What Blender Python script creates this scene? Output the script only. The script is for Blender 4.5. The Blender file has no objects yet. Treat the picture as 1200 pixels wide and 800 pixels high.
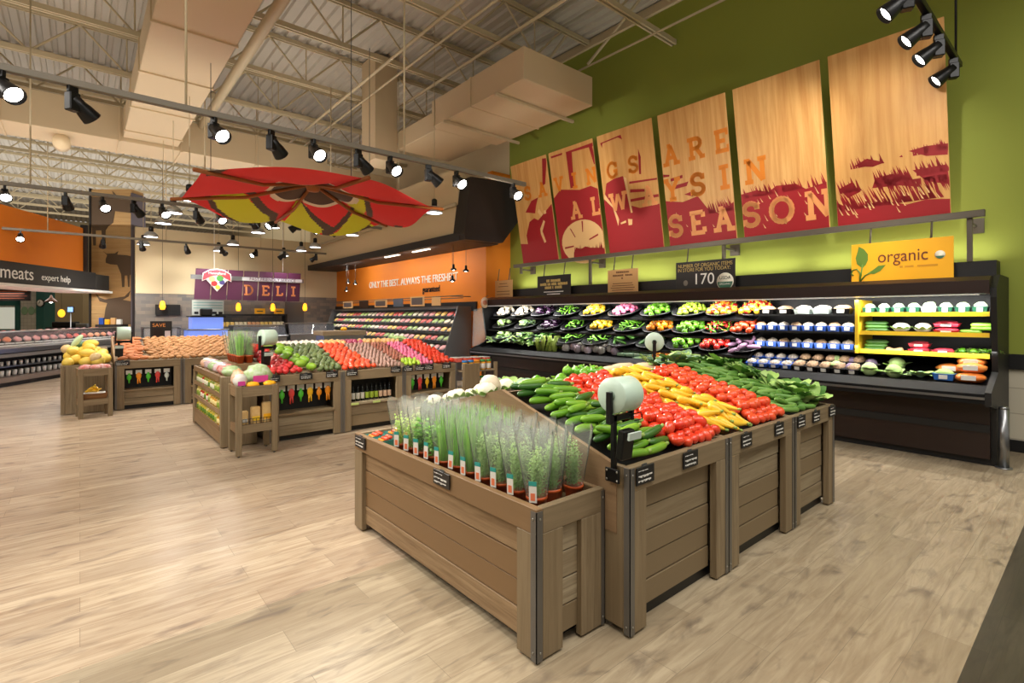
import bpy, bmesh, math, random
from mathutils import Vector, Matrix, Euler, noise as mnoise

random.seed(7)
PI = math.pi
SC = bpy.context.scene
COL = SC.collection

# ------------------------------------------------------------------ camera
CAM_H = 1.6
FPX = 597.0
YAW = -math.atan2(0.64677, 0.76269)
cam_data = bpy.data.cameras.new('camera')
cam_data.sensor_width = 36.0
cam_data.lens = FPX / 1200 * 36
cam_data.shift_y = -30 / 1200
cam_data.clip_start = 0.05
cam_data.clip_end = 200
cam = bpy.data.objects.new('camera', cam_data)
COL.objects.link(cam)
cam.location = (0, 0, CAM_H)
cam.rotation_euler = (PI / 2, 0, YAW)
SC.camera = cam

# ------------------------------------------------------------------ world and exposure
SC.view_settings.view_transform = 'Standard'
SC.view_settings.look = 'None'
SC.view_settings.exposure = 0.0
SC.view_settings.gamma = 1.0
SC.view_settings.use_curve_mapping = False
world = bpy.data.worlds.new('world')
SC.world = world
world.use_nodes = True
world.node_tree.nodes['Background'].inputs[0].default_value = (1.0, 0.93, 0.82, 1)
world.node_tree.nodes['Background'].inputs[1].default_value = 0.4


def lamp(name, kind, loc, power, color=(1, 0.955, 0.89), size=1.0, size_y=None, target=None, spot=None, blend=0.6, rad=0.05, axis=(0, 1, 0), parent=None):
    d = bpy.data.lights.new(name, kind)
    d.energy = power
    d.color = color
    if kind == 'AREA':
        d.shape = 'RECTANGLE'
        d.size = size
        d.size_y = size_y or size
    else:
        d.shadow_soft_size = rad
    if kind == 'SPOT':
        d.spot_size = spot
        d.spot_blend = blend
    o = bpy.data.objects.new(name, d)
    COL.objects.link(o)
    o.location = loc
    if target is not None:
        z = (Vector(loc) - Vector(target)).normalized()
        a = Vector(axis)
        if kind == 'AREA' and abs(a.dot(z)) < 0.99:
            y = (a - z * a.dot(z)).normalized()          # the long side of the lamp runs along axis
            x = y.cross(z)
            o.rotation_euler = Matrix((x, y, z)).transposed().to_euler()
        else:
            o.rotation_euler = (-z).to_track_quat('-Z', 'Y').to_euler()
    if parent is not None:
        o.parent = parent
        o.matrix_parent_inverse = Matrix.LocRotScale(parent.location, parent.rotation_euler, parent.scale).inverted()
    return o


# fill lamps added above the aisle for general light, without fixtures, facing down
lamp('aisle_fill', 'AREA', (1.2, 0.2, 5.6), 240, size=3.0, size_y=3.0)
lamp('aisle_fill', 'AREA', (-3.0, 3.0, 5.6), 260, size=3.0, size_y=3.0)
lamp('aisle_fill', 'AREA', (-4.5, 8.0, 5.6), 300, color=(1, 0.94, 0.86), size=3.0, size_y=4.0)
lamp('aisle_fill', 'AREA', (5.0, -1.5, 5.6), 150, size=2.5, size_y=2.5)
# added upward fill that brightens the deck, standing in for high bay spill
lamp('ceiling_fill', 'AREA', (1.0, 3.0, 4.2), 55, color=(1, 0.96, 0.9), size=8, size_y=5, target=(1.0, 3.0, 9))
lamp('ceiling_fill', 'AREA', (0.5, 13.0, 4.6), 180, color=(1, 0.97, 0.92), size=10, size_y=8, target=(0.5, 13.0, 9))
lamp('ceiling_fill', 'AREA', (0.0, 27.0, 4.6), 750, color=(1, 0.97, 0.92), size=14, size_y=14, target=(0.0, 27.0, 9))
# cove light on top of the long cooler, washing the green wall
for cy in (1.9, 4.1, 6.3, 8.5):
    lamp('cove_light', 'AREA', (8.2, cy, 2.27), 11, color=(1, 0.97, 0.9), size=0.1, size_y=2.0, target=(8.3, cy, 4.0))
# fill spots added to brighten the meat counter and the cow pillar
lamp('meat_dept_fill', 'SPOT', (-1.0, 12.0, 4.6), 260, (1, 0.95, 0.86), target=(0.6, 18.6, 3.2), spot=math.radians(70), blend=0.7, rad=0.1)
lamp('meat_dept_fill', 'SPOT', (-3.4, 12.4, 4.4), 260, (1, 0.95, 0.86), target=(-1.6, 16.8, 2.6), spot=math.radians(80), blend=0.7, rad=0.1)
for cy in (11.6, 13.6, 16.0):
    lamp('soffit_beam', 'AREA', (6.62, cy, 3.28), 22, (1, 0.95, 0.86), size=0.1, size_y=1.6, target=(7.6, cy, 2.4))
lamp('meat_room_light', 'AREA', (-1.0, 20.6, 2.25), 60, (1, 0.97, 0.92), size=3, size_y=2)

# ------------------------------------------------------------------ helpers
def srgb(r, g, b):
    f = lambda c: (c / 255 / 12.92) if c / 255 <= 0.04045 else ((c / 255 + 0.055) / 1.055) ** 2.4
    return (f(r), f(g), f(b), 1.0)


class NT:
    def __init__(s, m):
        s.t = m.node_tree
        s.n = s.t.nodes
        s.l = s.t.links

    def node(s, typ, **kw):
        n = s.n.new(typ)
        for k, v in kw.items():
            if k.startswith('i_'):
                n.inputs[k[2:].replace('_', ' ')].default_value = v
            else:
                setattr(n, k, v)
        return n

    def link(s, a, b):
        s.l.new(a, b)


def mat(name, rgb, rough=0.5, metal=0.0, emit=0.0, spec=None, var=None, nscale=8.0, hue=0.0, stretch=None, bump=0.0, coat=0.0, rnd=0.35, sss=0.0):
    """One plain surface. rgb is 0-255; var is a second colour mixed in by noise and per object."""
    m = bpy.data.materials.new(name)
    m.use_nodes = True
    t = NT(m)
    b = t.n['Principled BSDF']
    b.inputs['Base Color'].default_value = srgb(*rgb)
    b.inputs['Roughness'].default_value = rough
    b.inputs['Metallic'].default_value = metal
    if coat:
        b.inputs['Coat Weight'].default_value = coat
        b.inputs['Coat Roughness'].default_value = 0.12
    if spec is not None:
        b.inputs['Specular IOR Level'].default_value = spec
    if emit:
        b.inputs['Emission Color'].default_value = srgb(*rgb)
        b.inputs['Emission Strength'].default_value = emit
    if var is not None or bump:
        tc = t.node('ShaderNodeTexCoord')
        mp = t.node('ShaderNodeMapping')
        if stretch:
            mp.inputs['Scale'].default_value = stretch
        t.link(tc.outputs['Object'], mp.inputs['Vector'])
        oi = t.node('ShaderNodeObjectInfo')
        nz = t.node('ShaderNodeTexNoise', noise_dimensions='4D')
        nz.inputs['Scale'].default_value = nscale
        nz.inputs['Detail'].default_value = 4
        mw = t.node('ShaderNodeMath', operation='MULTIPLY')
        mw.inputs[1].default_value = 50.0
        t.link(oi.outputs['Random'], mw.inputs[0])
        t.link(mw.outputs[0], nz.inputs['W'])
        t.link(mp.outputs['Vector'], nz.inputs['Vector'])
    if var is not None:
        mr = t.node('ShaderNodeMapRange')
        mr.inputs['From Min'].default_value = 0.3
        mr.inputs['From Max'].default_value = 0.7
        t.link(nz.outputs['Fac'], mr.inputs['Value'])
        mx = t.node('ShaderNodeMath', operation='MULTIPLY_ADD')
        mx.inputs[1].default_value = 1 - rnd
        ro = t.node('ShaderNodeMath', operation='MULTIPLY')
        ro.inputs[1].default_value = rnd
        t.link(oi.outputs['Random'], ro.inputs[0])
        t.link(mr.outputs['Result'], mx.inputs[0])
        t.link(ro.outputs[0], mx.inputs[2])
        mc = t.node('ShaderNodeMix', data_type='RGBA')
        t.link(mx.outputs[0], mc.inputs[0])
        mc.inputs[6].default_value = srgb(*rgb)
        mc.inputs[7].default_value = srgb(*var)
        t.link(mc.outputs[2], b.inputs['Base Color'])
    if bump:
        bp = t.node('ShaderNodeBump')
        bp.inputs['Strength'].default_value = bump
        bp.inputs['Distance'].default_value = 0.01
        t.link(nz.outputs['Fac'], bp.inputs['Height'])
        t.link(bp.outputs['Normal'], b.inputs['Normal'])
    return m


def wood(name, a, b_, dark, axis='x', rough=0.55, fine=1.0, amp=0.5):
    """Board timber: grain stretched along one axis, tone different board by board."""
    m = bpy.data.materials.new(name)
    m.use_nodes = True
    t = NT(m)
    bs = t.n['Principled BSDF']
    bs.inputs['Roughness'].default_value = rough
    bs.inputs['Specular IOR Level'].default_value = 0.3
    tc = t.node('ShaderNodeTexCoord')
    geo = t.node('ShaderNodeNewGeometry')
    oi = t.node('ShaderNodeObjectInfo')
    add = t.node('ShaderNodeMath', operation='ADD')
    t.link(geo.outputs['Random Per Island'], add.inputs[0])
    t.link(oi.outputs['Random'], add.inputs[1])
    w = t.node('ShaderNodeMath', operation='MULTIPLY')
    w.inputs[1].default_value = 37.0
    t.link(add.outputs[0], w.inputs[0])
    mp = t.node('ShaderNodeMapping')
    s = {'x': (1.6, 30, 30), 'y': (30, 1.6, 30), 'z': (30, 30, 1.6)}[axis]
    mp.inputs['Scale'].default_value = tuple(v * fine for v in s)
    t.link(tc.outputs['Object'], mp.inputs['Vector'])
    n1 = t.node('ShaderNodeTexNoise', noise_dimensions='4D')
    n1.inputs['Scale'].default_value = 1.0
    n1.inputs['Detail'].default_value = 6
    n1.inputs['Roughness'].default_value = 0.65
    n1.inputs['Distortion'].default_value = 0.6
    t.link(mp.outputs[0], n1.inputs['Vector'])
    t.link(w.outputs[0], n1.inputs['W'])
    n2 = t.node('ShaderNodeTexNoise', noise_dimensions='4D')
    n2.inputs['Scale'].default_value = 2.2
    n2.inputs['Detail'].default_value = 3
    t.link(tc.outputs['Object'], n2.inputs['Vector'])
    t.link(w.outputs[0], n2.inputs['W'])
    r1 = t.node('ShaderNodeValToRGB')
    e = r1.color_ramp.elements
    e[0].position = 0.3
    e[0].color = srgb(*dark)
    e[1].position = 0.62
    e[1].color = srgb(*a)
    t.link(n1.outputs['Fac'], r1.inputs[0])
    m1 = t.node('ShaderNodeMix', data_type='RGBA')
    fr = t.node('ShaderNodeMath', operation='FRACT')
    t.link(w.outputs[0], fr.inputs[0])
    am = t.node('ShaderNodeMath', operation='MULTIPLY')
    am.inputs[1].default_value = amp
    t.link(fr.outputs[0], am.inputs[0])
    ad2 = t.node('ShaderNodeMath', operation='MULTIPLY_ADD')
    ad2.inputs[1].default_value = 0.6
    t.link(n2.outputs['Fac'], ad2.inputs[0])
    t.link(am.outputs[0], ad2.inputs[2])
    t.link(ad2.outputs[0], m1.inputs[0])
    t.link(r1.outputs[0], m1.inputs[6])
    m1.inputs[7].default_value = srgb(*b_)
    t.link(m1.outputs[2], bs.inputs['Base Color'])
    bp = t.node('ShaderNodeBump')
    bp.inputs['Strength'].default_value = 0.15
    bp.inputs['Distance'].default_value = 0.004
    t.link(n1.outputs['Fac'], bp.inputs['Height'])
    t.link(bp.outputs[0], bs.inputs['Normal'])
    return m


def glass_mat(name, tint=(235, 245, 245), alpha=0.14, rough=0.08, ior=1.2):
    m = bpy.data.materials.new(name)
    m.use_nodes = True
    t = NT(m)
    t.n.remove(t.n['Principled BSDF'])
    tr = t.node('ShaderNodeBsdfTransparent')
    gl = t.node('ShaderNodeBsdfGlossy')
    gl.inputs['Roughness'].default_value = rough
    df = t.node('ShaderNodeMixShader')
    d1 = t.node('ShaderNodeBsdfDiffuse')
    d2 = t.node('ShaderNodeBsdfTranslucent')
    for q in (d1, d2):
        q.inputs['Color'].default_value = srgb(*tint)
    t.link(d1.outputs[0], df.inputs[1])
    t.link(d2.outputs[0], df.inputs[2])
    fz = t.node('ShaderNodeFresnel')
    fz.inputs['IOR'].default_value = ior
    m1 = t.node('ShaderNodeMixShader')
    m1.inputs[0].default_value = alpha
    t.link(tr.outputs[0], m1.inputs[1])
    t.link(df.outputs[0], m1.inputs[2])
    m2 = t.node('ShaderNodeMixShader')
    t.link(fz.outputs[0], m2.inputs[0])
    t.link(m1.outputs[0], m2.inputs[1])
    t.link(gl.outputs[0], m2.inputs[2])
    t.link(m2.outputs[0], t.n['Material Output'].inputs['Surface'])
    return m


class MB:
    """Collects shapes into one mesh. mi is the material slot of what is added next."""
    def __init__(s):
        s.v = []
        s.f = []
        s.m = []
        s.sm = []
        s.mi = 0

    def add(s, verts, faces, smooth=False, M=None):
        o = len(s.v)
        if M is not None:
            verts = [M @ Vector(p) for p in verts]
        s.v += [tuple(p) for p in verts]
        for f in faces:
            s.f.append(tuple(i + o for i in f))
            s.m.append(s.mi)
            s.sm.append(smooth)
        return s

    def box(s, x0, x1, y0, y1, z0, z1, bev=0.0, M=None):
        if bev <= 0:
            v = [(x, y, z) for z in (z0, z1) for y in (y0, y1) for x in (x0, x1)]
            f = [(0, 2, 3, 1), (4, 5, 7, 6), (0, 1, 5, 4), (1, 3, 7, 5), (3, 2, 6, 7), (2, 0, 4, 6)]
            return s.add(v, f, False, M)
        bm = bmesh.new()
        bmesh.ops.create_cube(bm, size=1.0)
        for p in bm.verts:
            p.co = Vector(((x0 + x1) / 2 + p.co.x * (x1 - x0), (y0 + y1) / 2 + p.co.y * (y1 - y0), (z0 + z1) / 2 + p.co.z * (z1 - z0)))
        bmesh.ops.bevel(bm, geom=bm.edges[:], offset=bev, segments=1, affect='EDGES')
        s.from_bm(bm, M)
        bm.free()
        return s

    def from_bm(s, bm, M=None, smooth=False):
        bm.verts.index_update()
        s.add([p.co.copy() for p in bm.verts], [[q.index for q in f.verts] for f in bm.faces], smooth, M)

    def prism(s, poly, h0, h1, M=None, smooth=False):
        """poly in xy, from z=h0 to z=h1"""
        n = len(poly)
        v = [(x, y, h0) for x, y in poly] + [(x, y, h1) for x, y in poly]
        f = [tuple(range(n))[::-1], tuple(range(n, 2 * n))]
        s.add(v, f, False, M)
        o = len(s.v) - 2 * n
        for i in range(n):
            j = (i + 1) % n
            s.f.append((o + i, o + j, o + n + j, o + n + i))
            s.m.append(s.mi)
            s.sm.append(smooth)
        return s

    def flat(s, poly, z=0.0, M=None):
        return s.add([(x, y, z) for x, y in poly], [tuple(range(len(poly)))], False, M)

    def tube(s, pts, r, n=8, caps=True, smooth=True, M=None):
        """tube along pts; r is a number or a list"""
        pts = [Vector(p) for p in pts]
        rr = r if isinstance(r, (list, tuple)) else [r] * len(pts)
        v = []
        d0 = (pts[1] - pts[0]).normalized()
        up = Vector((0, 0, 1)) if abs(d0.z) < 0.9 else Vector((1, 0, 0))
        a = d0.cross(up).normalized()
        for i, p in enumerate(pts):
            d = (pts[min(i + 1, len(pts) - 1)] - pts[max(i - 1, 0)]).normalized()
            a = (a - d * a.dot(d)).normalized()
            b = d.cross(a)
            for k in range(n):
                t = 2 * PI * k / n
                v.append(p + (a * math.cos(t) + b * math.sin(t)) * rr[i])
        f = []
        for i in range(len(pts) - 1):
            for k in range(n):
                l = (k + 1) % n
                f.append((i * n + k, i * n + l, (i + 1) * n + l, (i + 1) * n + k))
        if caps:
            f.append(tuple(range(n))[::-1])
            f.append(tuple(range((len(pts) - 1) * n, len(pts) * n)))
        return s.add(v, f, smooth, M)

    def lathe(s, prof, n=16, M=None, smooth=True, sx=1.0, sy=1.0):
        v = []
        f = []
        for r, z in prof:
            for k in range(n):
                t = 2 * PI * k / n
                v.append((r * math.cos(t) * sx, r * math.sin(t) * sy, z))
        for i in range(len(prof) - 1):
            for k in range(n):
                l = (k + 1) % n
                f.append((i * n + k, i * n + l, (i + 1) * n + l, (i + 1) * n + k))
        f.append(tuple(range(n))[::-1])
        f.append(tuple(range((len(prof) - 1) * n, len(prof) * n)))
        return s.add(v, f, smooth, M)

    def ball(s, c=(0, 0, 0), r=(1, 1, 1), nu=12, nv=8, fn=None, M=None):
        v = [(0, 0, -1)]
        for j in range(1, nv):
            p = -PI / 2 + PI * j / nv
            for i in range(nu):
                t = 2 * PI * i / nu
                v.append((math.cos(p) * math.cos(t), math.cos(p) * math.sin(t), math.sin(p)))
        v.append((0, 0, 1))
        f = []
        for i in range(nu):
            f.append((0, 1 + (i + 1) % nu, 1 + i))
            f.append((len(v) - 1, len(v) - 1 - nu + i, len(v) - 1 - nu + (i + 1) % nu))
        for j in range(nv - 2):
            for i in range(nu):
                a = 1 + j * nu + i
                b = 1 + j * nu + (i + 1) % nu
                f.append((a, b, b + nu, a + nu))
        if fn:
            v = [tuple(Vector(p) * fn(Vector(p))) for p in v]
        v = [(c[0] + p[0] * r[0], c[1] + p[1] * r[1], c[2] + p[2] * r[2]) for p in v]
        return s.add(v, f, True, M)

    def mesh(s, name, mats):
        me = bpy.data.meshes.new(name)
        me.from_pydata(s.v, [], s.f)
        for m in (mats if isinstance(mats, (list, tuple)) else [mats]):
            me.materials.append(m)
        me.polygons.foreach_set('material_index', s.m)
        me.polygons.foreach_set('use_smooth', s.sm)
        me.update()
        return me

    def build(s, name, mats, parent=None, loc=None):
        """links ONE mesh object; with a parent at no rotation the vertices are taken as world coordinates when loc='world'"""
        if loc == 'world' and parent is not None:
            q = parent.location
            s.v = [(a - q.x, b - q.y, c - q.z) for a, b, c in s.v]
            loc = None
        elif loc == 'centre':
            lo = [min(p[i] for p in s.v) for i in range(3)]
            hi = [max(p[i] for p in s.v) for i in range(3)]
            q = Vector(((lo[0] + hi[0]) / 2, (lo[1] + hi[1]) / 2, lo[2]))
            s.v = [(a - q.x, b - q.y, c - q.z) for a, b, c in s.v]
            loc = q
        o = bpy.data.objects.new(name, s.mesh(name, mats))
        COL.objects.link(o)
        if parent is not None:
            o.parent = parent
        if loc is not None:
            o.location = loc
        return o


def tag(o, label, cat, group=None, kind=None):
    o['label'] = label
    o['category'] = cat
    if group:
        o['group'] = group
    if kind:
        o['kind'] = kind
    return o


def struct(o, label=None):
    o['kind'] = 'structure'
    if label:
        o['label'] = label
    return o


def thing(name, label, cat, loc=(0, 0, 0), rz=0.0, group=None, rot=None):
    o = bpy.data.objects.new(name, None)
    o.empty_display_size = 0.05
    COL.objects.link(o)
    o.location = loc
    o.rotation_euler = rot if rot is not None else (0, 0, rz)
    return tag(o, label, cat, group)


KIDS = {}


def kids(o):
    if o.name not in KIDS:
        KIDS[o.name] = list(o.children)
    return KIDS[o.name]


def dup(root, loc=None, rot=None, scale=None, label=None, group=None, name=None):
    """a copy of a thing with copies of its parts and sub-parts"""
    r = root.copy()
    if name:
        r.name = name
    COL.objects.link(r)
    if loc is not None:
        r.location = loc
    if rot is not None:
        r.rotation_euler = rot
    if scale is not None:
        r.scale = scale if isinstance(scale, (tuple, list)) else (scale,) * 3
    if label:
        r['label'] = label
    if group:
        r['group'] = group
    for ch in kids(root):
        c = ch.copy()
        COL.objects.link(c)
        c.parent = r
        for g in kids(ch):
            d = g.copy()
            COL.objects.link(d)
            d.parent = c
    return r


class Kind:
    """a prototype whose first use is the prototype itself"""
    def __init__(s, o):
        s.o = o
        s.used = False
        kids(o)
        for c in kids(o):
            kids(c)

    def put(s, loc, rot=(0, 0, 0), scale=None, label=None, group=None):
        if not s.used:
            s.used = True
            o = s.o
            o.location = loc
            o.rotation_euler = rot
            if scale is not None:
                o.scale = scale if isinstance(scale, (tuple, list)) else (scale,) * 3
            if label:
                o['label'] = label
            if group:
                o['group'] = group
            return o
        return dup(s.o, loc, rot, scale, label, group)


def text(body, size, parent, loc, rot, m, name='lettering', align='CENTER', ext=0.0015, sx=1.0):
    c = bpy.data.curves.new(name, 'FONT')
    c.body = body
    c.size = size
    c.align_x = align
    c.extrude = ext
    c.materials.append(m)
    tmp = bpy.data.objects.new(name, c)
    me = bpy.data.meshes.new_from_object(tmp)
    me.name = name
    bpy.data.objects.remove(tmp)
    o = bpy.data.objects.new(name, me)
    COL.objects.link(o)
    if parent is not None:
        o.parent = parent
    o.location = loc
    o.rotation_euler = rot
    o.scale = (sx, 1, 1)
    return o


# rotations that stand text and flat panels up: facing -X (read from the aisle), facing -Y
FACE_X = (PI / 2, 0, -PI / 2)
FACE_Y = (PI / 2, 0, 0)

# ------------------------------------------------------------------ slab lettering built from strokes, unit height
def arc(cx, cy, rx, ry, a0, a1, n=10):
    return [(cx + rx * math.cos(math.radians(a0 + (a1 - a0) * i / n)), cy + ry * math.sin(math.radians(a0 + (a1 - a0) * i / n))) for i in range(n + 1)]


def _sf(x, y, w=0.34):
    return [(x - w / 2, y), (x + w / 2, y)]


B0, T0 = 0.07, 0.93
SLAB = {
    'S': (0.66, [arc(0.34, 0.71, 0.25, 0.22, 15, 180, 8) + arc(0.34, 0.71, 0.25, 0.2, 180, 270, 4)[1:] + arc(0.34, 0.29, 0.26, 0.22, 90, -20, 6) + arc(0.34, 0.29, 0.26, 0.22, -20, -165, 7)[1:], [(0.59, 0.68), (0.59, 0.93)], [(0.08, 0.07), (0.08, 0.32)]]),
    'A': (0.86, [[(0.16, B0), (0.43, T0)], [(0.70, B0), (0.43, T0)], [(0.26, 0.36), (0.6, 0.36)], _sf(0.14, B0), _sf(0.72, B0), _sf(0.36, T0, 0.2)]),
    'V': (0.84, [[(0.14, T0), (0.42, B0)], [(0.70, T0), (0.42, B0)], _sf(0.13, T0), _sf(0.71, T0)]),
    'I': (0.44, [[(0.22, B0), (0.22, T0)], _sf(0.22, B0, 0.42), _sf(0.22, T0, 0.42)]),
    'N': (0.9, [[(0.18, B0), (0.18, T0)], [(0.72, B0), (0.72, T0)], [(0.18, T0), (0.72, B0)], _sf(0.16, B0), _sf(0.72, T0), _sf(0.12, T0, 0.24)]),
    'G': (0.84, [arc(0.42, 0.5, 0.33, 0.43, 40, 330, 14), [(0.72, 0.62), (0.72, 0.93)], [(0.5, 0.42), (0.82, 0.42)], [(0.71, 0.42), (0.71, 0.12)]]),
    'R': (0.82, [[(0.18, B0), (0.18, T0)], [(0.05, T0), (0.42, T0)] + arc(0.42, 0.71, 0.22, 0.22, 90, -90, 7) + [(0.18, 0.49)], [(0.42, 0.49), (0.68, B0)], _sf(0.18, B0), _sf(0.7, B0, 0.26)]),
    'E': (0.74, [[(0.18, B0), (0.18, T0)], [(0.04, T0), (0.66, T0)], [(0.04, B0), (0.68, B0)], [(0.18, 0.5), (0.52, 0.5)], [(0.65, T0), (0.65, 0.72)], [(0.67, B0), (0.67, 0.3)]]),
    'W': (1.16, [[(0.14, T0), (0.33, B0)], [(0.33, B0), (0.58, T0)], [(0.58, T0), (0.83, B0)], [(0.83, B0), (1.02, T0)], _sf(0.13, T0), _sf(1.03, T0)]),
    'L': (0.72, [[(0.2, B0), (0.2, T0)], _sf(0.2, T0), [(0.05, B0), (0.65, B0)], [(0.64, B0), (0.64, 0.32)]]),
    'Y': (0.82, [[(0.12, T0), (0.41, 0.46)], [(0.7, T0), (0.41, 0.46)], [(0.41, 0.46), (0.41, B0)], _sf(0.12, T0, 0.3), _sf(0.7, T0, 0.3), _sf(0.41, B0)]),
    'O': (0.94, [arc(0.47, 0.5, 0.37, 0.43, 0, 360, 20)]),
    'D': (0.86, [[(0.2, B0), (0.2, T0)], [(0.05, T0), (0.36, T0)] + arc(0.36, 0.5, 0.38, 0.43, 90, -90, 9) + [(0.05, B0)]]),
}


def clip(poly, lo, hi):
    for sgn, lim in ((1, lo), (-1, hi)):
        out = []
        for i in range(len(poly)):
            p, q = poly[i - 1], poly[i]
            ip, iq = sgn * (p[0] - lim) >= 0, sgn * (q[0] - lim) >= 0
            if ip != iq:
                t = (lim - p[0]) / (q[0] - p[0])
                out.append((lim, p[1] + t * (q[1] - p[1])))
            if iq:
                out.append(q)
        poly = out
        if len(poly) < 3:
            return []
    return poly


def strokes(ch, x, y, h, t=0.15, wide=1.0):
    """polygons of one letter, its lower corner at (x, y), height h"""
    out = []
    for line in SLAB[ch][1]:
        pts = [(x + p[0] * h * wide, y + p[1] * h) for p in line]
        for i in range(len(pts) - 1):
            a, b = Vector(pts[i]), Vector(pts[i + 1])
            d = (b - a)
            if d.length < 1e-6:
                continue
            d.normalize()
            e = d * (t * h * 0.28 if len(pts) > 2 else 0.0)
            n = Vector((-d.y, d.x)) * t * h / 2
            a2, b2 = a - e, b + e
            out.append([tuple(a2 - n), tuple(b2 - n), tuple(b2 + n), tuple(a2 + n)])
    return out
# ------------------------------------------------------------------ materials of the room
def floor_mat(name, c1, c2, grain, blot, plank=(1.25, 0.19), rough=0.27):
    m = bpy.data.materials.new(name)
    m.use_nodes = True
    t = NT(m)
    b = t.n['Principled BSDF']
    tc = t.node('ShaderNodeTexCoord')
    br = t.node('ShaderNodeTexBrick', offset=0.37, offset_frequency=2)
    br.inputs['Scale'].default_value = 1.0
    br.inputs['Brick Width'].default_value = plank[0]
    br.inputs['Row Height'].default_value = plank[1]
    br.inputs['Mortar Size'].default_value = 0.0012
    br.inputs['Mortar Smooth'].default_value = 0.3
    br.inputs['Bias'].default_value = 0.0
    br.inputs['Color1'].default_value = srgb(*c1)
    br.inputs['Color2'].default_value = srgb(*c2)
    br.inputs['Mortar'].default_value = srgb(*[v * 0.62 for v in c1])
    t.link(tc.outputs['Object'], br.inputs['Vector'])
    mp = t.node('ShaderNodeMapping')
    mp.inputs['Scale'].default_value = (1.3, 14, 1)
    t.link(tc.outputs['Object'], mp.inputs['Vector'])
    nz = t.node('ShaderNodeTexNoise')
    nz.inputs['Scale'].default_value = 1.4
    nz.inputs['Detail'].default_value = 7
    nz.inputs['Roughness'].default_value = 0.65
    nz.inputs['Distortion'].default_value = 1.2
    t.link(mp.outputs[0], nz.inputs['Vector'])
    mp2 = t.node('ShaderNodeMapping')
    mp2.inputs['Scale'].default_value = (1.6, 4.5, 1)
    t.link(tc.outputs['Object'], mp2.inputs['Vector'])
    n2 = t.node('ShaderNodeTexNoise')
    n2.inputs['Scale'].default_value = 2.0
    n2.inputs['Detail'].default_value = 5
    n2.inputs['Distortion'].default_value = 0.8
    t.link(mp2.outputs[0], n2.inputs['Vector'])
    r1 = t.node('ShaderNodeMapRange')
    r1.inputs['From Min'].default_value = 0.38
    r1.inputs['From Max'].default_value = 0.72
    r1.inputs['To Max'].default_value = 0.85
    t.link(nz.outputs['Fac'], r1.inputs['Value'])
    m1 = t.node('ShaderNodeMix', data_type='RGBA')
    t.link(r1.outputs[0], m1.inputs[0])
    t.link(br.outputs['Color'], m1.inputs[6])
    m1.inputs[7].default_value = srgb(*grain)
    r2 = t.node('ShaderNodeMapRange')
    r2.inputs['From Min'].default_value = 0.56
    r2.inputs['From Max'].default_value = 0.74
    r2.inputs['To Max'].default_value = 0.75
    t.link(n2.outputs['Fac'], r2.inputs['Value'])
    m2 = t.node('ShaderNodeMix', data_type='RGBA')
    t.link(r2.outputs[0], m2.inputs[0])
    t.link(m1.outputs[2], m2.inputs[6])
    m2.inputs[7].default_value = srgb(*blot)
    t.link(m2.outputs[2], b.inputs['Base Color'])
    b.inputs['Roughness'].default_value = rough
    b.inputs['Specular IOR Level'].default_value = 0.45
    return m


def tile_mat(name, c1, c2, mortar, w, h, rough=0.35, ms=0.006, off=0.5, rot=None):
    m = bpy.data.materials.new(name)
    m.use_nodes = True
    t = NT(m)
    b = t.n['Principled BSDF']
    tc = t.node('ShaderNodeTexCoord')
    mp = t.node('ShaderNodeMapping')
    mp.inputs['Rotation'].default_value = rot or (PI / 2, 0, 0)
    t.link(tc.outputs['Object'], mp.inputs['Vector'])
    br = t.node('ShaderNodeTexBrick', offset=off)
    br.inputs['Scale'].default_value = 1.0
    br.inputs['Brick Width'].default_value = w
    br.inputs['Row Height'].default_value = h
    br.inputs['Mortar Size'].default_value = ms
    br.inputs['Color1'].default_value = srgb(*c1)
    br.inputs['Color2'].default_value = srgb(*c2)
    br.inputs['Mortar'].default_value = srgb(*mortar)
    t.link(mp.outputs[0], br.inputs['Vector'])
    t.link(br.outputs['Color'], b.inputs['Base Color'])
    b.inputs['Roughness'].default_value = rough
    return m


M_FLOOR = floor_mat('floor_tan', (206, 186, 158), (178, 158, 134), (150, 124, 98), (128, 110, 96))
M_FLOOR_G = floor_mat('floor_grey', (190, 174, 146), (158, 142, 116), (132, 114, 90), (98, 86, 74), plank=(1.25, 0.21), rough=0.33)
M_FLOOR_D = floor_mat('floor_dark', (86, 78, 66), (66, 60, 52), (52, 46, 40), (46, 42, 38), rough=0.3)
M_GREEN = mat('wall_green', (144, 154, 58), 0.75)
M_CREAM = mat('wall_cream', (214, 196, 158), 0.7)
M_ORANGE = mat('wall_orange', (228, 128, 24), 0.65)
M_STEEL_CREAM = mat('cream_painted_steel', (196, 180, 146), 0.55)
M_DECK = mat('deck_paint', (190, 182, 168), 0.6)
M_DUCT = mat('duct_paint', (206, 184, 148), 0.6)
M_BLACK = mat('black_paint', (14, 13, 13), 0.5)
M_BLACKM = mat('black_metal', (18, 18, 19), 0.35, metal=0.3)
M_DKBROWN = mat('dark_brown_laminate', (34, 16, 11), 0.35)
M_SOFFIT = mat('soffit_black', (34, 28, 24), 0.6)
M_TILE = tile_mat('cream_wall_tile', (206, 198, 176), (196, 188, 166), (170, 160, 140), 0.3, 0.3, rot=(PI / 2, 0, PI / 2))
M_STONE = tile_mat('grey_mosaic_tile', (150, 138, 124), (112, 110, 108), (126, 120, 112), 0.24, 0.11, ms=0.004)
M_WTILE = tile_mat('white_tile', (216, 214, 204), (206, 204, 194), (182, 180, 172), 0.15, 0.15, off=0)
M_TEAL = mat('teal_paint', (44, 104, 100), 0.5)
M_STEEL = mat('steel', (150, 152, 154), 0.3, metal=0.9)
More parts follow.
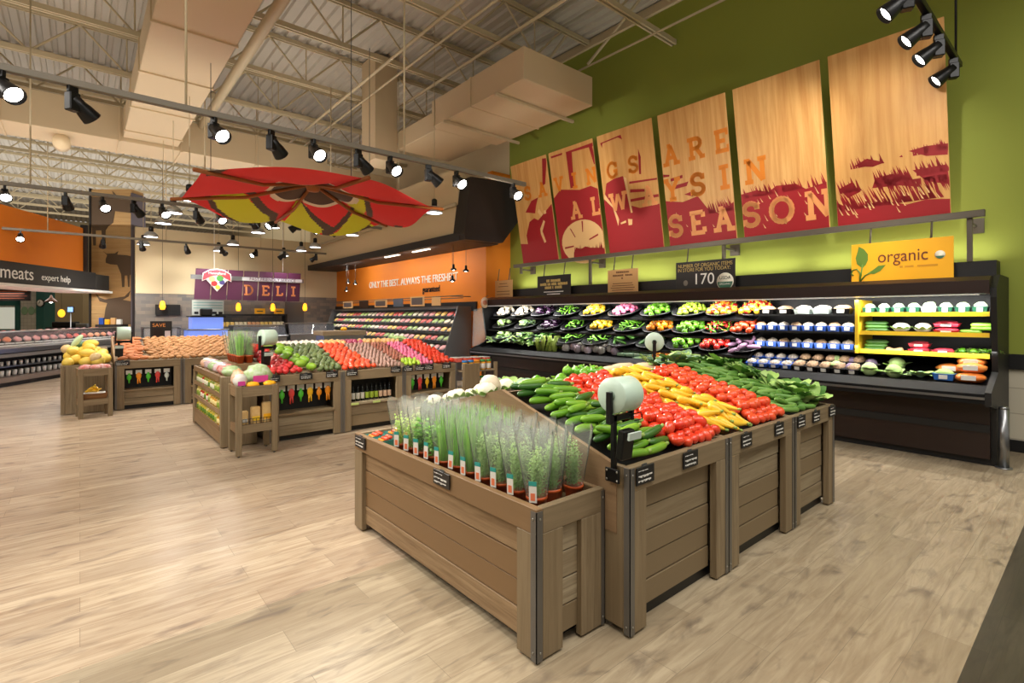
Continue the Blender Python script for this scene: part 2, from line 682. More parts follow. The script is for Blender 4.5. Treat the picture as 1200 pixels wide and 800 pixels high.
M_GREYM = mat('grey_metal', (112, 112, 112), 0.4, metal=0.6)
M_WHITE = mat('white_paint', (232, 230, 224), 0.5)
M_CHALK = mat('chalk_white', (236, 234, 226), 0.7)

# ------------------------------------------------------------------ floor
XL, XR, YB, YF = -16.0, 8.4, -4.0, 42.0
f = MB()
for k, (y0, y1) in enumerate(((3.03, YF), (0.44, 3.03), (YB, 0.44))):
    f.mi = k
    f.add([(XL, y0, 0), (XR, y0, 0), (XR, y1, 0), (XL, y1, 0)], [(0, 1, 2, 3)])
struct(f.build('floor', [M_FLOOR, M_FLOOR_G, M_FLOOR_D]))

# ------------------------------------------------------------------ walls
CEIL = 7.5
struct(MB().box(8.4, 8.6, YB, 10.0, 1.15, CEIL).build('wall_right', M_GREEN))
struct(MB().box(8.41, 8.6, YB, 10.0, 0.0, 1.15).build('wall_right_lower', M_TILE))
struct(MB().box(8.37, 8.405, YB, 10.0, 0.97, 1.15, bev=0.004).build('trim_1', M_BLACK))
struct(MB().box(8.385, 8.41, YB, 10.0, 0.0, 0.14, bev=0.004).build('baseboard_right', M_BLACK))
# recess with the orange wall
struct(MB().box(7.6, 7.8, 9.95, 19.5, 0.0, 3.31).build('wall_orange', M_ORANGE))
struct(MB().box(7.8, 8.4, 9.97, 10.15, 0.0, 5.2).build('wall_orange_return', M_ORANGE))
struct(MB().box(7.55, 7.6, 10.3, 19.5, 1.72, 1.96).build('trim_2', M_BLACK))
struct(MB().box(6.5, 7.62, 9.5, 19.5, 3.3, 3.48).build('ceiling_soffit', M_SOFFIT))
struct(MB().box(6.6, 6.8, 9.7, 19.5, 3.48, 5.0).build('wall_bulkhead', M_CREAM))
# black sloped bulkhead end where the soffit meets the green wall
bk = MB()
bk.prism([(6.5, 3.42), (6.68, 4.72), (8.36, 4.8), (8.36, 4.2), (7.6, 3.32), (6.52, 3.3)], -9.75, -9.3, M=Matrix.Rotation(PI / 2, 4, 'X'))
struct(bk.build('ceiling_bulkhead', M_SOFFIT))
struct(MB().box(8.4, 8.6, 10.0, YF, 3.0, CEIL).build('wall_right_far', M_CREAM))
# deli wall
struct(MB().box(1.3, 7.6, 19.5, 19.7, 0.0, 2.3).build('wall_back_tile', M_STONE))
struct(MB().box(1.3, 7.6, 19.48, 19.7, 2.3, 4.35).build('wall_back', M_CREAM))
struct(MB().box(XL, XR, YF, YF + 0.2, 0, CEIL).build('wall_far', M_CREAM))
struct(MB().box(XL - 0.2, XL, YB, YF, 0, CEIL).build('wall_left', M_CREAM))
dm = MB()
dm.box(5.7, 6.35, 19.46, 19.5, 0.0, 2.1)
struct(dm.build('door_1', mat('door_grey', (96, 92, 90), 0.5)))

# ------------------------------------------------------------------ metal deck, ribs along Y
dk = MB()
xs = []
x = XL
while x < XR + 0.2:
    xs += [(x, CEIL), (x + 0.11, CEIL), (x + 0.135, CEIL + 0.05), (x + 0.205, CEIL + 0.05)]
    x += 0.23
v = [(a, yy, z) for yy in (YB, YF) for a, z in xs]
n = len(xs)
dk.add(v, [(i, i + 1, n + i + 1, n + i) for i in range(n - 1)])
struct(dk.build('ceiling', M_DECK))
struct(MB().box(8.3, 8.4, YB, 10.0, 7.36, 7.5).build('trim_3', M_STEEL_CREAM))

# ------------------------------------------------------------------ open web joists along X
def make_truss(y, x0, x1, label):
    t = thing('roof_truss', label, 'roof truss', (x0, y, 6.6), group='cream open web roof trusses')
    L = x1 - x0
    a = MB()
    for s in (-0.055, 0.02):
        a.box(0, L, s, s + 0.035, 0.0, 0.09)
    a.build('bottom_chord', M_STEEL_CREAM, t)
    a = MB()
    for s in (-0.055, 0.02):
        a.box(0, L, s, s + 0.035, 0.80, 0.88)
    a.build('top_chord', M_STEEL_CREAM, t)
    a = MB()
    i, px = 0, 0.0
    while px < L - 1.5:
        a.tube([(px, 0, 0.82), (px + 0.75, 0, 0.05)], 0.022, 5, caps=False)
        a.tube([(px + 0.75, 0, 0.05), (px + 1.5, 0, 0.82)], 0.022, 5, caps=False)
        if i % 2 == 0:
            a.tube([(px + 0.75, 0, 0.05), (px + 0.75, 0, 0.82)], 0.016, 5, caps=False)
        px += 1.5
        i += 1
    a.build('web', M_STEEL_CREAM, t)
    return t


tr = make_truss(3.22, -9.0, 8.38, 'cream open web steel roof truss running under the metal deck')
kids(tr)
for k in range(1, 16):
    dup(tr, (-9.0, 3.22 + 2.03 * k, 6.6))
# pipes and rods along Y
def rod(name, x, z, y0, y1, r, label, cat='pipe'):
    o = MB().tube([(0, 0, 0), (0, y1 - y0, 0)], r, 10).build(name, M_STEEL_CREAM, None, (x, y0, z))
    return tag(o, label, cat)


rod('sprinkler_pipe', 2.2, 6.1, 2.5, 13.95, 0.085, 'thick cream sprinkler pipe running beside the large ceiling duct', 'pipe')
rod('conduit_pipe', 4.55, 6.52, 3.0, 16.0, 0.03, 'thin cream conduit under the trusses, nearest the sprinkler pipe')
rod('conduit_pipe', 4.95, 6.52, 3.0, 16.0, 0.022, 'thinnest cream conduit, middle one of three under the trusses')
rod('conduit_pipe', 5.75, 6.52, 3.0, 12.0, 0.03, 'thin cream conduit under the trusses, nearest the green wall')
rod('brace_rod', 7.3, 6.3, 3.0, 9.5, 0.02, 'lower thin cream brace rod crossing in front of the green wall', 'rod')
rod('brace_rod', 7.6, 6.85, 3.0, 9.5, 0.02, 'upper thin cream brace rod crossing in front of the green wall', 'rod')
rod('gas_pipe', 6.55, 4.15, 9.72, 19.4, 0.045, 'white pipe running along the cream bulkhead above the orange wall')
# braces down to the joist ends
for i, y in enumerate((5.25, 7.28)):
    o = MB().tube([(0, 0, 0), (0, 1.5, -0.85)], 0.03, 6).build('diagonal_brace', M_STEEL_CREAM, None, (7.7, y, 7.45))
    tag(o, ['cream diagonal brace by the green wall, nearer one', 'cream diagonal brace by the green wall behind the large box duct'][i], 'brace')

# ------------------------------------------------------------------ ducts
def duct(name, label, segs, ribs):
    t = thing(name, label, 'duct', segs[0][:1] + segs[0][2:3] + segs[0][4:5])
    for s in segs:
        MB().box(*s, bev=0.01).build('duct_section', M_DUCT, t, 'world')
    for s in ribs:
        MB().box(*s, bev=0.004).build('joint_flange', M_DUCT, t, 'world')
    return t


zb, zt = 5.5, 6.0
rb = []
for y in (4.6, 6.4, 8.2, 10.0, 11.8, 13.4):
    rb.append((0.70, 1.75, y - 0.02, y + 0.02, zb - 0.025, zt + 0.02))
duct('ceiling_duct', 'large flat cream air duct running away along the ceiling', [(0.72, 1.73, 1.0, 13.98, zb, zt)], rb)
duct('cross_duct', 'wide cream air duct crossing the ceiling at the end of the large flat duct', [(-6.0, 5.2, 14.0, 15.1, 5.42, 6.15), (5.2, 7.3, 14.0, 15.2, 5.0, 5.75)],
     [(x - 0.02, x + 0.02, 13.98, 15.12, 5.40, 6.17) for x in (-3.6, -1.2, 0.66, 1.8, 3.4)])
d2 = duct('box_duct', 'deep cream box duct hanging close to the green wall', [(5.42, 7.09, 6.1, 8.9, 5.4, 5.93), (5.55, 6.95, 8.9, 10.6, 5.4, 5.8)],
          [(5.40, 7.11, y - 0.015, y + 0.015, 5.385, 5.94) for y in (7.55,)])
for y in (6.75, 8.35):
    MB().box(5.36, 7.3, y, y + 0.05, 5.34, 5.39).build('hanger_strut', M_STEEL_CREAM, d2, 'world')
duct('duct_riser', 'tall square cream duct rising to the deck beside the box duct', [(5.0, 5.55, 10.6, 11.3, 5.1, 7.45)], [])
b = MB()
b.tube([(0, 0, 0), (0, 0.35, 0)], 0.15, 14)
o = b.build('drum_fan', M_DUCT, None, (-0.3, 14.3, 5.28))
tag(o, 'small white drum fan hanging under the cross duct', 'fan')
# ------------------------------------------------------------------ track lights
M_LENS = mat('lamp_lens', (255, 250, 240), 0.3, emit=22.0)
M_LENSOFF = mat('lamp_glass', (60, 60, 62), 0.2)
M_TRACK = mat('track_grey', (120, 112, 98), 0.5)
M_IRON = mat('wrought_grey', (98, 90, 78), 0.5, metal=0.4)
ORD = ['first', 'second', 'third', 'fourth', 'fifth', 'sixth', 'seventh', 'eighth', 'ninth', 'tenth', 'eleventh', 'twelfth', 'thirteenth', 'fourteenth', 'fifteenth', 'sixteenth', 'seventeenth', 'eighteenth', 'nineteenth', 'twentieth']


def make_spot(lit):
    """hangs from (0,0,0); the can points along local +X and down"""
    t = thing('track_spotlight', 'x', 'spotlight')
    MB().box(-0.05, 0.05, -0.02, 0.02, -0.05, 0.02, bev=0.004).build('track_adapter', M_BLACKM, t)
    MB().box(-0.055, 0.055, -0.05, 0.05, -0.25, -0.05, bev=0.01).build('ballast_box', M_BLACKM, t)
    M = Matrix.Translation((0.07, 0, -0.16)) @ Matrix.Rotation(math.radians(-52), 4, 'Y') @ Matrix.Rotation(PI, 4, 'Y')
    c = MB().lathe([(0.03, -0.10), (0.065, -0.09), (0.07, 0.0), (0.085, 0.06), (0.10, 0.16), (0.10, 0.17), (0.092, 0.17), (0.085, 0.10)], 16, M)
    can = c.build('lamp_can', M_BLACKM, t)
    MB().lathe([(0.0, 0.125), (0.086, 0.125), (0.086, 0.128), (0.0, 0.128)], 16, M).build('lens', M_LENS if lit else M_LENSOFF, can)
    a = MB()
    a.box(-0.02, 0.10, -0.012, 0.012, -0.12, -0.10)
    a.build('yoke', M_BLACKM, t)
    return t


SPOT_ON, SPOT_OFF = Kind(make_spot(True)), Kind(make_spot(False))
WARM = (1.0, 0.935, 0.84)


def track(x0, x1, y, z, heads, where, pw, aims):
    t = thing('lighting_track', 'long grey lighting track hung ' + where, 'lighting track', (x0, y, z))
    MB().box(x0, x1, y - 0.03, y + 0.03, z + 0.02, z + 0.08, bev=0.005).build('rail', M_TRACK, t, 'world')
    k = x0 + 0.6
    while k < x1:
        MB().tube([(k, y, z + 0.08), (k, y, 6.62)], 0.012, 6).build('hanger_rod', M_STEEL_CREAM, t, 'world')
        k += 2.4
    non = noff = 0
    for i, (x, lit) in enumerate(heads):
        aim = aims[i % len(aims)]
        a = math.atan2(aim[1] - y, aim[0] - x)
        if lit:
            non += 1
            lab = f'lit black spotlight, {ORD[non - 1]} lit one along the track {where}'
        else:
            noff += 1
            lab = f'black spotlight turned away, {ORD[noff - 1]} turned-away one along the track {where}'
        so = (SPOT_ON if lit else SPOT_OFF).put((x, y, z + 0.005), (0, 0, a), scale=0.8, label=lab, group='track spotlights')
        p = Vector((x, y, z)) + Vector((math.cos(a) * 0.20, math.sin(a) * 0.20, -0.30))
        lamp('spot_beam', 'SPOT', p, pw, WARM, target=aim, spot=math.radians(58), blend=0.7, rad=0.06, parent=so)


T1 = [(-0.50, 1), (-0.05, 0), (1.04, 1), (1.59, 0), (2.04, 1), (2.58, 0), (3.0, 1), (3.56, 0), (4.01, 1), (5.05, 1)]
track(-2.2, 5.3, 5.93, 3.6, T1, 'before the red umbrella', 300,
      [(1.2, 3.6, 0), (2.3, 7.5, 0.9), (2.2, 3.0, 0.7), (3.8, 7.5, 0.9), (2.6, 2.4, 0.9), (7.7, 7.6, 3.9), (3.4, 2.4, 0.9), (7.7, 5.2, 3.9), (4.0, 2.4, 0.9), (4.6, 3.0, 0.9)])
T2 = [(-0.89, 1), (-0.18, 0), (0.29, 1), (0.72, 0), (1.13, 1), (1.66, 0), (2.04, 1), (2.61, 0), (3.03, 1), (3.52, 0), (3.96, 1), (4.4, 0)]
track(-6.0, 5.4, 11.1, 3.6, T2, 'over the potato bins', 120, [(-0.6, 9.2, 0), (0.0, 11.9, 0.9), (0.9, 9.0, 0), (1.2, 11.6, 1.0), (2.0, 8.4, 0.9), (2.0, 11.6, 1.0), (2.6, 8.4, 0.9), (4.6, 13.2, 0.8)])
T3 = [(-1.08, 1), (0.45, 1), (1.25, 0), (2.27, 1), (3.15, 0), (4.07, 1), (4.89, 0), (5.87, 1)]
track(-6.0, 6.2, 16.8, 3.6, T3, 'before the deli wall', 150, [(-1.0, 14.0, 0), (0.4, 19.4, 2.0), (2.0, 19.4, 2.4), (3.4, 19.4, 2.6), (4.6, 14.0, 0)])
# the four heads by the green wall
t = thing('lighting_track', 'short lighting track high up near the green wall', 'lighting track', (5.2, 1.17, 4.5))
MB().box(5.0, 7.9, 1.14, 1.20, 4.52, 4.58, bev=0.005).build('rail', M_BLACKM, t, 'world')
for k in (5.4, 7.7):
    MB().tube([(k, 1.17, 4.56), (k, 1.17, 6.62)], 0.012, 6).build('hanger_rod', M_BLACKM, t, 'world')
for i, (x, z) in enumerate(((5.55, 4.5), (6.25, 4.5), (6.8, 4.5), (7.55, 4.5))):
    aim = [(7.9, 2.2, 3.6), (7.9, 3.8, 3.8), (7.3, 1.8, 1.2), (7.3, 3.2, 1.2)][i]
    so = SPOT_ON.put((x, 1.17, z), (0, 0, math.radians(118)), label=f'lit black spotlight near the green wall, {ORD[i]} from the aisle', group='wall spotlights', scale=0.85)
    lamp('spot_beam', 'SPOT', (x - 0.16, 1.17 + 0.26, z - 0.36), 160, WARM, target=aim, spot=math.radians(64), blend=0.7, rad=0.06, parent=so)

# ------------------------------------------------------------------ high bay lamps
M_SHADE = mat('aluminium_shade', (176, 178, 178), 0.35, metal=0.7)
M_BAYGLOW = mat('bay_glow', (240, 248, 255), 0.4, emit=9.0)
t = thing('high_bay_lamp', 'x', 'pendant lamp', group='aluminium high bay lamps')
MB().lathe([(0.05, 0.15), (0.10, 0.13), (0.155, 0.06), (0.165, 0.0), (0.160, 0.0), (0.15, 0.055), (0.095, 0.12), (0.03, 0.13)], 20).build('shade', M_SHADE, t)
MB().lathe([(0.0, 0.012), (0.158, 0.012), (0.158, 0.018), (0.0, 0.018)], 20).build('diffuser', M_BAYGLOW, t)
MB().lathe([(0.03, 0.15), (0.055, 0.16), (0.055, 0.27), (0.03, 0.29)], 12).build('lamp_housing', M_BLACKM, t)
MB().tube([(0, 0, 0.28), (0, 0, 3.87)], 0.008, 6).build('cord', M_STEEL_CREAM, t)
BAY = Kind(t)
bays = [(2.083, 17.802), (2.074, 20.821), (2.071, 23.769), (2.047, 26.556), (4.927, 21.072), (4.942, 24.102), (4.92, 26.9), (7.891, 21.6), (7.805, 24.279), (7.8, 26.9), (7.771, 18.392), (2.174, 15.551), (7.918, 12.855), (8.025, 15.25), (5.004, 18.555)]
bays.sort()
rows = {0: 'column nearest the cow pillar', 1: 'middle column', 2: 'column nearest the orange wall'}
cnt = {}
for x, y in sorted(bays, key=lambda p: p[1]):
    c = 0 if x < 3.5 else (1 if x < 6.5 else 2)
    cnt[c] = cnt.get(c, 0) + 1
    xx = x * 0.683
    if c == 2:
        xx = min(xx, 5.5)
    yy_ = y * 0.683
    if 13.8 < yy_ < 15.4 and c < 3:
        yy_ = 13.7 if yy_ < 14.6 else 15.5
    so = BAY.put((xx, yy_, 3.65), label=f'round aluminium high bay lamp, {ORD[cnt[c] - 1]} going back in the {rows[c]}')
    lamp('bay_beam', 'SPOT', (xx, yy_, 3.64), 130, (0.97, 0.98, 1.0), target=(xx, yy_, 0), spot=math.radians(130), blend=0.6, rad=0.14, parent=so)

# ------------------------------------------------------------------ the red umbrella
C0 = Vector((2.84, 8.26, 3.74))
SH = dict(
    y=[[(-1.3, 0.69), (-1.2, 0.48), (-0.98, 0.4), (-0.64, 0.84), (-0.3, 1.37), (-0.18, 1.75), (-0.27, 1.96), (-0.55, 1.79), (-0.94, 1.38), (-1.16, 1.09)],
       [(0.11, 2.22), (0.04, 2.01), (0.09, 1.63), (-0.04, 0.73), (0.17, 0.78), (0.66, 1.32), (0.73, 1.83), (0.92, 1.42), (0.92, 0.62), (1.02, 0.49), (1.76, 1.34), (1.44, 1.86), (0.67, 2.28)],
       [(0.36, -0.54), (0.56, -0.62), (0.91, 0.05), (1.06, 0.45), (0.95, 0.58), (0.73, 0.41)]],
    d=[[(-0.95, 0.36), (-0.73, 0.46), (-0.31, 1.06), (-0.15, 1.32), (-0.06, 1.79), (-0.07, 2.14), (-0.22, 2.15), (-0.86, 1.56), (-1.24, 1.14), (-1.39, 0.7), (-1.3, 0.69), (-1.16, 1.09), (-0.94, 1.38), (-0.55, 1.79), (-0.27, 1.96), (-0.18, 1.75), (-0.3, 1.37), (-0.64, 0.84)],
       [(-0.02, 0.65), (0.45, 1.01), (0.79, 1.22), (0.82, 0.65), (0.81, 0.31), (0.9, 0.52), (0.93, 0.91), (0.89, 1.5), (0.79, 1.83), (0.66, 1.4), (0.32, 1.09)],
       [(1.3, 1.25), (1.41, 0.98), (1.64, 1.22), (1.35, 1.49)],
       [(0.56, -0.62), (0.74, -0.42), (1.02, 0.01), (1.26, 0.55), (1.24, 0.7), (0.91, 0.05)],
       [(1.6, 0.36), (1.69, 0.21), (1.99, 0.81), (1.91, 0.92)],
       [(-1.66, -1.12), (-1.42, -1.2), (-1.48, -0.66), (-1.57, -0.52)]])


def inside(p, poly):
    r = False
    for i in range(len(poly)):
        (x0, y0), (x1, y1) = poly[i - 1], poly[i]
        if (y0 > p[1]) != (y1 > p[1]) and p[0] < (x1 - x0) * (p[1] - y0) / (y1 - y0) + x0:
            r = not r
    return r


t = thing('market_umbrella', 'big red fabric market umbrella with painted yellow-green peppers hung under the ceiling', 'umbrella', C0)
TIPS = [math.radians(30 + 60 * k) for k in range(6)]
RT = 1.92


def canopy_z(r, f_):
    # f_ is 0 on a rib, 1 midway; cloth sags between ribs
    return -0.34 * r / RT - 0.10 * math.sin(PI * min(r / RT, 1)) * (0.4 + 0.6 * f_)


cm = MB()
NA, NR = 252, 64
vs, fs = [], []
for j in range(NR + 1):
    for i in range(NA):
        a = 2 * PI * i / NA
        q = ((a - TIPS[0]) % (PI / 3)) - PI / 6       # 0 midway between two ribs
        edge = RT * (math.cos(PI / 6) / math.cos(q)) * (1 + (0.15 * (0.5 + 0.5 * math.cos(a - PI / 3)) - 0.05) * math.cos(3 * q) ** 2)
        fm = math.cos(3 * q)
        r = 0.16 + (edge - 0.16) * j / NR
        far = 0.5 + 0.5 * math.cos(a - PI / 3)
        vs.append((r * math.cos(a), r * math.sin(a), canopy_z(r / edge * RT, fm) + fm * (r / edge) ** 2 * (0.12 - 0.36 * far)))
for j in range(NR):
    for i in range(NA):
        k = (i + 1) % NA
        fs.append((j * NA + i, j * NA + k, (j + 1) * NA + k, (j + 1) * NA + i))
cm.add(vs, fs, True)
for n_, fc in enumerate(fs):
    cx = sum(vs[i][0] for i in fc) / 4
    cy = sum(vs[i][1] for i in fc) / 4
    r = math.hypot(cx, cy)
    k = 0
    if any(inside((cx, cy), p) for p in SH['y']):
        k = 1
    if any(inside((cx, cy), p) for p in SH['d']):
        k = 2
    if r < 0.62:
        k = 2
    elif r < 0.70:
        k = 3
    cm.m[n_] = k
M_RED = mat('umbrella_red', (232, 40, 44), 0.75)
cm.build('canopy', [M_RED, mat('pepper_yellow_green', (214, 214, 30), 0.75), mat('outline_brown', (84, 60, 48), 0.75), mat('ring_cream', (230, 214, 190), 0.75)], t)
M_RIB = wood('rib_timber', (150, 84, 40), (176, 104, 52), (110, 56, 26), 'x')
for a in TIPS:
    M = Matrix.Rotation(a, 4, 'Z')
    MB().tube([(0.05, 0, -0.05), (1.0, 0, -0.29), (2.06, 0, -0.36)], 0.028, 6, M=M).build('rib', M_RIB, t)
MB().lathe([(0.0, -0.16), (0.09, -0.15), (0.12, -0.06), (0.17, 0.02), (0.0, 0.05)], 16).build('hub', M_RIB, t)
for a in TIPS[::2]:
    MB().tube([(1.5 * math.cos(a), 1.5 * math.sin(a), -0.28), (1.5 * math.cos(a), 1.5 * math.sin(a), 2.88)], 0.006, 5).build('hanging_cable', M_GREYM, t)

# ------------------------------------------------------------------ the leaning wood panels on the green wall
M_PLY = wood('birch_plywood', (232, 186, 120), (214, 158, 88), (188, 124, 60), 'y', rough=0.45, fine=0.35, amp=0.35)
M_PRINT = mat('print_red', (158, 22, 30), 0.6)
M_LET_O = mat('lettering_orange', (226, 132, 26), 0.6)
M_LET_C = mat('lettering_peach', (236, 160, 96), 0.6)
PANB = Vector((8.0, 9.02, 2.84))
SL = math.hypot(0.4, 2.21)
PM = Matrix(((0, -0.4 / SL, -2.21 / SL, PANB.x), (-1, 0, 0, PANB.y), (0, 2.21 / SL, -0.4 / SL, PANB.z), (0, 0, 0, 1)))  # u, v, out of the face
PE = PM.to_euler()
GAPS = [(0.0, 1.17), (1.25, 2.47), (2.58, 3.81), (3.93, 5.14), (5.26, 6.46), (6.56, 7.76)]
ragr = random.Random(3)


def blades(x0, x1, y, n, h=0.12, lean=-0.4, up=1):
    out = []
    for _ in range(n):
        x = ragr.uniform(x0, x1)
        w = ragr.uniform(0.02, 0.05)
        hh = h * ragr.uniform(0.4, 1.2)
        yy = y(x) if callable(y) else y
        out.append([(x, yy - 0.05 * up), (x + w, yy - 0.05 * up), (x + w / 2 + lean * hh, yy + hh * up)])
    return out


RED = [
    [[(0, 0), (1.2, 0), (1.21, 0.89), (1.19, 1.22), (0.83, 1.0), (0.69, 0.92), (0.57, 0.98), (0.4, 0.92), (0.24, 0.63), (0.25, 0.43), (0.0, 0.46)], [(1.05, 2.19), (1.19, 2.17), (1.05, 1.65), (0.96, 1.63)], [(0.31, 1.15), (0.55, 1.37), (0.78, 1.41), (0.69, 1.26), (0.62, 1.08)]],
    [[(1.31, 2.17), (1.65, 2.17), (1.64, 2.13), (1.32, 2.13)], [(1.75, 2.16), (2.52, 2.17), (2.52, 2.1), (1.91, 2.12)], [(1.75, 2.16), (1.91, 2.12), (1.86, 1.42), (1.76, 1.42)], [(2.36, 2.12), (2.44, 2.13), (2.51, 1.76), (2.44, 1.76)], [(1.25, 0), (2.6, 0), (2.53, 1.25), (2.3, 1.37), (1.99, 1.35), (1.47, 1.45), (1.25, 1.3)]],
    [[(2.65, 2.11), (3.14, 2.14), (3.16, 2.05), (3.07, 2.11), (2.7, 2.09), (2.68, 2.01)], [(2.58, 0), (3.82, 0), (3.84, 0.77), (3.39, 0.76), (3.16, 0.85), (3.15, 1.1), (3.14, 1.35), (3.08, 1.4), (2.88, 1.39), (2.69, 1.34), (2.58, 0.99)], [(3.22, 1.27), (3.81, 1.22), (3.81, 1.19), (3.21, 1.23)], [(3.48, 1.81), (3.52, 1.65), (3.49, 1.35), (3.45, 1.36)], [(3.22, 1.13), (3.53, 1.08), (3.53, 1.03), (3.21, 1.07)], [(3.2, 0.95), (3.81, 0.94), (3.81, 0.89), (3.19, 0.9)]],
    [[(3.93, 0), (5.15, 0), (5.17, 0.6), (5.06, 0.53), (4.89, 0.43), (4.69, 0.55), (4.54, 0.77), (4.26, 0.72), (3.93, 0.79)], [(3.93, 1.25), (4.06, 1.22), (4.05, 1.19), (3.93, 1.2)], [(4.07, 1.15), (4.3, 1.17), (4.3, 1.12), (4.07, 1.1)], [(4.12, 1.02), (4.4, 1.04), (4.36, 0.97), (4.12, 0.96)], [(4.3, 0.84), (4.5, 0.88), (4.45, 0.78)]] + blades(4.7, 5.1, 0.5, 22, 0.16, -0.3),
    [[(5.22, 0), (6.48, 0), (6.48, 0.63), (6.19, 0.58), (6.06, 0.68), (5.93, 0.69), (5.79, 0.7), (5.68, 0.63), (5.5, 0.69), (5.22, 0.66)]] + blades(5.3, 6.45, 0.64, 40, 0.12, -0.4),
    [[(6.56, 0), (7.76, 0), (7.76, 0.17), (7.53, 0.2), (7.34, 0.17), (7.15, 0.24), (6.92, 0.25), (6.73, 0.2), (6.56, 0.33)], [(6.98, 0.44), (7.02, 0.56), (7.19, 0.58), (7.38, 0.5), (7.48, 0.36), (7.27, 0.42)], [(7.41, 0.58), (7.74, 0.58), (7.76, 0.34), (7.54, 0.42)], [(6.78, 0.76), (6.94, 0.83), (7.13, 0.74), (7.0, 0.71)], [(7.38, 0.82), (7.55, 0.84), (7.76, 0.82), (7.75, 0.69), (7.55, 0.72)], [(6.6, 0.5), (6.75, 0.56), (6.85, 0.42), (6.7, 0.36)], [(7.28, 0.77), (7.31, 0.79), (7.32, 0.76)]]
    + blades(6.58, 7.7, 0.25, 70, 0.2, -0.5) + blades(7.0, 7.4, 0.52, 30, 0.14, -0.4) + blades(7.4, 7.74, 0.55, 24, 0.14, -0.4) + blades(7.4, 7.75, 0.8, 18, 0.08, -0.3) + blades(6.75, 7.1, 0.78, 16, 0.09, -0.4) + blades(6.58, 6.85, 0.48, 16, 0.15, -0.4) + blades(7.0, 7.7, 0.42, 30, 0.14, 0.4, -1),
]
WHEEL = [(1.93 + 0.6 * math.cos(a) * (1 if math.cos(a) < 0 else 0.95), 0.30 + 0.45 * math.sin(a)) for a in [2 * PI * i / 28 for i in range(28)]]
CREAM = [[], [WHEEL], [[(2.62, 1.15), (2.8, 0.88), (2.9, 0.62), (2.86, 0.5), (2.78, 0.86), (2.6, 1.05)], [(3.1, 1.38), (3.16, 1.35), (3.22, 0.7), (3.18, 0.7)], [(2.92, 0.55), (3.05, 0.58), (3.05, 0.54), (2.93, 0.52)], [(3.1, 0.6), (3.2, 0.58), (3.18, 0.48), (3.1, 0.48)]], [], [], []]
CREAM[0] = [[(0.72, 0.72), (0.86, 0.9), (0.9, 0.86), (0.78, 0.66), (0.86, 0.42), (0.8, 0.4), (0.72, 0.6)], [(0.7, 1.1), (0.76, 1.16), (0.86, 1.02), (0.8, 0.98)], [(0.9, 1.1), (0.97, 1.1), (0.97, 1.03), (0.9, 1.02)]]
for g, cr in ((3, 6), (4, 16), (5, 26)):
    for _ in range(cr):
        x = ragr.uniform(GAPS[g][0] + 0.05, GAPS[g][1] - 0.1)
        y = ragr.uniform(0.08, 0.3 if g == 5 else 0.6)
        L_ = ragr.uniform(0.04, 0.12)
        CREAM[g].append([(x, y), (x + 0.02, y - 0.005), (x - 0.35 * L_, y + L_)])
RED2 = [[], [[(1.6 + 0.0, 0.62), (1.64, 0.6), (1.74, 0.42), (1.72, 0.41)], [(1.95, 0.72), (1.99, 0.72), (1.96, 0.5), (1.94, 0.5)], [(1.4, 0.24), (1.66, 0.25), (1.66, 0.22), (1.4, 0.2)], [(2.1, 0.34), (2.35, 0.42), (2.34, 0.38), (2.1, 0.31)], [(1.62, -0.0), (2.47, 0.0), (2.44, 0.12), (2.1, 0.16), (1.98, 0.2), (1.85, 0.16), (1.72, 0.2), (1.64, 0.1)]] + blades(1.64, 2.4, 0.15, 22, 0.09, 0.1), [], [], [], []]
LET = []


def word(w, x0, x1, y, h, m, lean=None):
    tot = sum(SLAB[c][0] if c != ' ' else 0.55 for c in w)
    sp = (x1 - x0 - tot * h) / max(len(w) - 1, 1)
    x = x0
    for c in w:
        if c == ' ':
            x += 0.55 * h + sp
            continue
        LET.append((m, strokes(c, x, y, h, 0.19)))
        x += SLAB[c][0] * h + sp


word('SAVINGS', 0.36, 3.44, 1.40, 0.31, 0)
word('ARE', 3.97, 5.16, 1.37, 0.35, 0)
word('AL', 1.69, 2.49, 0.79, 0.35, 1)
word('WA', 2.72, 3.76, 0.77, 0.35, 1)
word('YS', 3.93, 4.68, 0.77, 0.38, 0)
word('IN', 4.94, 5.68, 0.80, 0.37, 0)
word('SEASON', 3.95, 6.52, 0.14, 0.39, 1)
looks = ['with red field print and the letters S and A', 'with a red tractor wheel', 'with a red tractor body and the letters N and G', 'with the letters A R E on bare wood', 'with mostly bare wood over red grass', 'with no letters, nearest the corner spotlights']
for g, (u0, u1) in enumerate(GAPS):
    p = MB()
    p.box(u0, u1, 0, 2.25, -0.02, 0, bev=0.003)
    t = tag(p.build('wood_wall_panel', M_PLY, None), 'leaning plywood wall panel ' + looks[g], 'wall panel', 'plywood art panels')
    t.matrix_world = PM
    def layer(polys, z, name, m):
        q = MB()
        for po in polys:
            c = clip(po, u0 + 0.004, u1 - 0.004)
            if c:
                q.flat(c, z)
        if q.v:
            o = q.build(name, m, t)
    layer(RED[g], 0.002, 'red_print', M_PRINT)
    layer(CREAM[g], 0.003, 'bare_wood_print', mat('print_cream', (232, 190, 130), 0.6) if g == 0 else bpy.data.materials['print_cream'])
    layer(RED2[g], 0.004, 'red_print', M_PRINT)
    for mm, nm in ((0, 'orange_lettering'), (1, 'peach_lettering')):
        layer([po for k, ps in LET if k == mm for po in ps], 0.0055, nm, (M_LET_O, M_LET_C)[mm])

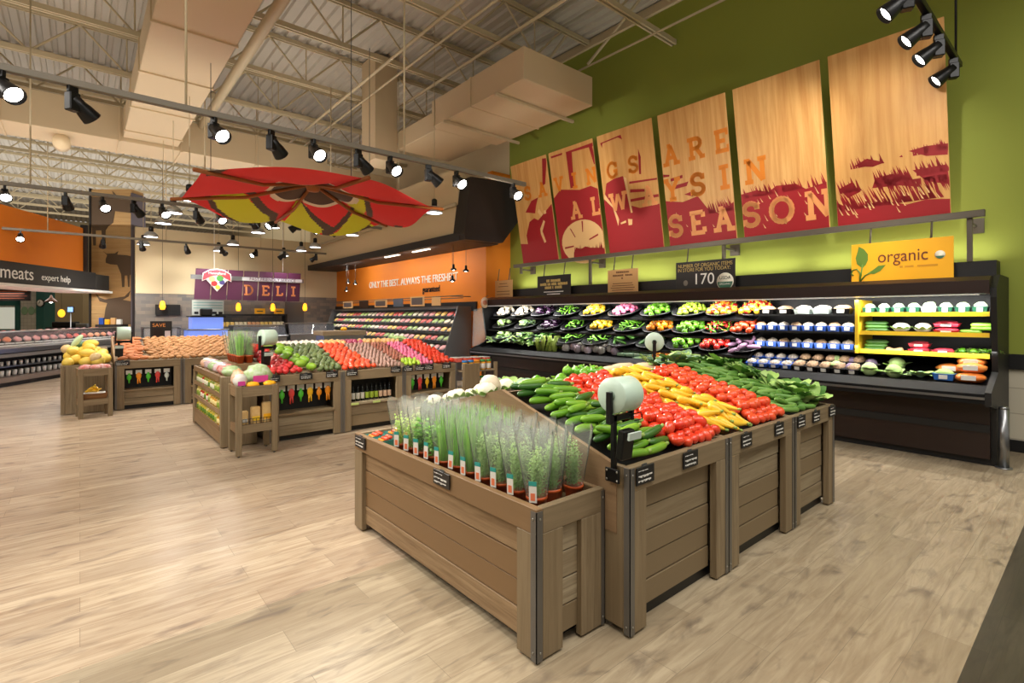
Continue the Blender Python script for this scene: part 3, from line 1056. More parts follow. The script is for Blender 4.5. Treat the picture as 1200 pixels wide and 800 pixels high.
# ------------------------------------------------------------------ rail below the panels and the signs on it
t = thing('sign_rail', 'long grey steel rail under the leaning wood panels, on brackets', 'rail', (7.95, 0.95, 2.77))
MB().box(7.925, 7.985, 0.95, 9.3, 2.75, 2.83, bev=0.006).build('rail_bar', M_IRON, t, 'world')
for y in (1.09, 4.1, 6.95, 9.1):
    b = MB()
    b.box(7.98, 8.03, y - 0.025, y + 0.025, 2.243 if y < 9 else 2.6, 2.80)
    bo = b.build('rail_post', M_IRON, t, 'world')
    b = MB()
    b.tube([(8.0, y, 2.70), (8.37, y, 2.70)], 0.018, 6)
    b.box(8.37, 8.398, y - 0.08, y + 0.08, 2.61, 2.79)
    b.build('wall_bracket', M_IRON, t, 'world')


M_KRAFT = mat('kraft_board', (206, 160, 104), 0.7)
M_SIGNB = mat('sign_black', (30, 24, 20), 0.55)
M_TXTG = mat('sign_gold_text', (196, 168, 98), 0.7)
M_TXTB = mat('sign_brown_text', (110, 70, 40), 0.7)


def hung_sign(name, label, y0, y1, z0, z1, m, x=7.9):
    """a board facing -X between y0 (near) and y1 (far)"""
    yc, zc = (y0 + y1) / 2, (z0 + z1) / 2
    t = thing(name, label, 'sign', (x, yc, z0))
    MB().box(x, x + 0.012, y0, y1, z0, z1, bev=0.002).build('sign_board', m, t, 'world')
    for y in (y0 + (y1 - y0) * 0.2, y1 - (y1 - y0) * 0.2):
        MB().tube([(x + 0.006, y, z1), (7.95, y, 2.76)], 0.012, 6).build('hanger', M_IRON, t, 'world')
    return t, yc


def worn_rows(t, m, rows):
    """lettering too small and blurred to read: rows of strokes the size of its words"""
    rg = random.Random(len(rows) * 7)
    q = MB()
    for ws, z, h in rows:
        y = (sum(ws) + 0.035 * (len(ws) - 1)) / 2
        for w in ws:
            e = y - w
            while y > e + 0.01:
                l = min(rg.uniform(0.022, 0.034), y - e)
                q.box(-0.003, 0, y - l, y, z, z + h * rg.uniform(0.85, 1.0))
                q.box(-0.003, 0, y - l - 0.008, y - l, z, z + h * 0.12)
                y -= l + 0.008
            y = e - 0.035
    q.build('lettering', m, t)


def sgn_text(t, body, size, dy, dz, m, sx=1.0, align='CENTER'):
    # dy is the distance towards the reader's right, dz above the board's foot
    return text(body, size, t, (-0.004, -dy, dz), FACE_X, m, 'lettering', align, 0.001, sx)


t, _ = hung_sign('hanging_sign', 'kraft brown hanging sign, furthest along the rail', 9.3, 10.0, 1.98, 2.47, M_KRAFT)
for k, w in enumerate((0.3, 0.38, 0.5, 0.5, 0.4)):
    b = MB()
    b.box(-0.003, 0, -w / 2, w / 2, 0.40 - k * 0.07 - (0.05 if k > 1 else 0), 0.415 - k * 0.07 - (0.05 if k > 1 else 0))
    b.build('text_line', M_TXTB, t)
t, _ = hung_sign('hanging_sign', 'black hanging sign with gold lettering and no seal', 7.4, 8.43, 1.96, 2.49, M_SIGNB)
worn_rows(t, M_TXTG, [((0.10, 0.30), 0.385, 0.06), ((0.20, 0.09, 0.16, 0.28), 0.31, 0.06), ((0.20, 0.04, 0.22), 0.235, 0.06)])
for k, w in enumerate((0.6, 0.4)):
    b = MB()
    b.box(-0.003, 0, -w / 2, w / 2, 0.16 - k * 0.05, 0.178 - k * 0.05)
    b.build('text_line', M_CHALK, t)
t, _ = hung_sign('hanging_sign', 'kraft brown hanging sign between the two black signs', 5.70, 6.41, 1.985, 2.49, M_KRAFT)
worn_rows(t, M_TXTB, [((0.30,), 0.435, 0.035), ((0.26, 0.16), 0.375, 0.035), ((0.05,), 0.32, 0.03)])
for k, w in enumerate((0.46, 0.5, 0.56, 0.5, 0.46)):
    b = MB()
    b.box(-0.003, 0, -w / 2, w / 2, 0.23 - k * 0.042, 0.243 - k * 0.042)
    b.build('text_line', M_TXTB, t)
t, _ = hung_sign('hanging_sign', 'black hanging sign with the chalk number 170 and a round seal', 3.86, 4.91, 2.0, 2.52, M_SIGNB)
sgn_text(t, 'NUMBER OF ORGANIC ITEMS', 0.085, 0.0, 0.42, M_TXTG, 0.86)
sgn_text(t, 'IN STORE FOR YOU TODAY:', 0.085, -0.02, 0.35, M_TXTG, 0.86)
sgn_text(t, '170', 0.26, -0.01, 0.13, M_CHALK)
sealM = Matrix.Translation((-0.003, -0.36, 0.155)) @ Matrix.Rotation(-PI / 2, 4, 'Y')
MB().lathe([(0, 0), (0.14, 0), (0.14, 0.002), (0, 0.002)], 28, sealM).build('seal', mat('seal_white', (226, 220, 200), 0.6), t)
hb = MB()
hb.prism([(0.125 * math.cos(a), 0.125 * math.sin(a)) for a in [PI + PI * i / 16 for i in range(17)]], 0, 0.003, Matrix.Translation((-0.006, -0.36, 0.15)) @ PM.to_quaternion().to_matrix().to_4x4() if False else Matrix.Translation((-0.004, -0.36, 0.15)) @ Euler(FACE_X).to_matrix().to_4x4())
hb.build('seal_band', mat('seal_green', (60, 110, 84), 0.6), t)
text('USDA', 0.075, t, (-0.007, -0.36, 0.19), FACE_X, mat('seal_text', (50, 70, 60), 0.6), ext=0.0008)
text('ORGANIC', 0.042, t, (-0.009, -0.36, 0.10), FACE_X, M_CHALK, ext=0.0008)
ap = MB()
ap.ball((-0.002, 0.34, 0.16), (0.002, 0.045, 0.05), 10, 6)
ap.build('chalk_apple', mat('chalk_grey', (120, 112, 100), 0.8), t)
# organic sign
M_YEL = mat('organic_yellow', (250, 180, 20), 0.5)
M_LEAF = mat('organic_leaf', (96, 130, 40), 0.5)
M_OBR = mat('organic_brown', (112, 50, 26), 0.5)
t, _ = hung_sign('hanging_sign', 'bright yellow hanging sign reading organic with a green sprig', 1.22, 2.27, 2.04, 2.55, M_YEL)
sgn_text(t, 'organic', 0.215, 0.03, 0.25, M_OBR, 0.82)
for k_, (dy, w_) in enumerate(((-0.02, 0.03), (-0.10, 0.09), (-0.28, 0.20))):
    MB().box(-0.003, 0, dy - w_ / 2, dy + w_ / 2, 0.168, 0.192).build('faint_lettering', mat('organic_tan', (214, 148, 20), 0.5) if k_ == 0 else bpy.data.materials['organic_tan'], t)
FX = Matrix.Translation((-0.003, 0, 0)) @ Euler(FACE_X).to_matrix().to_4x4()
def signshape(poly, name, m, z=0.0):
    q = MB()
    q.prism(poly, 0, 0.0015 + z, FX)
    return q.build(name, m, t)
leaf1 = [(-0.40, 0.19), (-0.46, 0.25), (-0.475, 0.33), (-0.45, 0.42), (-0.44, 0.48), (-0.38, 0.44), (-0.335, 0.37), (-0.335, 0.29), (-0.36, 0.23)]
leaf2 = [(-0.34, 0.12), (-0.28, 0.16), (-0.22, 0.21), (-0.14, 0.215), (-0.20, 0.14), (-0.27, 0.105)]
signshape(leaf1, 'leaf', M_LEAF)
signshape(leaf2, 'leaf', M_LEAF)
q = MB()
for pts in ([(-0.43, 0.0), (-0.41, 0.12), (-0.395, 0.24)], [(-0.43, 0.0), (-0.37, 0.09), (-0.30, 0.13)], [(-0.43, 0.0), (-0.42, 0.12), (-0.46, 0.185), (-0.51, 0.17), (-0.525, 0.12), (-0.50, 0.10)]):
    q.tube([FX @ Vector((a, b_, 0.001)) for a, b_ in pts], 0.009, 5)
q.build('stem', M_LEAF, t)
MB().lathe([(0, 0), (0.05, 0), (0.05, 0.002), (0, 0.002)], 24, Matrix.Translation((-0.003, -0.40, 0.30)) @ Matrix.Rotation(-PI / 2, 4, 'Y')).build('seal', bpy.data.materials['seal_white'], t)
signshape([(0.40 + 0.045 * math.cos(a), 0.297 + 0.045 * math.sin(a)) for a in [PI * 1.1 + PI * 0.8 * i / 10 for i in range(11)]], 'seal_band', bpy.data.materials['seal_green'], 0.003)
# ------------------------------------------------------------------ produce shapes
PR = random.Random(11)


def pm(name, c1, c2, rough=0.35, **k):
    return mat(name, c1, rough, var=c2, **k)


M_TOM = pm('tomato_red', (214, 40, 22), (234, 82, 44), 0.22, nscale=6, coat=0.3)
M_TOMO = pm('tomato_orange_red', (222, 58, 28), (236, 96, 52), 0.25, nscale=6, coat=0.2)
M_ZUC = pm('zucchini_green', (78, 138, 30), (142, 186, 56), 0.35, nscale=30, stretch=(0.3, 1, 1), rnd=0.5)
M_ZUCD = pm('zucchini_dark', (34, 76, 30), (76, 122, 40), 0.35, nscale=30, stretch=(0.3, 1, 1), rnd=0.5)
M_STEMG = pm('stem_green', (128, 158, 70), (160, 180, 96), 0.6)
M_SQU = pm('squash_yellow', (236, 178, 28), (248, 206, 64), 0.35, nscale=5)
M_CUC = pm('cucumber_green', (70, 124, 46), (124, 166, 76), 0.4, nscale=22, stretch=(0.3, 1, 1), rnd=0.5)
M_LEAFL = pm('leaf_light', (140, 182, 84), (184, 212, 130), 0.5, nscale=9)
M_LEAFD = pm('leaf_dark', (62, 112, 46), (104, 152, 70), 0.5, nscale=9)
M_LEAFB = pm('leaf_bluegreen', (104, 140, 112), (150, 178, 142), 0.55, nscale=9)
M_PEPG = pm('pepper_green', (78, 150, 28), (128, 190, 52), 0.25, nscale=4, coat=0.3)
M_PEPR = pm('pepper_red', (204, 28, 30), (226, 56, 40), 0.25, nscale=4, coat=0.3)
M_PEPY = pm('pepper_yellow', (244, 184, 24), (250, 208, 60), 0.25, nscale=4, coat=0.3)
M_PEPO = pm('pepper_orange', (240, 132, 20), (248, 162, 44), 0.25, nscale=4, coat=0.3)
M_LIME = pm('lime_green', (150, 192, 40), (186, 212, 72), 0.3, nscale=4)
M_EGG = pm('eggplant_purple', (40, 22, 44), (66, 38, 66), 0.2, coat=0.4)
M_CREAMV = pm('root_cream', (226, 208, 178), (240, 228, 206), 0.5, nscale=6)
M_BEIGE = pm('ginger_beige', (198, 160, 112), (222, 190, 144), 0.6, nscale=8)
M_PURP = pm('root_purple', (126, 88, 120), (160, 124, 150), 0.5, nscale=6)
M_PINK = pm('radish_pink', (214, 76, 120), (236, 140, 170), 0.4, nscale=5)
M_POT = pm('russet_brown', (158, 108, 62), (186, 138, 88), 0.7, nscale=12)
M_SWP = pm('sweet_potato', (184, 104, 56), (204, 134, 84), 0.65, nscale=9)
M_AVO = pm('avocado_green', (66, 84, 44), (104, 118, 66), 0.45, nscale=10, bump=0.3)
M_SHAL = pm('shallot_brown', (150, 112, 100), (190, 154, 138), 0.5, nscale=7)
M_SHALR = pm('shallot_red', (148, 84, 66), (176, 112, 88), 0.5, nscale=7)
M_ONW = pm('onion_white', (232, 222, 204), (244, 238, 226), 0.4, nscale=6)
M_ONY = pm('onion_yellow', (220, 166, 96), (234, 190, 128), 0.4, nscale=6)
M_ONR = pm('onion_red', (150, 40, 76), (184, 76, 108), 0.35, nscale=6)
M_MEL = pm('melon_yellow', (238, 198, 66), (246, 220, 110), 0.45, nscale=7)
M_MELT = pm('melon_tan', (220, 184, 120), (236, 210, 160), 0.6, nscale=30)
M_WAT = pm('watermelon_green', (40, 76, 34), (90, 130, 60), 0.4, nscale=9)
M_ARTI = pm('artichoke_grey', (146, 148, 132), (170, 160, 160), 0.6, nscale=12)
M_ARTP = pm('artichoke_purple', (140, 122, 146), (170, 160, 158), 0.6, nscale=12)
M_CABG = pm('cabbage_green', (150, 184, 108), (190, 212, 150), 0.5, nscale=7, bump=0.2)
M_CABP = pm('cabbage_purple', (112, 92, 128), (150, 134, 160), 0.5, nscale=7, bump=0.2)
M_CAUL = pm('cauliflower_white', (232, 224, 200), (244, 238, 222), 0.7, nscale=24, bump=0.6)
M_CARR = pm('carrot_orange', (238, 112, 30), (246, 144, 60), 0.45, nscale=6)
M_ASP = pm('asparagus_green', (128, 158, 56), (170, 186, 90), 0.5, nscale=9)
M_APP = pm('apple_red', (190, 20, 34), (220, 64, 54), 0.2, nscale=5, coat=0.3)


def lump(amp, fq, seed):
    o = Vector((seed * 7.1, seed * 3.3, seed * 1.7))
    return lambda p: 1 + amp * mnoise.noise(p * fq + o)


def egg(rx, ry, rz, m, nu=12, nv=8, fn=None, name='produce'):
    return MB().ball((0, 0, 0), (rx, ry, rz), nu, nv, fn).mesh(name, m)


def long_veg(L, r, bend, m, prof, n=10, k=10, name='produce'):
    pts, rr = [], []
    for i in range(k + 1):
        t = i / k
        x = (t - 0.5) * L
        pts.append((x, bend * (1 - (2 * t - 1) ** 2) - bend * 0.5, 0))
        rr.append(max(r * prof(t), 0.001))
    return MB().tube(pts, rr, n).mesh(name, m)


def stem_mesh(x, r, L, m):
    return MB().tube([(x, 0, 0), (x + L * 0.6, 0, 0.002), (x + L, 0.002, 0.004)], [r * 1.25, r, r * 1.1], 6).mesh('stem', m)


rounded = lambda t: min(1, (max(t, 0) / 0.12) ** 0.5) * min(1, (max(1 - t, 0) / 0.10) ** 0.5)
taper = lambda t: rounded(t) * (0.78 + 0.22 * math.sin(PI * min(1, t * 0.9)))
ME = {}
ME['plum_tomato'] = [egg(0.034, 0.034, 0.045, M_TOM, 14, 10, lump(0.05, 1.2, i), 'plum_tomato') for i in range(3)]
ME['round_tomato'] = [egg(0.041, 0.041, 0.034, M_TOMO, 14, 10, lump(0.05, 1.4, i), 'round_tomato') for i in range(3)]
ME['zucchini'] = [long_veg(0.20, 0.023, b, m, taper, 12, 12, 'zucchini') for b, m in ((0.006, M_ZUC), (-0.008, M_ZUC), (0.010, M_ZUC), (-0.006, M_ZUCD))]
ZSTEM = stem_mesh(0.094, 0.010, 0.025, M_STEMG)
cuc_p = lambda t: rounded(t) * (0.9 + 0.1 * math.sin(PI * t))
ME['cucumber'] = [long_veg(0.17, 0.020, b, M_CUC, cuc_p, 10, 10, 'cucumber') for b in (0.008, -0.006, 0.0)]
squ_p = lambda t: rounded(t) * (1.0 if t < 0.35 else max(0.42, 1.0 - 1.25 * (t - 0.35)))
ME['yellow_squash'] = [long_veg(0.17, 0.029, b, M_SQU, squ_p, 12, 12, 'yellow_squash') for b in (0.020, -0.018, 0.008)]
SQSTEM = stem_mesh(0.082, 0.008, 0.02, M_STEMG)


def pepper_mesh(m, name, r=0.042):
    v = MB()
    def fn(p):
        a = math.atan2(p.y, p.x)
        return (1 - 0.09 * abs(math.sin(1.5 * a)) * (1 - 0.3 * p.z)) * (1 - 0.22 * max(0, abs(p.z) - 0.75) / 0.25)
    v.ball((0, 0, 0), (r, r, r * 1.12), 15, 8, fn)
    v.mi = 1
    v.tube([(0, 0, r * 0.8), (0.002, 0, r * 1.05), (0.006, 0, r * 1.3)], [0.010, 0.006, 0.006], 6)
    return v.mesh(name, [m, M_STEMG])


ME['green_pepper'] = [pepper_mesh(M_PEPG, 'green_pepper')]
ME['red_pepper'] = [pepper_mesh(M_PEPR, 'red_pepper')]
ME['yellow_pepper'] = [pepper_mesh(M_PEPY, 'yellow_pepper')]
ME['orange_pepper'] = [pepper_mesh(M_PEPO, 'orange_pepper')]
ME['lime'] = [egg(0.036, 0.030, 0.030, M_LIME, 9, 6, None, 'lime')]
ME['eggplant'] = [long_veg(0.15, 0.042, 0.01, M_EGG, squ_p, 10, 9, 'eggplant')]
ME['root'] = [egg(0.045, 0.04, 0.038, M_CREAMV, 9, 6, lump(0.15, 1.5, i), 'root') for i in range(2)]
ME['ginger'] = [long_veg(0.14, 0.022, 0.02, M_BEIGE, lambda t: rounded(t) * (0.8 + 0.3 * math.sin(9 * t)), 8, 9, 'ginger')]
ME['purple_root'] = [long_veg(0.17, 0.028, 0.01, M_PURP, lambda t: rounded(t) * (0.5 + 0.5 * math.sin(PI * t)), 8, 8, 'purple_root')]
ME['turnip'] = [egg(0.036, 0.036, 0.034, M_PINK, 9, 6, None, 'turnip')]
ME['bean'] = [long_veg(0.12, 0.010, 0.012, M_PEPG, rounded, 6, 6, 'bean')]
ME['dark_cucumber'] = [long_veg(0.2, 0.022, 0.006, M_ZUCD, cuc_p, 8, 8, 'dark_cucumber')]
ME['chili'] = [long_veg(0.09, 0.014, 0.008, M_PEPR, squ_p, 7, 6, 'chili')]
ME['green_chili'] = [long_veg(0.10, 0.015, 0.008, M_PEPG, squ_p, 7, 6, 'green_chili')]
ME['orange_fruit'] = [egg(0.03, 0.03, 0.03, M_PEPO, 9, 6, None, 'orange_fruit')]
ME['potato'] = [egg(0.056, 0.034, 0.031, M_POT, 10, 7, lump(0.12, 1.6, i), 'potato') for i in range(4)]
ME['sweet_potato'] = [long_veg(0.17, 0.036, b, M_SWP, lambda t: rounded(t) * (0.45 + 0.55 * math.sin(PI * t)), 9, 9, 'sweet_potato') for b in (0.02, -0.015)]
ME['avocado'] = [MB().ball((0, 0, 0), (0.036, 0.036, 0.05), 10, 7, lambda p: 1 - 0.18 * max(0, p.z)).mesh('avocado', M_AVO)]
ME['shallot'] = [egg(0.024, 0.022, 0.022, M_SHAL, 8, 5, lump(0.15, 1.6, 2), 'shallot')]
ME['shallot_red'] = [egg(0.026, 0.024, 0.024, M_SHALR, 8, 5, lump(0.15, 1.6, 2), 'shallot')]
ME['papaya'] = [MB().ball((0, 0, 0), (0.055, 0.055, 0.085), 12, 8, lambda p: 1 - 0.15 * max(0, p.z)).mesh('papaya', pm('papaya_green', (92, 158, 34), (160, 190, 60), 0.3, nscale=4))]
ME['onion_white'] = [MB().ball((0, 0, 0), (0.042, 0.042, 0.04), 10, 7, lambda p: 1 + 0.25 * max(0, p.z - 0.85) / 0.15).mesh('onion', M_ONW)]
ME['onion_yellow'] = [MB().ball((0, 0, 0), (0.042, 0.042, 0.04), 10, 7, lambda p: 1 + 0.25 * max(0, p.z - 0.85) / 0.15).mesh('onion', M_ONY)]
ME['onion_red'] = [MB().ball((0, 0, 0), (0.042, 0.042, 0.04), 10, 7, lambda p: 1 + 0.25 * max(0, p.z - 0.85) / 0.15).mesh('onion', M_ONR)]
ME['pink_radish'] = [egg(0.03, 0.03, 0.028, M_PINK, 8, 6, None, 'pink_potato')]
ME['apple'] = [MB().ball((0, 0, 0), (0.043, 0.043, 0.039), 12, 8, lambda p: 1 - 0.16 * max(0, abs(p.z) - 0.8) / 0.2).mesh('apple', M_APP)]
ME['melon'] = [egg(0.095, 0.085, 0.085, M_MEL, 14, 9, lump(0.05, 1.2, 1), 'melon')]
ME['melon_tan'] = [egg(0.08, 0.08, 0.08, M_MELT, 14, 9, None, 'melon')]
ME['watermelon'] = [egg(0.13, 0.1, 0.1, M_WAT, 14, 9, None, 'watermelon')]


def artichoke_mesh(m, name, r=0.055):
    v = MB()
    v.ball((0, 0, 0), (r * 0.8, r * 0.8, r * 0.85), 9, 6)
    for j, (zz, n, tl) in enumerate(((-0.5, 8, 0.3), (-0.05, 9, 0.55), (0.4, 8, 0.9), (0.75, 5, 1.2))):
        for i in range(n):
            a = 2 * PI * (i + 0.5 * j) / n
            rr = r * math.sqrt(max(0.05, 1 - zz * zz)) * 0.86
            c, s_ = math.cos(a), math.sin(a)
            w = r * 0.34
            px, py, pz = rr * c, rr * s_, zz * r * 0.85
            v.add([(px - s_ * w, py + c * w, pz - r * 0.2), (px + s_ * w, py - c * w, pz - r * 0.2), (px * 1.12 * (1 - 0.15 * tl), py * 1.12 * (1 - 0.15 * tl), pz + r * 0.42), (px * 1.12, py * 1.12, pz)], [(0, 3, 2), (3, 1, 2), (0, 1, 3)], True)
    return v.mesh(name, m)


ME['artichoke'] = [artichoke_mesh(M_ARTI, 'artichoke'), artichoke_mesh(M_ARTP, 'artichoke')]


def leaf(v, base, d, L, W, curl=0.5, ruf=0.0, n=5, up=(0, 0, 1), rnd=PR):
    """one leaf blade from base going along d, curling over"""
    d = Vector(d).normalized()
    u = Vector(up)
    side = d.cross(u)
    side = side.normalized() if side.length > 1e-4 else Vector((1, 0, 0))
    nrm = side.cross(d)
    vs, fs = [], []
    p = Vector(base)
    ang = 0.0
    for i in range(n + 1):
        t = i / n
        w = W * (math.sin(PI * min(1, t * 0.86 + 0.08)) ** 0.7) * (1 - 0.15 * t)
        dd = (d * math.cos(ang) - nrm * math.sin(ang))
        nn = (nrm * math.cos(ang) + d * math.sin(ang))
        r1, r2 = (rnd.uniform(-ruf, ruf) for _ in (0, 1))
        vs += [p - side * w + nn * (0.25 * w + r1), p + nn * 0, p + side * w + nn * (0.25 * w + r2)]
        p = p + dd * (L / n)
        ang += curl / n
    for i in range(n):
        a = i * 3
        fs += [(a, a + 1, a + 4, a + 3), (a + 1, a + 2, a + 5, a + 4)]
    v.add(vs, fs, True)


def leafy_head(m1, m2, name, n=10, L=0.13, W=0.05, core=0.045, ruf=0.006, seed=1):
    rg = random.Random(seed)
    v = MB()
    v.ball((0, 0, core * 0.7), (core, core, core * 0.95), 10, 7, lump(0.12, 2, seed))
    for i in range(n):
        v.mi = i % 2
        a = 2 * PI * i / n + rg.uniform(-0.2, 0.2)
        el = rg.uniform(0.3, 0.9)
        leaf(v, (0.015 * math.cos(a), 0.015 * math.sin(a), 0), (math.cos(a) * math.cos(el), math.sin(a) * math.cos(el), math.sin(el)), L * rg.uniform(0.8, 1.1), W * rg.uniform(0.8, 1.1), rg.uniform(0.3, 1.0), ruf, 5, rnd=rg)
    return v.mesh(name, [m1, m2])


ME['leafy_green'] = [leafy_head(M_LEAFL, M_LEAFD, 'leafy_green', 11, 0.15, 0.055, seed=i) for i in (1, 2, 3)]
ME['pale_green'] = [leafy_head(M_LEAFB, M_LEAFL, 'kale_head', 12, 0.15, 0.05, seed=i) for i in (4, 5)]
ME['lettuce'] = [leafy_head(M_PEPG, M_LEAFL, 'lettuce', 14, 0.12, 0.06, 0.06, 0.01, seed=i) for i in (6, 7)]
ME['cabbage'] = [leafy_head(M_CABG, M_CABG, 'cabbage', 7, 0.13, 0.06, 0.075, 0.003, seed=8)]
ME['purple_cabbage'] = [leafy_head(M_CABP, M_CABP, 'purple_cabbage', 6, 0.12, 0.055, 0.07, 0.003, seed=9)]
v = MB()
v.ball((0, 0, 0.06), (0.075, 0.075, 0.06), 16, 10, lump(0.16, 5, 3))
v.mi = 1
rg0 = random.Random(5)
for i in range(8):
    a = 2 * PI * i / 8
    leaf(v, (0.02 * math.cos(a), 0.02 * math.sin(a), 0), (math.cos(a) * 0.8, math.sin(a) * 0.8, 0.5), 0.11, 0.035, -0.5, 0.003, 5, rnd=rg0)
ME['cauliflower'] = [v.mesh('cauliflower', [M_CAUL, M_LEAFL])]
v = MB()
rg0 = random.Random(15)
for i in range(26):
    a, q = rg0.uniform(0, 2 * PI), rg0.uniform(0, 0.035)
    b = (q * math.cos(a), q * math.sin(a))
    v.tube([(b[0], b[1], 0), (b[0] * 1.1, b[1] * 1.1, 0.15), (b[0] * 1.25, b[1] * 1.25, 0.21)], [0.006, 0.006, 0.003], 5)
ME['asparagus'] = [v.mesh('asparagus_bunch', M_ASP)]


XF = None


def item(name, me, label, cat, group, loc, rot=(0, 0, 0), scale=1.0, parts=()):
    if XF is not None:
        loc = XF @ Vector(loc)
        rot = (XF.to_3x3() @ Euler(rot).to_matrix()).to_euler()
    o = bpy.data.objects.new(name, me)
    COL.objects.link(o)
    o.location = loc
    o.rotation_euler = rot
    if not isinstance(scale, (tuple, list)):
        scale = (scale,) * 3
    o.scale = scale
    tag(o, label, cat, group)
    for pn, pme in parts:
        c = bpy.data.objects.new(pn, pme)
        COL.objects.link(c)
        c.parent = o
    return o


def slope_rot(surf, x, y, yaw, roll=0.0, pitch=0.0):
    e = 0.01
    n = Vector((-(surf(x + e, y) - surf(x - e, y)) / (2 * e), -(surf(x, y + e) - surf(x, y - e)) / (2 * e), 1)).normalized()
    q = Vector((0, 0, 1)).rotation_difference(n)
    return (q.to_matrix() @ Euler((roll, pitch, yaw)).to_matrix()).to_euler()


def heap(name, key, label, cat, group, xr, yr, surf, sx, sy, h, yaw=(0, PI), tilt=0.25, jit=0.18, parts=(), sc=(0.92, 1.08), keep=None, lie=False, limit=9999):
    """one layer of single items laid side by side over a sloping surface"""
    n = 0
    j = 0
    y = yr[0] + sy / 2
    while y < yr[1] - sy * 0.2:
        x = xr[0] + sx / 2 + (sx / 2 if j % 2 else 0)
        while x < xr[1] - sx * 0.2:
            px, py = x + PR.uniform(-jit, jit) * sx, y + PR.uniform(-jit, jit) * sy
            if (keep is None or keep(px, py)) and n < limit:
                ya = yaw[0] + PR.uniform(-1, 1) * yaw[1]
                roll = (PI / 2 if lie else 0) + PR.uniform(-tilt, tilt)
                item(name, PR.choice(ME[key]), label, cat, group, (px, py, surf(px, py) + h + PR.uniform(0, 0.2) * h), slope_rot(surf, px, py, ya, roll, PR.uniform(-tilt, tilt)), PR.uniform(*sc), parts)
                n += 1
            x += sx
        y += sy
        j += 1
    return n


def dome(name, key, label, cat, group, c, R, n, h, tiltx=0.0, yaw=(0, PI), tilt=0.6, sc=(0.9, 1.1), sub=None, top=0.06):
    """items mounded in a dish at c; tiltx leans the mound towards -X; sub keeps part of the mound"""
    M = Matrix.Rotation(-tiltx, 4, 'Y')
    for i in range(n):
        q = math.sqrt((i + 0.5) / n)
        a = i * 2.399963
        px, py = R * q * math.cos(a), R * q * math.sin(a)
        if sub and not sub(px, py):
            continue
        p = M @ Vector((px, py, h + top * (1 - q * q)))
        item(name, PR.choice(ME[key]), label, cat, group, (c[0] + p.x, c[1] + p.y, c[2] + p.z), (PR.uniform(-tilt, tilt), PR.uniform(-tilt, tilt) - tiltx, yaw[0] + PR.uniform(-1, 1) * yaw[1]), PR.uniform(*sc))
# ------------------------------------------------------------------ the long open cooler along the green wall
CY0, CY1 = 0.84, 9.75
M_SHELFB = mat('shelf_black', (12, 12, 13), 0.45)
M_YSTRIP = mat('yellow_strip', (240, 196, 40), 0.5)
M_CASEBACK = mat('case_back', (20, 18, 18), 0.5)
M_CASELIGHT = mat('case_light', (255, 252, 244), 0.4, emit=0.3)
cool = thing('produce_cooler', 'long dark brown open produce cooler standing along the green wall', 'cooler', (7.4, CY0, 0))
XZ = Matrix.Rotation(PI / 2, 4, 'X')  # prism in x,z extruded along -y


def cprism(poly, y0, y1, name, m, parent=cool):
    b = MB()
    b.prism(poly, -y1, -y0, XZ)
    return b.build(name, m, parent, 'world')


cprism([(7.42, 0.0), (8.3, 0.0), (8.3, 0.1), (7.42, 0.1)], CY0, CY1, 'kick_plate', M_BLACK)
fp = cprism([(7.34, 0.08), (8.05, 0.08), (8.05, 0.72), (7.34, 0.72)], CY0, CY1, 'front_panel', M_DKBROWN)
cprism([(7.32, 0.36), (7.345, 0.36), (7.345, 0.44), (7.32, 0.44)], CY0, CY1, 'bumper', M_BLACK)
cprism([(7.0, 0.70), (7.36, 0.66), (7.36, 0.80), (7.24, 0.872), (7.16, 0.872), (7.0, 0.80)], CY0, CY1, 'front_lip', mat('lip_black', (8, 8, 9), 0.6, spec=0.25))
cprism([(6.985, 0.745), (7.0, 0.745), (7.0, 0.77), (6.985, 0.77)], CY0, CY1, 'bumper', M_STEEL)
cprism([(7.24, 0.76), (8.06, 0.80), (8.06, 1.08), (7.24, 0.835)], CY0, CY1, 'bottom_deck', M_SHELFB)
cprism([(8.05, 0.1), (8.3, 0.1), (8.3, 2.0), (8.05, 2.0)], CY0, CY1, 'back_panel', M_CASEBACK)
cprism([(7.30, 1.84), (8.3, 1.84), (8.3, 2.03), (7.42, 2.03), (7.30, 1.98)], CY0, CY1, 'canopy', M_DKBROWN)
cprism([(8.0, 2.03), (8.3, 2.03), (8.3, 2.24), (8.0, 2.24)], CY0 + 0.02, CY1, 'canopy_box', M_BLACK)
cprism([(7.42, 1.828), (7.50, 1.828), (7.50, 1.84), (7.42, 1.84)], CY0 + 0.1, CY1 - 0.1, 'light_tube', M_CASELIGHT)
endp = [(7.42, 0.0), (8.33, 0.0), (8.33, 2.05), (7.62, 2.05), (7.36, 1.9), (7.36, 1.80), (7.48, 1.0), (7.2, 0.9), (7.0, 0.82), (7.0, 0.68), (7.36, 0.62)]
cprism(endp, CY0 - 0.05, CY0, 'end_panel', M_BLACK)
cprism(endp, CY1, CY1 + 0.05, 'end_panel', M_BLACK)
gl = MB()
gl.prism([(7.2, 0.9), (7.48, 1.0), (7.36, 1.80), (7.1, 1.75), (7.06, 0.88)], -CY1 - 0.03, -CY1 - 0.01, XZ)
gl.build('end_glass', glass_mat('case_glass', (220, 230, 230), 0.25), cool, 'world')
for x, z, nm in ((7.55, 1.525, 'upper'), (7.48, 1.245, 'middle'), (7.40, 0.985, 'lower')):
    cprism([(x, z), (8.05, z + (8.05 - x) * 0.364), (8.05, z + 0.03 + (8.05 - x) * 0.364), (x, z + 0.03)], 3.42, CY1 - 0.01, 'sloped_shelf', M_SHELFB)
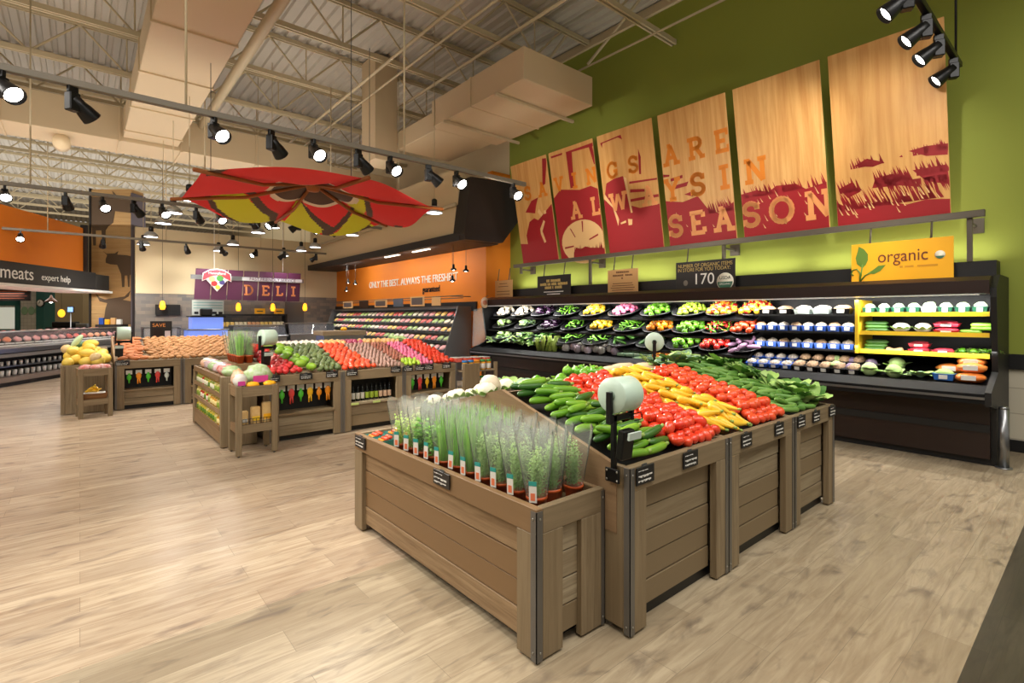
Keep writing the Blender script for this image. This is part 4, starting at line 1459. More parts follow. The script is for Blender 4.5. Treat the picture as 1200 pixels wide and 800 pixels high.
for z in (1.60, 1.37, 1.14):
    sh = cprism([(7.5, z), (8.05, z), (8.05, z + 0.025), (7.5, z + 0.025)], CY0 + 0.01, 2.06, 'shelf', M_SHELFB)
    cprism([(7.488, z - 0.005), (7.5, z - 0.005), (7.5, z + 0.045), (7.488, z + 0.045)], CY0 + 0.02, 2.06, 'price_rail', M_YSTRIP)
    cprism([(7.5, z), (8.05, z), (8.05, z + 0.025), (7.5, z + 0.025)], 2.12, 3.40, 'shelf', M_SHELFB)
cprism([(7.46, 1.13), (8.05, 1.13), (8.05, 1.80), (7.46, 1.80)], 2.07, 2.105, 'divider', M_YSTRIP)
for y in (1.8, 4.0, 6.2, 8.4):
    lamp('case_lamp', 'AREA', (7.46, y, 1.80), 26, (1, 0.98, 0.94), size=0.08, size_y=2.0, target=(7.75, y, 1.0), parent=cool)
for y in (1.8, 4.0, 6.2, 8.4):  # unseen fill added below the shelf fronts to brighten the lower rows
    for x, z in ((7.52, 1.50), (7.45, 1.22)):
        lamp('shelf_fill', 'AREA', (x, y, z), 4.5, (1, 0.98, 0.94), size=0.06, size_y=2.0, target=(x + 0.3, y, z - 0.3), parent=cool)
# bollard at the end
t = thing('steel_bollard', 'short steel bollard post at the end of the dark cooler', 'bollard', (7.40, 0.74, 0))
MB().tube([(0, 0, 0), (0, 0, 0.62)], 0.045, 16).build('post', M_STEEL, t)
MB().lathe([(0.045, 0.62), (0.04, 0.645), (0.0, 0.655)], 16).build('cap', M_STEEL, t)
MB().lathe([(0.0, 0.0), (0.07, 0.0), (0.07, 0.012), (0.045, 0.014)], 16).build('base_flange', M_STEEL, t)
# round tag hanging at the far end
t = thing('hanging_tag', 'round pink hanging tag at the far end of the dark cooler', 'sign', (7.22, 9.5, 1.78))
MB().lathe([(0, -0.006), (0.11, -0.006), (0.11, 0.006), (0, 0.006)], 20, Matrix.Translation((0, 0, 0.13)) @ Matrix.Rotation(PI / 2, 4, 'X'), sy=1.15).build('disc', mat('tag_cream', (226, 196, 170), 0.6), t)
MB().lathe([(0, -0.009), (0.06, -0.009), (0.06, 0.009), (0, 0.009)], 16, Matrix.Translation((0, 0, 0.13)) @ Matrix.Rotation(PI / 2, 4, 'X')).build('mark', mat('tag_pink', (208, 130, 100), 0.6), t)
MB().tube([(0, 0, 0.25), (0.1, 0, 0.3)], 0.006, 5).build('hook', M_GREYM, t)

# ------------------------------------------------------------------ dishes of produce
bm_ = MB()
bm_.lathe([(0.0, 0.0), (0.16, 0.0), (0.25, 0.05), (0.27, 0.055), (0.27, 0.063), (0.245, 0.063), (0.15, 0.014), (0.0, 0.014)], 24)
BOWL = bm_.mesh('display_dish', mat('dish_grey', (52, 52, 54), 0.3, metal=0.3))
CAT = dict(green_pepper='pepper', red_pepper='pepper', yellow_pepper='pepper', orange_pepper='pepper', root='root', eggplant='eggplant', bean='bean', turnip='turnip', lime='lime', ginger='ginger', chili='chili', green_chili='chili', dark_cucumber='cucumber', round_tomato='tomato', purple_root='sweet potato', cabbage='cabbage', pale_green='kale', leafy_green='greens', artichoke='artichoke', orange_fruit='fruit')
NICE = dict(root='cream_root', bean='green_bean', lime='lime', chili='red_chili', pale_green='leafy_cabbage', orange_fruit='orange_tomato')
ROW = {1: (7.765, 1.642, 'top row'), 2: (7.70, 1.362, 'middle row'), 3: (7.62, 1.102, 'lowest row')}
DISH = [
    (1, 9.35, 'cream roots at the far end', [('root', 16, None)]), (1, 8.68, 'cream roots beside the eggplants', [('root', 16, None)]), (1, 8.02, 'dark eggplants', [('eggplant', 10, None)]), (1, 7.32, 'green beans', [('bean', 26, None)]), (1, 6.60, 'yellow peppers', [('yellow_pepper', 20, None)]), (1, 5.88, 'pink turnips', [('turnip', 24, None)]), (1, 5.16, 'green bell peppers', [('green_pepper', 22, None)]), (1, 4.52, 'limes', [('lime', 30, None)]),
    (1, 3.98, 'red, green and orange peppers', [('red_pepper', 20, lambda x, y: y > 0.08), ('lime', 26, lambda x, y: abs(y) < 0.08), ('orange_pepper', 20, lambda x, y: y < -0.08)]), (1, 3.46, 'red and yellow peppers', [('red_pepper', 20, lambda x, y: y > 0.04), ('yellow_pepper', 20, lambda x, y: y <= 0.04)]),
    (2, 9.3, 'pale green heads at the far end', [('cabbage', 5, None)]), (2, 8.5, 'pale green heads beside the eggplants', [('pale_green', 5, None)]), (2, 7.75, 'dark eggplants', [('eggplant', 10, None)]), (2, 7.05, 'green chilies', [('green_chili', 22, None)]), (2, 6.36, 'yellow peppers', [('yellow_pepper', 20, None)]), (2, 5.7, 'long green beans', [('bean', 28, None)]), (2, 5.06, 'orange peppers', [('orange_pepper', 20, None)]), (2, 4.48, 'green bell peppers', [('green_pepper', 22, None)]), (2, 4.02, 'red and green chilies', [('chili', 26, lambda x, y: y > 0), ('green_chili', 26, lambda x, y: y <= 0)]), (2, 3.56, 'orange-red tomatoes', [('round_tomato', 20, None)]),
    (3, 9.2, 'a pale green head at the far end', [('cabbage', 4, None)]), (3, 8.5, 'pale green leafy heads', [('pale_green', 4, None)]), (3, 7.8, 'long cucumbers', [('dark_cucumber', 9, None)]), (3, 7.05, 'small green beans', [('bean', 24, None)]), (3, 6.4, 'green chilies', [('green_chili', 24, None)]), (3, 5.75, 'dark cucumbers beside the green chilies', [('dark_cucumber', 9, None)]), (3, 5.15, 'dark cucumbers beside the bell peppers', [('dark_cucumber', 9, None)]), (3, 4.55, 'green bell peppers', [('green_pepper', 16, None)]), (3, 4.02, 'red bell peppers', [('red_pepper', 20, None)]), (3, 3.56, 'purple sweet potatoes', [('purple_root', 12, None)]),
]
TILT = math.radians(20)
for row, y, what, cont in DISH:
    x, z, rn = ROW[row]
    item('display_dish', BOWL, f'round dark dish of {what}, {rn}', 'dish', 'dishes in the cooler', (x, y, z), (0, -TILT, 0), 1.2 if y > 4.3 else (1.0 if y > 3.7 else 0.9))
    for key, n, sub in cont:
        nm = NICE.get(key, key)
        big = key in ('cabbage', 'pale_green')
        dome(nm, key, f'{nm.replace("_", " ")} in the dish of {what}, {rn}', CAT[key], f'{what} in the {rn} of the cooler', (x, y, z), 0.15 if big else 0.215, n if big else int(n * 0.86), 0.03 if big else 0.055, TILT, top=0.10, sc=(0.72, 0.82) if big else (1.15, 1.4))
# ------------------------------------------------------------------ packages on the straight shelves of the cooler
M_BLUE = mat('tray_blue', (44, 84, 170), 0.4)
M_MUSH = pm('mushroom_white', (226, 220, 208), (132, 112, 94), 0.6, nscale=42, rnd=0.12)
M_MUSHB = pm('mushroom_brown', (196, 164, 128), (104, 76, 54), 0.6, nscale=42, rnd=0.12)
M_LABEL = mat('pack_label', (222, 220, 212), 0.5)
M_FILM = glass_mat('pack_film', (235, 240, 245), 0.16, 0.1)
M_CLEAR = mat('clear_tray', (206, 220, 214), 0.25)
M_SALAD = pm('salad_white', (206, 214, 190), (84, 122, 60), 0.5, nscale=45, rnd=0.2)
M_DKGR = mat('tray_green', (30, 92, 70), 0.4)


def pack_meshes(tray, fill, label, w=0.16, d=0.13, h=0.09, seed=1, lumps=9):
    rg = random.Random(seed)
    a = MB()
    a.add([(-d * .42, -w * .42, 0), (d * .42, -w * .42, 0), (d * .42, w * .42, 0), (-d * .42, w * .42, 0), (-d / 2, -w / 2, h * .6), (d / 2, -w / 2, h * .6), (d / 2, w / 2, h * .6), (-d / 2, w / 2, h * .6)],
          [(3, 2, 1, 0), (0, 1, 5, 4), (1, 2, 6, 5), (2, 3, 7, 6), (3, 0, 4, 7)])
    a.box(-d / 2 - 0.004, d / 2 + 0.004, -w / 2 - 0.004, w / 2 + 0.004, h * .56, h * .6)
    b = MB()
    b.ball((0, 0, h * .55), (d * .47, w * .47, h * .46), 14, 8, lump(0.22, 3.5, seed))
    c = MB()
    c.box(-d / 2 - 0.008, -d / 2 - 0.003, -w * .2, w * .2, h * .12, h * .5)
    return a.mesh('tray', tray), b.mesh('contents', fill), c.mesh('label', label)


def pack(name, meshes, label, cat, group, loc, rot=(0, 0, 0), scale=1.0):
    t = thing(name, label, cat, loc, 0, group, rot)
    if not isinstance(scale, (tuple, list)):
        scale = (scale,) * 3
    t.scale = scale
    for nm, me in zip(('tray', 'contents', 'label'), meshes):
        if me is None:
            continue
        o = bpy.data.objects.new(nm, me)
        COL.objects.link(o)
        o.parent = t
    return t


P_BLUE = pack_meshes(M_BLUE, M_MUSH, M_LABEL, 0.148, 0.13, 0.12, 1)
P_BLUEB = pack_meshes(M_BLUE, M_MUSHB, M_LABEL, 0.148, 0.13, 0.12, 2)
P_WHITE = pack_meshes(M_CLEAR, M_MUSH, M_LABEL, 0.24, 0.18, 0.14, 3)
P_BROWN = pack_meshes(M_BLACKM, M_MUSHB, M_LABEL, 0.24, 0.18, 0.14, 4)
P_SALAD = pack_meshes(M_DKGR, M_SALAD, M_LABEL, 0.135, 0.14, 0.13, 5)
P_SALADC = pack_meshes(M_CLEAR, M_SALAD, M_LABEL, 0.15, 0.14, 0.14, 6)
P_RED = pack_meshes(mat('tray_red', (196, 30, 50), 0.35), pm('radish_red', (206, 40, 66), (230, 96, 110), 0.35, nscale=20), M_LABEL, 0.2, 0.15, 0.07, 7)
P_BLUEBOX = pack_meshes(mat('box_blue', (52, 110, 190), 0.4), M_LEAFL, M_LABEL, 0.17, 0.13, 0.12, 8)
M_CBAG = pm('carrot_bag', (236, 110, 34), (246, 160, 80), 0.25, nscale=14, stretch=(1, 0.3, 1), rnd=0.2)
X_S = 7.60
for i in range(5):
    y = 3.22 - i * 0.235
    pack('mushroom_pack', P_WHITE if i in (2, 3) else P_BROWN, f'mushroom tray on the top shelf beside the yellow divider, {ORD[i]} from the peppers', 'mushrooms', 'mushroom trays in the cooler', (X_S, y, 1.625), scale=(1, 0.88, 0.85))
for r, (z, nm) in enumerate(((1.395, 'middle'), (1.165, 'lower'))):
    for i in range(8):
        y = 3.32 - i * 0.158
        pack('mushroom_pack', P_BLUE if (i + r) % 3 else P_BLUEB, f'blue mushroom tray on the {nm} shelf, {ORD[i]} from the dishes', 'mushrooms', 'blue mushroom trays in the cooler', (X_S, y, z))
for i in range(9):
    y = 3.36 - i * 0.158
    pack('mushroom_pack', P_BLUE if i < 4 else P_BROWN, f'mushroom tray in the bottom deck, {ORD[i]} from the carrots side going away' if False else f'low mushroom tray on the bottom deck, {ORD[i]} from the purple potatoes', 'mushrooms', 'mushroom trays on the bottom deck', (7.62, y, 0.962), (0, -0.29, 0), scale=(1, 0.95 if i < 4 else 0.62, 0.9))
    pack('mushroom_pack', P_BLUE if i < 4 else P_BROWN, f'mushroom tray in the front of the bottom deck, {ORD[i]} from the purple potatoes', 'mushrooms', 'mushroom trays on the bottom deck', (7.40, y, 0.895), (0, -0.29, 0), scale=(1, 0.95 if i < 4 else 0.62, 0.8))
# organic bay
for i in range(8):
    pack('salad_box', P_SALADC if i == 4 else P_SALAD, f'clear salad box on the top organic shelf, {ORD[i]} from the yellow divider', 'salad box', 'salad boxes on the organic shelf', (X_S, 1.98 - i * 0.148, 1.625), scale=(1, 0.95, 1))


def put(name, key, label, cat, loc, rot=(0, 0, 0), sc=1.0, group=None, k=0):
    return item(name, ME[key][k % len(ME[key])], label, cat, group, loc, rot, sc)


for i in range(3):
    put('cucumber', 'dark_cucumber', 'green cucumber in the stack on the middle organic shelf by the divider', 'cucumber', (7.58 + 0.02 * i, 1.90 + 0.01 * i, 1.42 + 0.045 * i), (0, 0, PI / 2), 1.3, 'cucumbers on the middle organic shelf')
for i in range(2):
    put('cauliflower', 'cauliflower', f'wrapped white cauliflower on the middle organic shelf, {ORD[i]} from the divider', 'cauliflower', (X_S, 1.66 - 0.21 * i, 1.40), (0, 0, i), (1.0, 1.15, 1.0))
for i in range(2):
    pack('radish_tray', P_RED, f'red radish tray on the middle organic shelf, {["lower", "upper"][i]} one of two', 'radishes', None, (X_S, 1.23, 1.395 + 0.08 * i), scale=(1, 1.15, 1))
for i in range(3):
    put('green_squash', 'zucchini', 'light green squash lying at the end of the middle organic shelf', 'squash', (7.58, 0.93 + 0.1 * (i == 0), 1.42 + 0.04 * i * (i > 0)), (0, 0, PI / 2 + 0.1 * i), (1.0, 1.2, 1.2), 'light green squash on the organic shelf', i)
for i in range(3):
    put('cucumber', 'dark_cucumber', 'green cucumber on the lower organic shelf by the divider', 'cucumber', (7.58, 1.93 - 0.015 * i, 1.19 + 0.045 * i), (0, 0, PI / 2), 1.25, 'cucumbers on the lower organic shelf')
put('parsnip', 'ginger', 'pale parsnip lying on the lower organic shelf', 'parsnip', (7.58, 1.72, 1.19), (0, 0, PI / 2), 1.3)
for i, (y, z) in enumerate(((1.48, 1.165), (1.48, 1.235), (1.26, 1.165))):
    pack('radish_tray', P_RED, ['lower of two stacked red radish trays on the lower organic shelf', 'upper of two stacked red radish trays on the lower organic shelf', 'single red radish tray on the lower organic shelf'][i], 'radishes', None, (X_S, y, z), scale=(1, 1.0, 0.95))
for i in range(4):
    put('romaine', 'lettuce', f'green romaine head lying on the lower organic shelf, {ORD[i]} from the radishes', 'lettuce', (7.62, 1.10 - 0.09 * i, 1.18), (0, -0.3, i), 0.62, None, i)
DK = lambda x: 0.842 + (x - 7.24) * 0.30
for i, (y, x, k) in enumerate(((2.30, 7.42, 'cabbage'), (2.36, 7.62, 'cabbage'), (2.13, 7.40, 'purple_cabbage'), (2.16, 7.60, 'purple_cabbage'), (1.96, 7.58, 'purple_cabbage'), (1.93, 7.38, 'cabbage'), (1.70, 7.60, 'cabbage'), (1.68, 7.37, 'cabbage'))):
    put(k if k != 'cabbage' else 'green_cabbage', k, f'{"purple" if k != "cabbage" else "green"} cabbage on the bottom deck of the organic bay, {ORD[i]} from the mushrooms', 'cabbage', (x, y, DK(x) + 0.005), (0, 0, i * 1.3), 1.0 if k != 'cabbage' else (1.15 if i > 4 else 1.0))
put('broccoli', 'pale_green', 'blue-green broccoli head between the cabbages and the blue box', 'broccoli', (7.42, 1.44, DK(7.42)), (0, 0, 0.5), 0.95)
pack('herb_box', P_BLUEBOX, 'blue box of greens between the broccoli and the carrot bags', 'greens box', None, (7.38, 1.22, DK(7.38)), scale=(1, 1.1, 1))
for i, (x, y, z) in enumerate(((7.36, 1.0, 0.93), (7.40, 0.99, 1.035), (7.56, 1.01, 1.09), (7.60, 1.2, 1.0))):
    b = MB()
    b.ball((0, 0, 0), (0.10, 0.13, 0.055), 14, 8, lump(0.18, 3.0, i))
    q = b.build('carrot_bag', M_CBAG, None, (x, y, z))
    tag(q, ['lowest orange carrot bag at the end of the cooler', 'middle orange carrot bag at the end of the cooler', 'top orange carrot bag at the end of the cooler', 'orange carrot bag behind the blue box'][i], 'carrots')
    l = MB()
    l.box(-0.112, -0.098, -0.06, 0.06, -0.02, 0.03)
    l.build('label', M_LABEL, q)
# bottom deck under the dishes
def deckfill(name, key, label, cat, grp, y0, y1, sx, sy, sc, h, yaw=(0, PI), tilt=0.3):
    heap(name, key, label, cat, grp, (7.26, 7.72), (y0, y1), lambda x, y: 0.84 + (x - 7.24) * 0.30, sx, sy, h, yaw, tilt, sc=sc)


deckfill('kale', 'pale_green', 'blue-green kale head on the bottom deck, far end', 'kale', 'kale on the bottom deck', 8.75, 9.65, 0.22, 0.22, (1.1, 1.3), 0.10)
deckfill('collard', 'leafy_green', 'dark green leafy bunch on the bottom deck beside the kale', 'greens', 'leafy bunches on the bottom deck', 7.85, 8.7, 0.22, 0.22, (1.1, 1.3), 0.10)
for j in range(5):
    for x in (7.34, 7.52):
        item('asparagus', ME['asparagus'][0], 'standing asparagus bunch on the bottom deck beside the leafy bunches', 'asparagus', 'asparagus bunches', (x, 7.78 - 0.115 * j, 0.845 + (x - 7.24) * 0.3), (0, -0.3, j), 1.25)
deckfill('artichoke', 'artichoke', 'grey-purple artichoke on the bottom deck beside the asparagus', 'artichoke', 'artichokes on the bottom deck', 5.75, 7.2, 0.14, 0.15, (1.25, 1.6), 0.085)
for j in range(4):
    for x in (7.34, 7.52):
        b = MB()
        b.box(-0.07, 0.07, -0.08, 0.08, 0, 0.06, bev=0.012)
        tag(b.build('sprout_tray', mat('tray_sage', (120, 150, 120), 0.35) if j == 0 and x < 7.4 else bpy.data.materials['tray_sage'], None, (x, 5.62 - 0.18 * j, 0.86 + (x - 7.24) * 0.3)), 'grey-green wrapped tray between the artichokes and the orange tomatoes', 'tray', 'wrapped trays on the bottom deck')
deckfill('orange_tomato', 'orange_fruit', 'small orange tomato on the bottom deck beside the wrapped trays', 'tomato', 'orange tomatoes on the bottom deck', 4.5, 5.0, 0.085, 0.085, (1.3, 1.6), 0.055)
deckfill('dark_cucumber', 'dark_cucumber', 'dark green cucumber on the bottom deck beside the orange tomatoes', 'cucumber', 'cucumbers on the bottom deck', 3.5, 4.45, 0.23, 0.065, (1.1, 1.3), 0.045, (0.2, 0.2), 0.1)
# ------------------------------------------------------------------ timber bins of the nearest island
W_X = wood('bin_timber_x', (157, 139, 110), (129, 111, 84), (104, 87, 64), 'x')
W_Y = wood('bin_timber_y', (157, 139, 110), (129, 111, 84), (104, 87, 64), 'y')
W_Z = wood('bin_timber_z', (157, 139, 110), (129, 111, 84), (104, 87, 64), 'z')
W_PX = wood('bin_plank_x', (182, 168, 140), (129, 111, 84), (109, 93, 70), 'x', amp=1.1)
W_PY = wood('bin_plank_y', (172, 146, 112), (130, 102, 70), (108, 84, 58), 'y', amp=1.0)
W_GABLE = wood('gable_timber', (160, 132, 100), (140, 112, 82), (122, 96, 70), 'y', fine=0.7)
M_ANGLE = mat('angle_iron', (120, 116, 110), 0.36, metal=0.35, var=(88, 84, 78), nscale=6, stretch=(1, 1, 0.2))
M_SCREW = mat('screw_head', (170, 168, 160), 0.3, metal=0.9)


def corner_angle(t, x, y, z0, z1, sx, sy, w=0.034, name='corner_angle'):
    """an angle iron over the outer corner (x, y); sx, sy point inward"""
    b = MB()
    e = 0.004
    xs = sorted((x - sx * e, x + sx * w))
    ys = sorted((y - sy * e, y + sy * w))
    b.box(xs[0], xs[1], *sorted((y - sy * e, y)), z0, z1)
    b.box(*sorted((x - sx * e, x)), ys[0], ys[1], z0, z1)
    o = b.build(name, M_ANGLE, t, 'world')
    for z in (z0 + 0.04, z1 - 0.035):
        s = MB()
        s.ball((x + sx * w * 0.55, y - sy * (e + 0.001), z), (0.006, 0.003, 0.006), 8, 5)
        q = s.build('screw', M_SCREW, o)
        q.location = -Vector(t.location)
        s = MB()
        s.ball((x - sx * (e + 0.001), y + sy * w * 0.55, z), (0.003, 0.006, 0.006), 8, 5)
        q = s.build('screw', M_SCREW, o)
        q.location = -Vector(t.location)
    return o


def front_y(t, x0, x1, y, h, post, rail, foot=0.075, nplank=4, niche=None, inset=0.055, pw=None, shelf=True):
    """a bin front in the plane y facing -Y: two posts, a top rail and inset planks (or a niche above planks)"""
    for a in ((x0, x0 + post), (x1 - post, x1)):
        MB().box(a[0], a[1], y, y + 0.045, 0.012, h - rail, bev=0.003).build('post', W_Z, t, 'world')
    MB().box(x0, x1, y, y + 0.045, h - rail, h, bev=0.003).build('top_rail', W_X, t, 'world')
    z1 = h - rail
    z0 = foot
    if niche:
        z1 = niche
    n = nplank
    for i in range(n):
        a, b = z0 + (z1 - z0) * i / n, z0 + (z1 - z0) * (i + 1) / n - 0.007
        MB().box(x0 + post, x1 - post, y + inset + 0.004 * (i % 2), y + inset + 0.025, a, b, bev=0.002).build('plank', W_PX, t, 'world')
    MB().box(x0 + post * 0.5, x1 - post * 0.5, y + 0.08, y + 0.10, 0.0, foot).build('toe_board', M_BLACK, t, 'world')


def rim_slope(y, yf, yb, z0, z1):
    ym = (yf + yb) / 2
    return z0 + (z1 - z0) * (1 - abs(y - ym) / (ym - yf))


BYF, BYB, BH = 1.545, 3.72, 0.845
YM, ZR = 2.57, 1.09


def surf_front(x, y):
    if y <= YM:
        return BH - 0.03 + (ZR - BH + 0.03) * max(0.0, min(1, (y - BYF - 0.03) / (YM - BYF - 0.03)))
    return ZR - (ZR - BH + 0.03) * (y - YM) / (BYB - YM)


def big_bin(x0, x1, label, gable_left=False):
    t = thing('produce_bin', label, 'produce bin', (x0, BYF, 0), group='timber bins of the nearest island')
    front_y(t, x0, x1, BYF, BH, 0.14 if x1 - x0 > 0.9 else 0.12, 0.125, nplank=5)
    for a, b in ((x0, x0 + 0.03), (x1 - 0.03, x1)):
        MB().box(a, b, BYF + 0.045, BYB - 0.045, 0.03, BH, bev=0.003).build('side_panel', W_Z, t, 'world')
    MB().box(x0, x1, BYB - 0.045, BYB, 0.02, BH, bev=0.003).build('rear_panel', W_X, t, 'world')
    d = MB()
    d.prism([(BYF + 0.03, BH - 0.06), (YM, ZR - 0.03), (BYB - 0.05, BH - 0.06), (BYB - 0.05, BH - 0.09), (BYF + 0.03, BH - 0.09)], x0 + 0.03, x1 - 0.03, Matrix(((0, 0, 1, 0), (1, 0, 0, 0), (0, 1, 0, 0), (0, 0, 0, 1))))
    d.build('sloped_deck', M_BLACK, t, 'world')
    corner_angle(t, x0, BYF, 0.012, BH - 0.004, 1, 1)
    corner_angle(t, x1, BYF, 0.012, BH - 0.004, -1, 1)
    if gable_left:
        g = MB()
        g.prism([(BYF + 0.08, BH - 0.005), (YM - 0.02, ZR + 0.035), (BYB - 0.05, BH - 0.005), (BYB - 0.05, 0.5), (BYF + 0.08, 0.5)], x0 - 0.005, x0 + 0.022, Matrix(((0, 0, 1, 0), (1, 0, 0, 0), (0, 1, 0, 0), (0, 0, 0, 1))))
        g.build('gable_board', W_GABLE, t, 'world')
    MB().box(x0 + 0.03, x1 - 0.03, YM - 0.012, YM + 0.012, ZR - 0.05, ZR + 0.012).build('ridge_board', W_GABLE, t, 'world')
    return t


big_bin(2.075, 3.068, 'nearest timber produce bin, heaped with zucchini and plum tomatoes', True)
big_bin(3.078, 4.078, 'middle timber produce bin, heaped with yellow squash and tomatoes')
big_bin(4.090, 4.925, 'last timber produce bin of the near island, with cucumbers and leafy greens')

# ------------------------------------------------------------------ the low herb crate
HX0, HX1, HY0, HY1, HH = 1.590, 2.066, 1.702, 3.722, 0.713
t = thing('herb_crate', 'low long timber crate holding potted herbs in plastic sleeves', 'crate', (HX0, HY0, 0))
# long face at x = HX0
MB().box(HX0, HX0 + 0.04, HY0, HY0 + 0.14, 0.012, HH - 0.12, bev=0.003).build('post', W_Z, t, 'world')
MB().box(HX0, HX0 + 0.04, HY1 - 0.13, HY1, 0.012, HH - 0.12, bev=0.003).build('post', W_Z, t, 'world')
MB().box(HX0, HX0 + 0.04, HY0, HY1, HH - 0.12, HH, bev=0.003).build('top_rail', W_PY, t, 'world')
for i in range(4):
    a, b = 0.06 + 0.1325 * i, 0.06 + 0.1325 * (i + 1) - 0.006
    MB().box(HX0 + 0.028 + 0.003 * (i % 2), HX0 + 0.05, HY0 + 0.14, HY1 - 0.13, a, b, bev=0.002).build('plank', W_PY, t, 'world')
# short face at y = HY0
MB().box(HX0 + 0.04, HX0 + 0.175, HY0, HY0 + 0.04, 0.012, HH - 0.12, bev=0.003).build('post', W_Z, t, 'world')
MB().box(HX1 - 0.17, HX1, HY0, HY0 + 0.04, 0.012, HH - 0.12, bev=0.003).build('post', W_Z, t, 'world')
MB().box(HX0 + 0.04, HX1, HY0, HY0 + 0.04, HH - 0.12, HH, bev=0.003).build('top_rail', W_X, t, 'world')
for i in range(4):
    a, b = 0.06 + 0.1325 * i, 0.06 + 0.1325 * (i + 1) - 0.006
    MB().box(HX0 + 0.175, HX1 - 0.17, HY0 + 0.03, HY0 + 0.05, a, b, bev=0.002).build('plank', W_PX, t, 'world')
MB().box(HX1 - 0.03, HX1, HY0 + 0.04, HY1, 0.03, HH, bev=0.003).build('side_panel', W_PY, t, 'world')
MB().box(HX0 + 0.04, HX1 - 0.03, HY1 - 0.04, HY1, 0.03, HH, bev=0.003).build('rear_panel', W_X, t, 'world')
MB().box(HX0 + 0.05, HX1 - 0.03, HY0 + 0.05, HY1 - 0.04, HH - 0.10, HH - 0.085).build('inner_deck', W_PY, t, 'world')
MB().box(HX0 + 0.09, HX1 - 0.05, HY0 + 0.09, HY1 - 0.05, 0.0, 0.06).build('toe_board', M_BLACK, t, 'world')
corner_angle(t, HX0, HY0, 0.012, HH - 0.012, 1, 1, 0.036)
corner_angle(t, HX1, HY0, 0.012, HH - 0.012, -1, 1, 0.022)

# ------------------------------------------------------------------ price signs
M_PSIGN = mat('price_sign_black', (24, 24, 26), 0.4)


def price_sign(loc, rz, label, w=0.13, h=0.075, group='price signs'):
    """black card hung on a rim, chalk marks on it; faces local -Y"""
    t = thing('price_sign', label, 'price sign', loc, rz, group)
    MB().box(-w / 2, w / 2, -0.012, -0.004, -h, 0.0, bev=0.002).build('card', M_PSIGN, t)
    q = MB()
    rg = random.Random(int(loc[0] * 977 + loc[1] * 131))
    y = -0.0135
    z = -h * 0.2
    for ln, (n, hh) in enumerate(((10, 0.05), (9, 0.13), (6, 0.13))):
        x = -w * 0.42
        xe = w * (0.1, 0.36, 0.3)[ln]
        while x < xe:
            l = w * rg.uniform(0.02, 0.06)
            q.box(x, x + l, y, y + 0.0014, z - h * hh * rg.uniform(0.3, 1.0), z)
            x += l + w * rg.uniform(0.012, 0.03)
        z -= h * 0.27
    q.build('chalk_lettering', M_CHALK, t)
    return t


def clip_part(t, m=M_GREYM):
    MB().box(-0.02, 0.02, -0.004, 0.0, -0.03, 0.01).build('clip', m, t)


for x, lab in ((2.19, 'black price sign under the dark zucchini at the bin corner'), (2.62, 'black price sign under the plum tomatoes'), (3.30, 'black price sign under the yellow squash'), (3.80, 'black price sign under the orange-red tomatoes'), (4.20, 'black price sign under the cucumbers nearest the tomatoes'), (4.50, 'black price sign under the middle of the last bin'), (4.86, 'black price sign at the far corner of the last bin')):
    clip_part(price_sign((x, BYF - 0.001, BH - 0.005), 0, lab, 0.15 if x < 3 else 0.14, 0.09))
clip_part(price_sign((HX0 - 0.001, 2.49, HH - 0.005), -PI / 2, 'black price sign on the long side of the herb crate, midway', 0.17, 0.085))
clip_part(price_sign((HX0 - 0.001, 3.60, HH - 0.005), -PI / 2, 'black price sign on the herb crate under the cherry tomatoes', 0.17, 0.085))

# ------------------------------------------------------------------ heaps on the nearest island
ME_Z = [('stem', ZSTEM)]
ME_S = [('stem', SQSTEM)]
G = 'heaped on the nearest island'
sf = surf_front
heap('zucchini', 'zucchini', 'green zucchini in the heap on the nearest bin', 'zucchini', 'zucchini ' + G, (2.11, 2.60), (1.60, 2.56), sf, 0.205, 0.05, 0.045, (0.02, 0.15), 0.1, parts=ME_Z)
heap('zucchini', 'zucchini', 'green zucchini lying on top of the heap on the nearest bin', 'zucchini', 'upper zucchini ' + G, (2.14, 2.52), (1.66, 2.52), sf, 0.205, 0.062, 0.085, (0.02, 0.28), 0.14, parts=ME_Z)
heap('plum_tomato', 'plum_tomato', 'red plum tomato in the heap on the nearest bin', 'tomato', 'plum tomatoes ' + G, (2.58, 3.09), (1.585, 2.56), sf, 0.073, 0.061, 0.045, (0, PI), 0.5, lie=True)
heap('plum_tomato', 'plum_tomato', 'red plum tomato on top of the heap on the nearest bin', 'tomato', 'upper plum tomatoes ' + G, (2.62, 3.06), (1.66, 2.52), sf, 0.080, 0.072, 0.085, (0, PI), 0.7, lie=True)
heap('yellow_squash', 'yellow_squash', 'yellow squash in the heap between the tomatoes', 'squash', 'yellow squash ' + G, (3.11, 3.54), (1.585, 2.56), sf, 0.066, 0.145, 0.045, (-1.2, 0.6), 0.2, parts=ME_S)
heap('yellow_squash', 'yellow_squash', 'yellow squash on top of the heap between the tomatoes', 'squash', 'upper yellow squash ' + G, (3.15, 3.52), (1.66, 2.52), sf, 0.085, 0.15, 0.085, (-0.9, 0.9), 0.3, parts=ME_S)
heap('round_tomato', 'round_tomato', 'orange-red tomato in the heap between the squash and the cucumbers', 'tomato', 'orange-red tomatoes ' + G, (3.56, 4.08), (1.585, 2.56), sf, 0.080, 0.072, 0.045, (0, PI), 0.4)
heap('round_tomato', 'round_tomato', 'orange-red tomato on top of the heap by the cucumbers', 'tomato', 'upper orange-red tomatoes ' + G, (3.60, 4.05), (1.68, 2.52), sf, 0.088, 0.082, 0.085, (0, PI), 0.4)
heap('cucumber', 'cucumber', 'green cucumber in the heap on the last bin of the near island', 'cucumber', 'cucumbers ' + G, (4.10, 4.60), (1.59, 2.56), sf, 0.17, 0.046, 0.04, (-0.5, 0.5), 0.15)
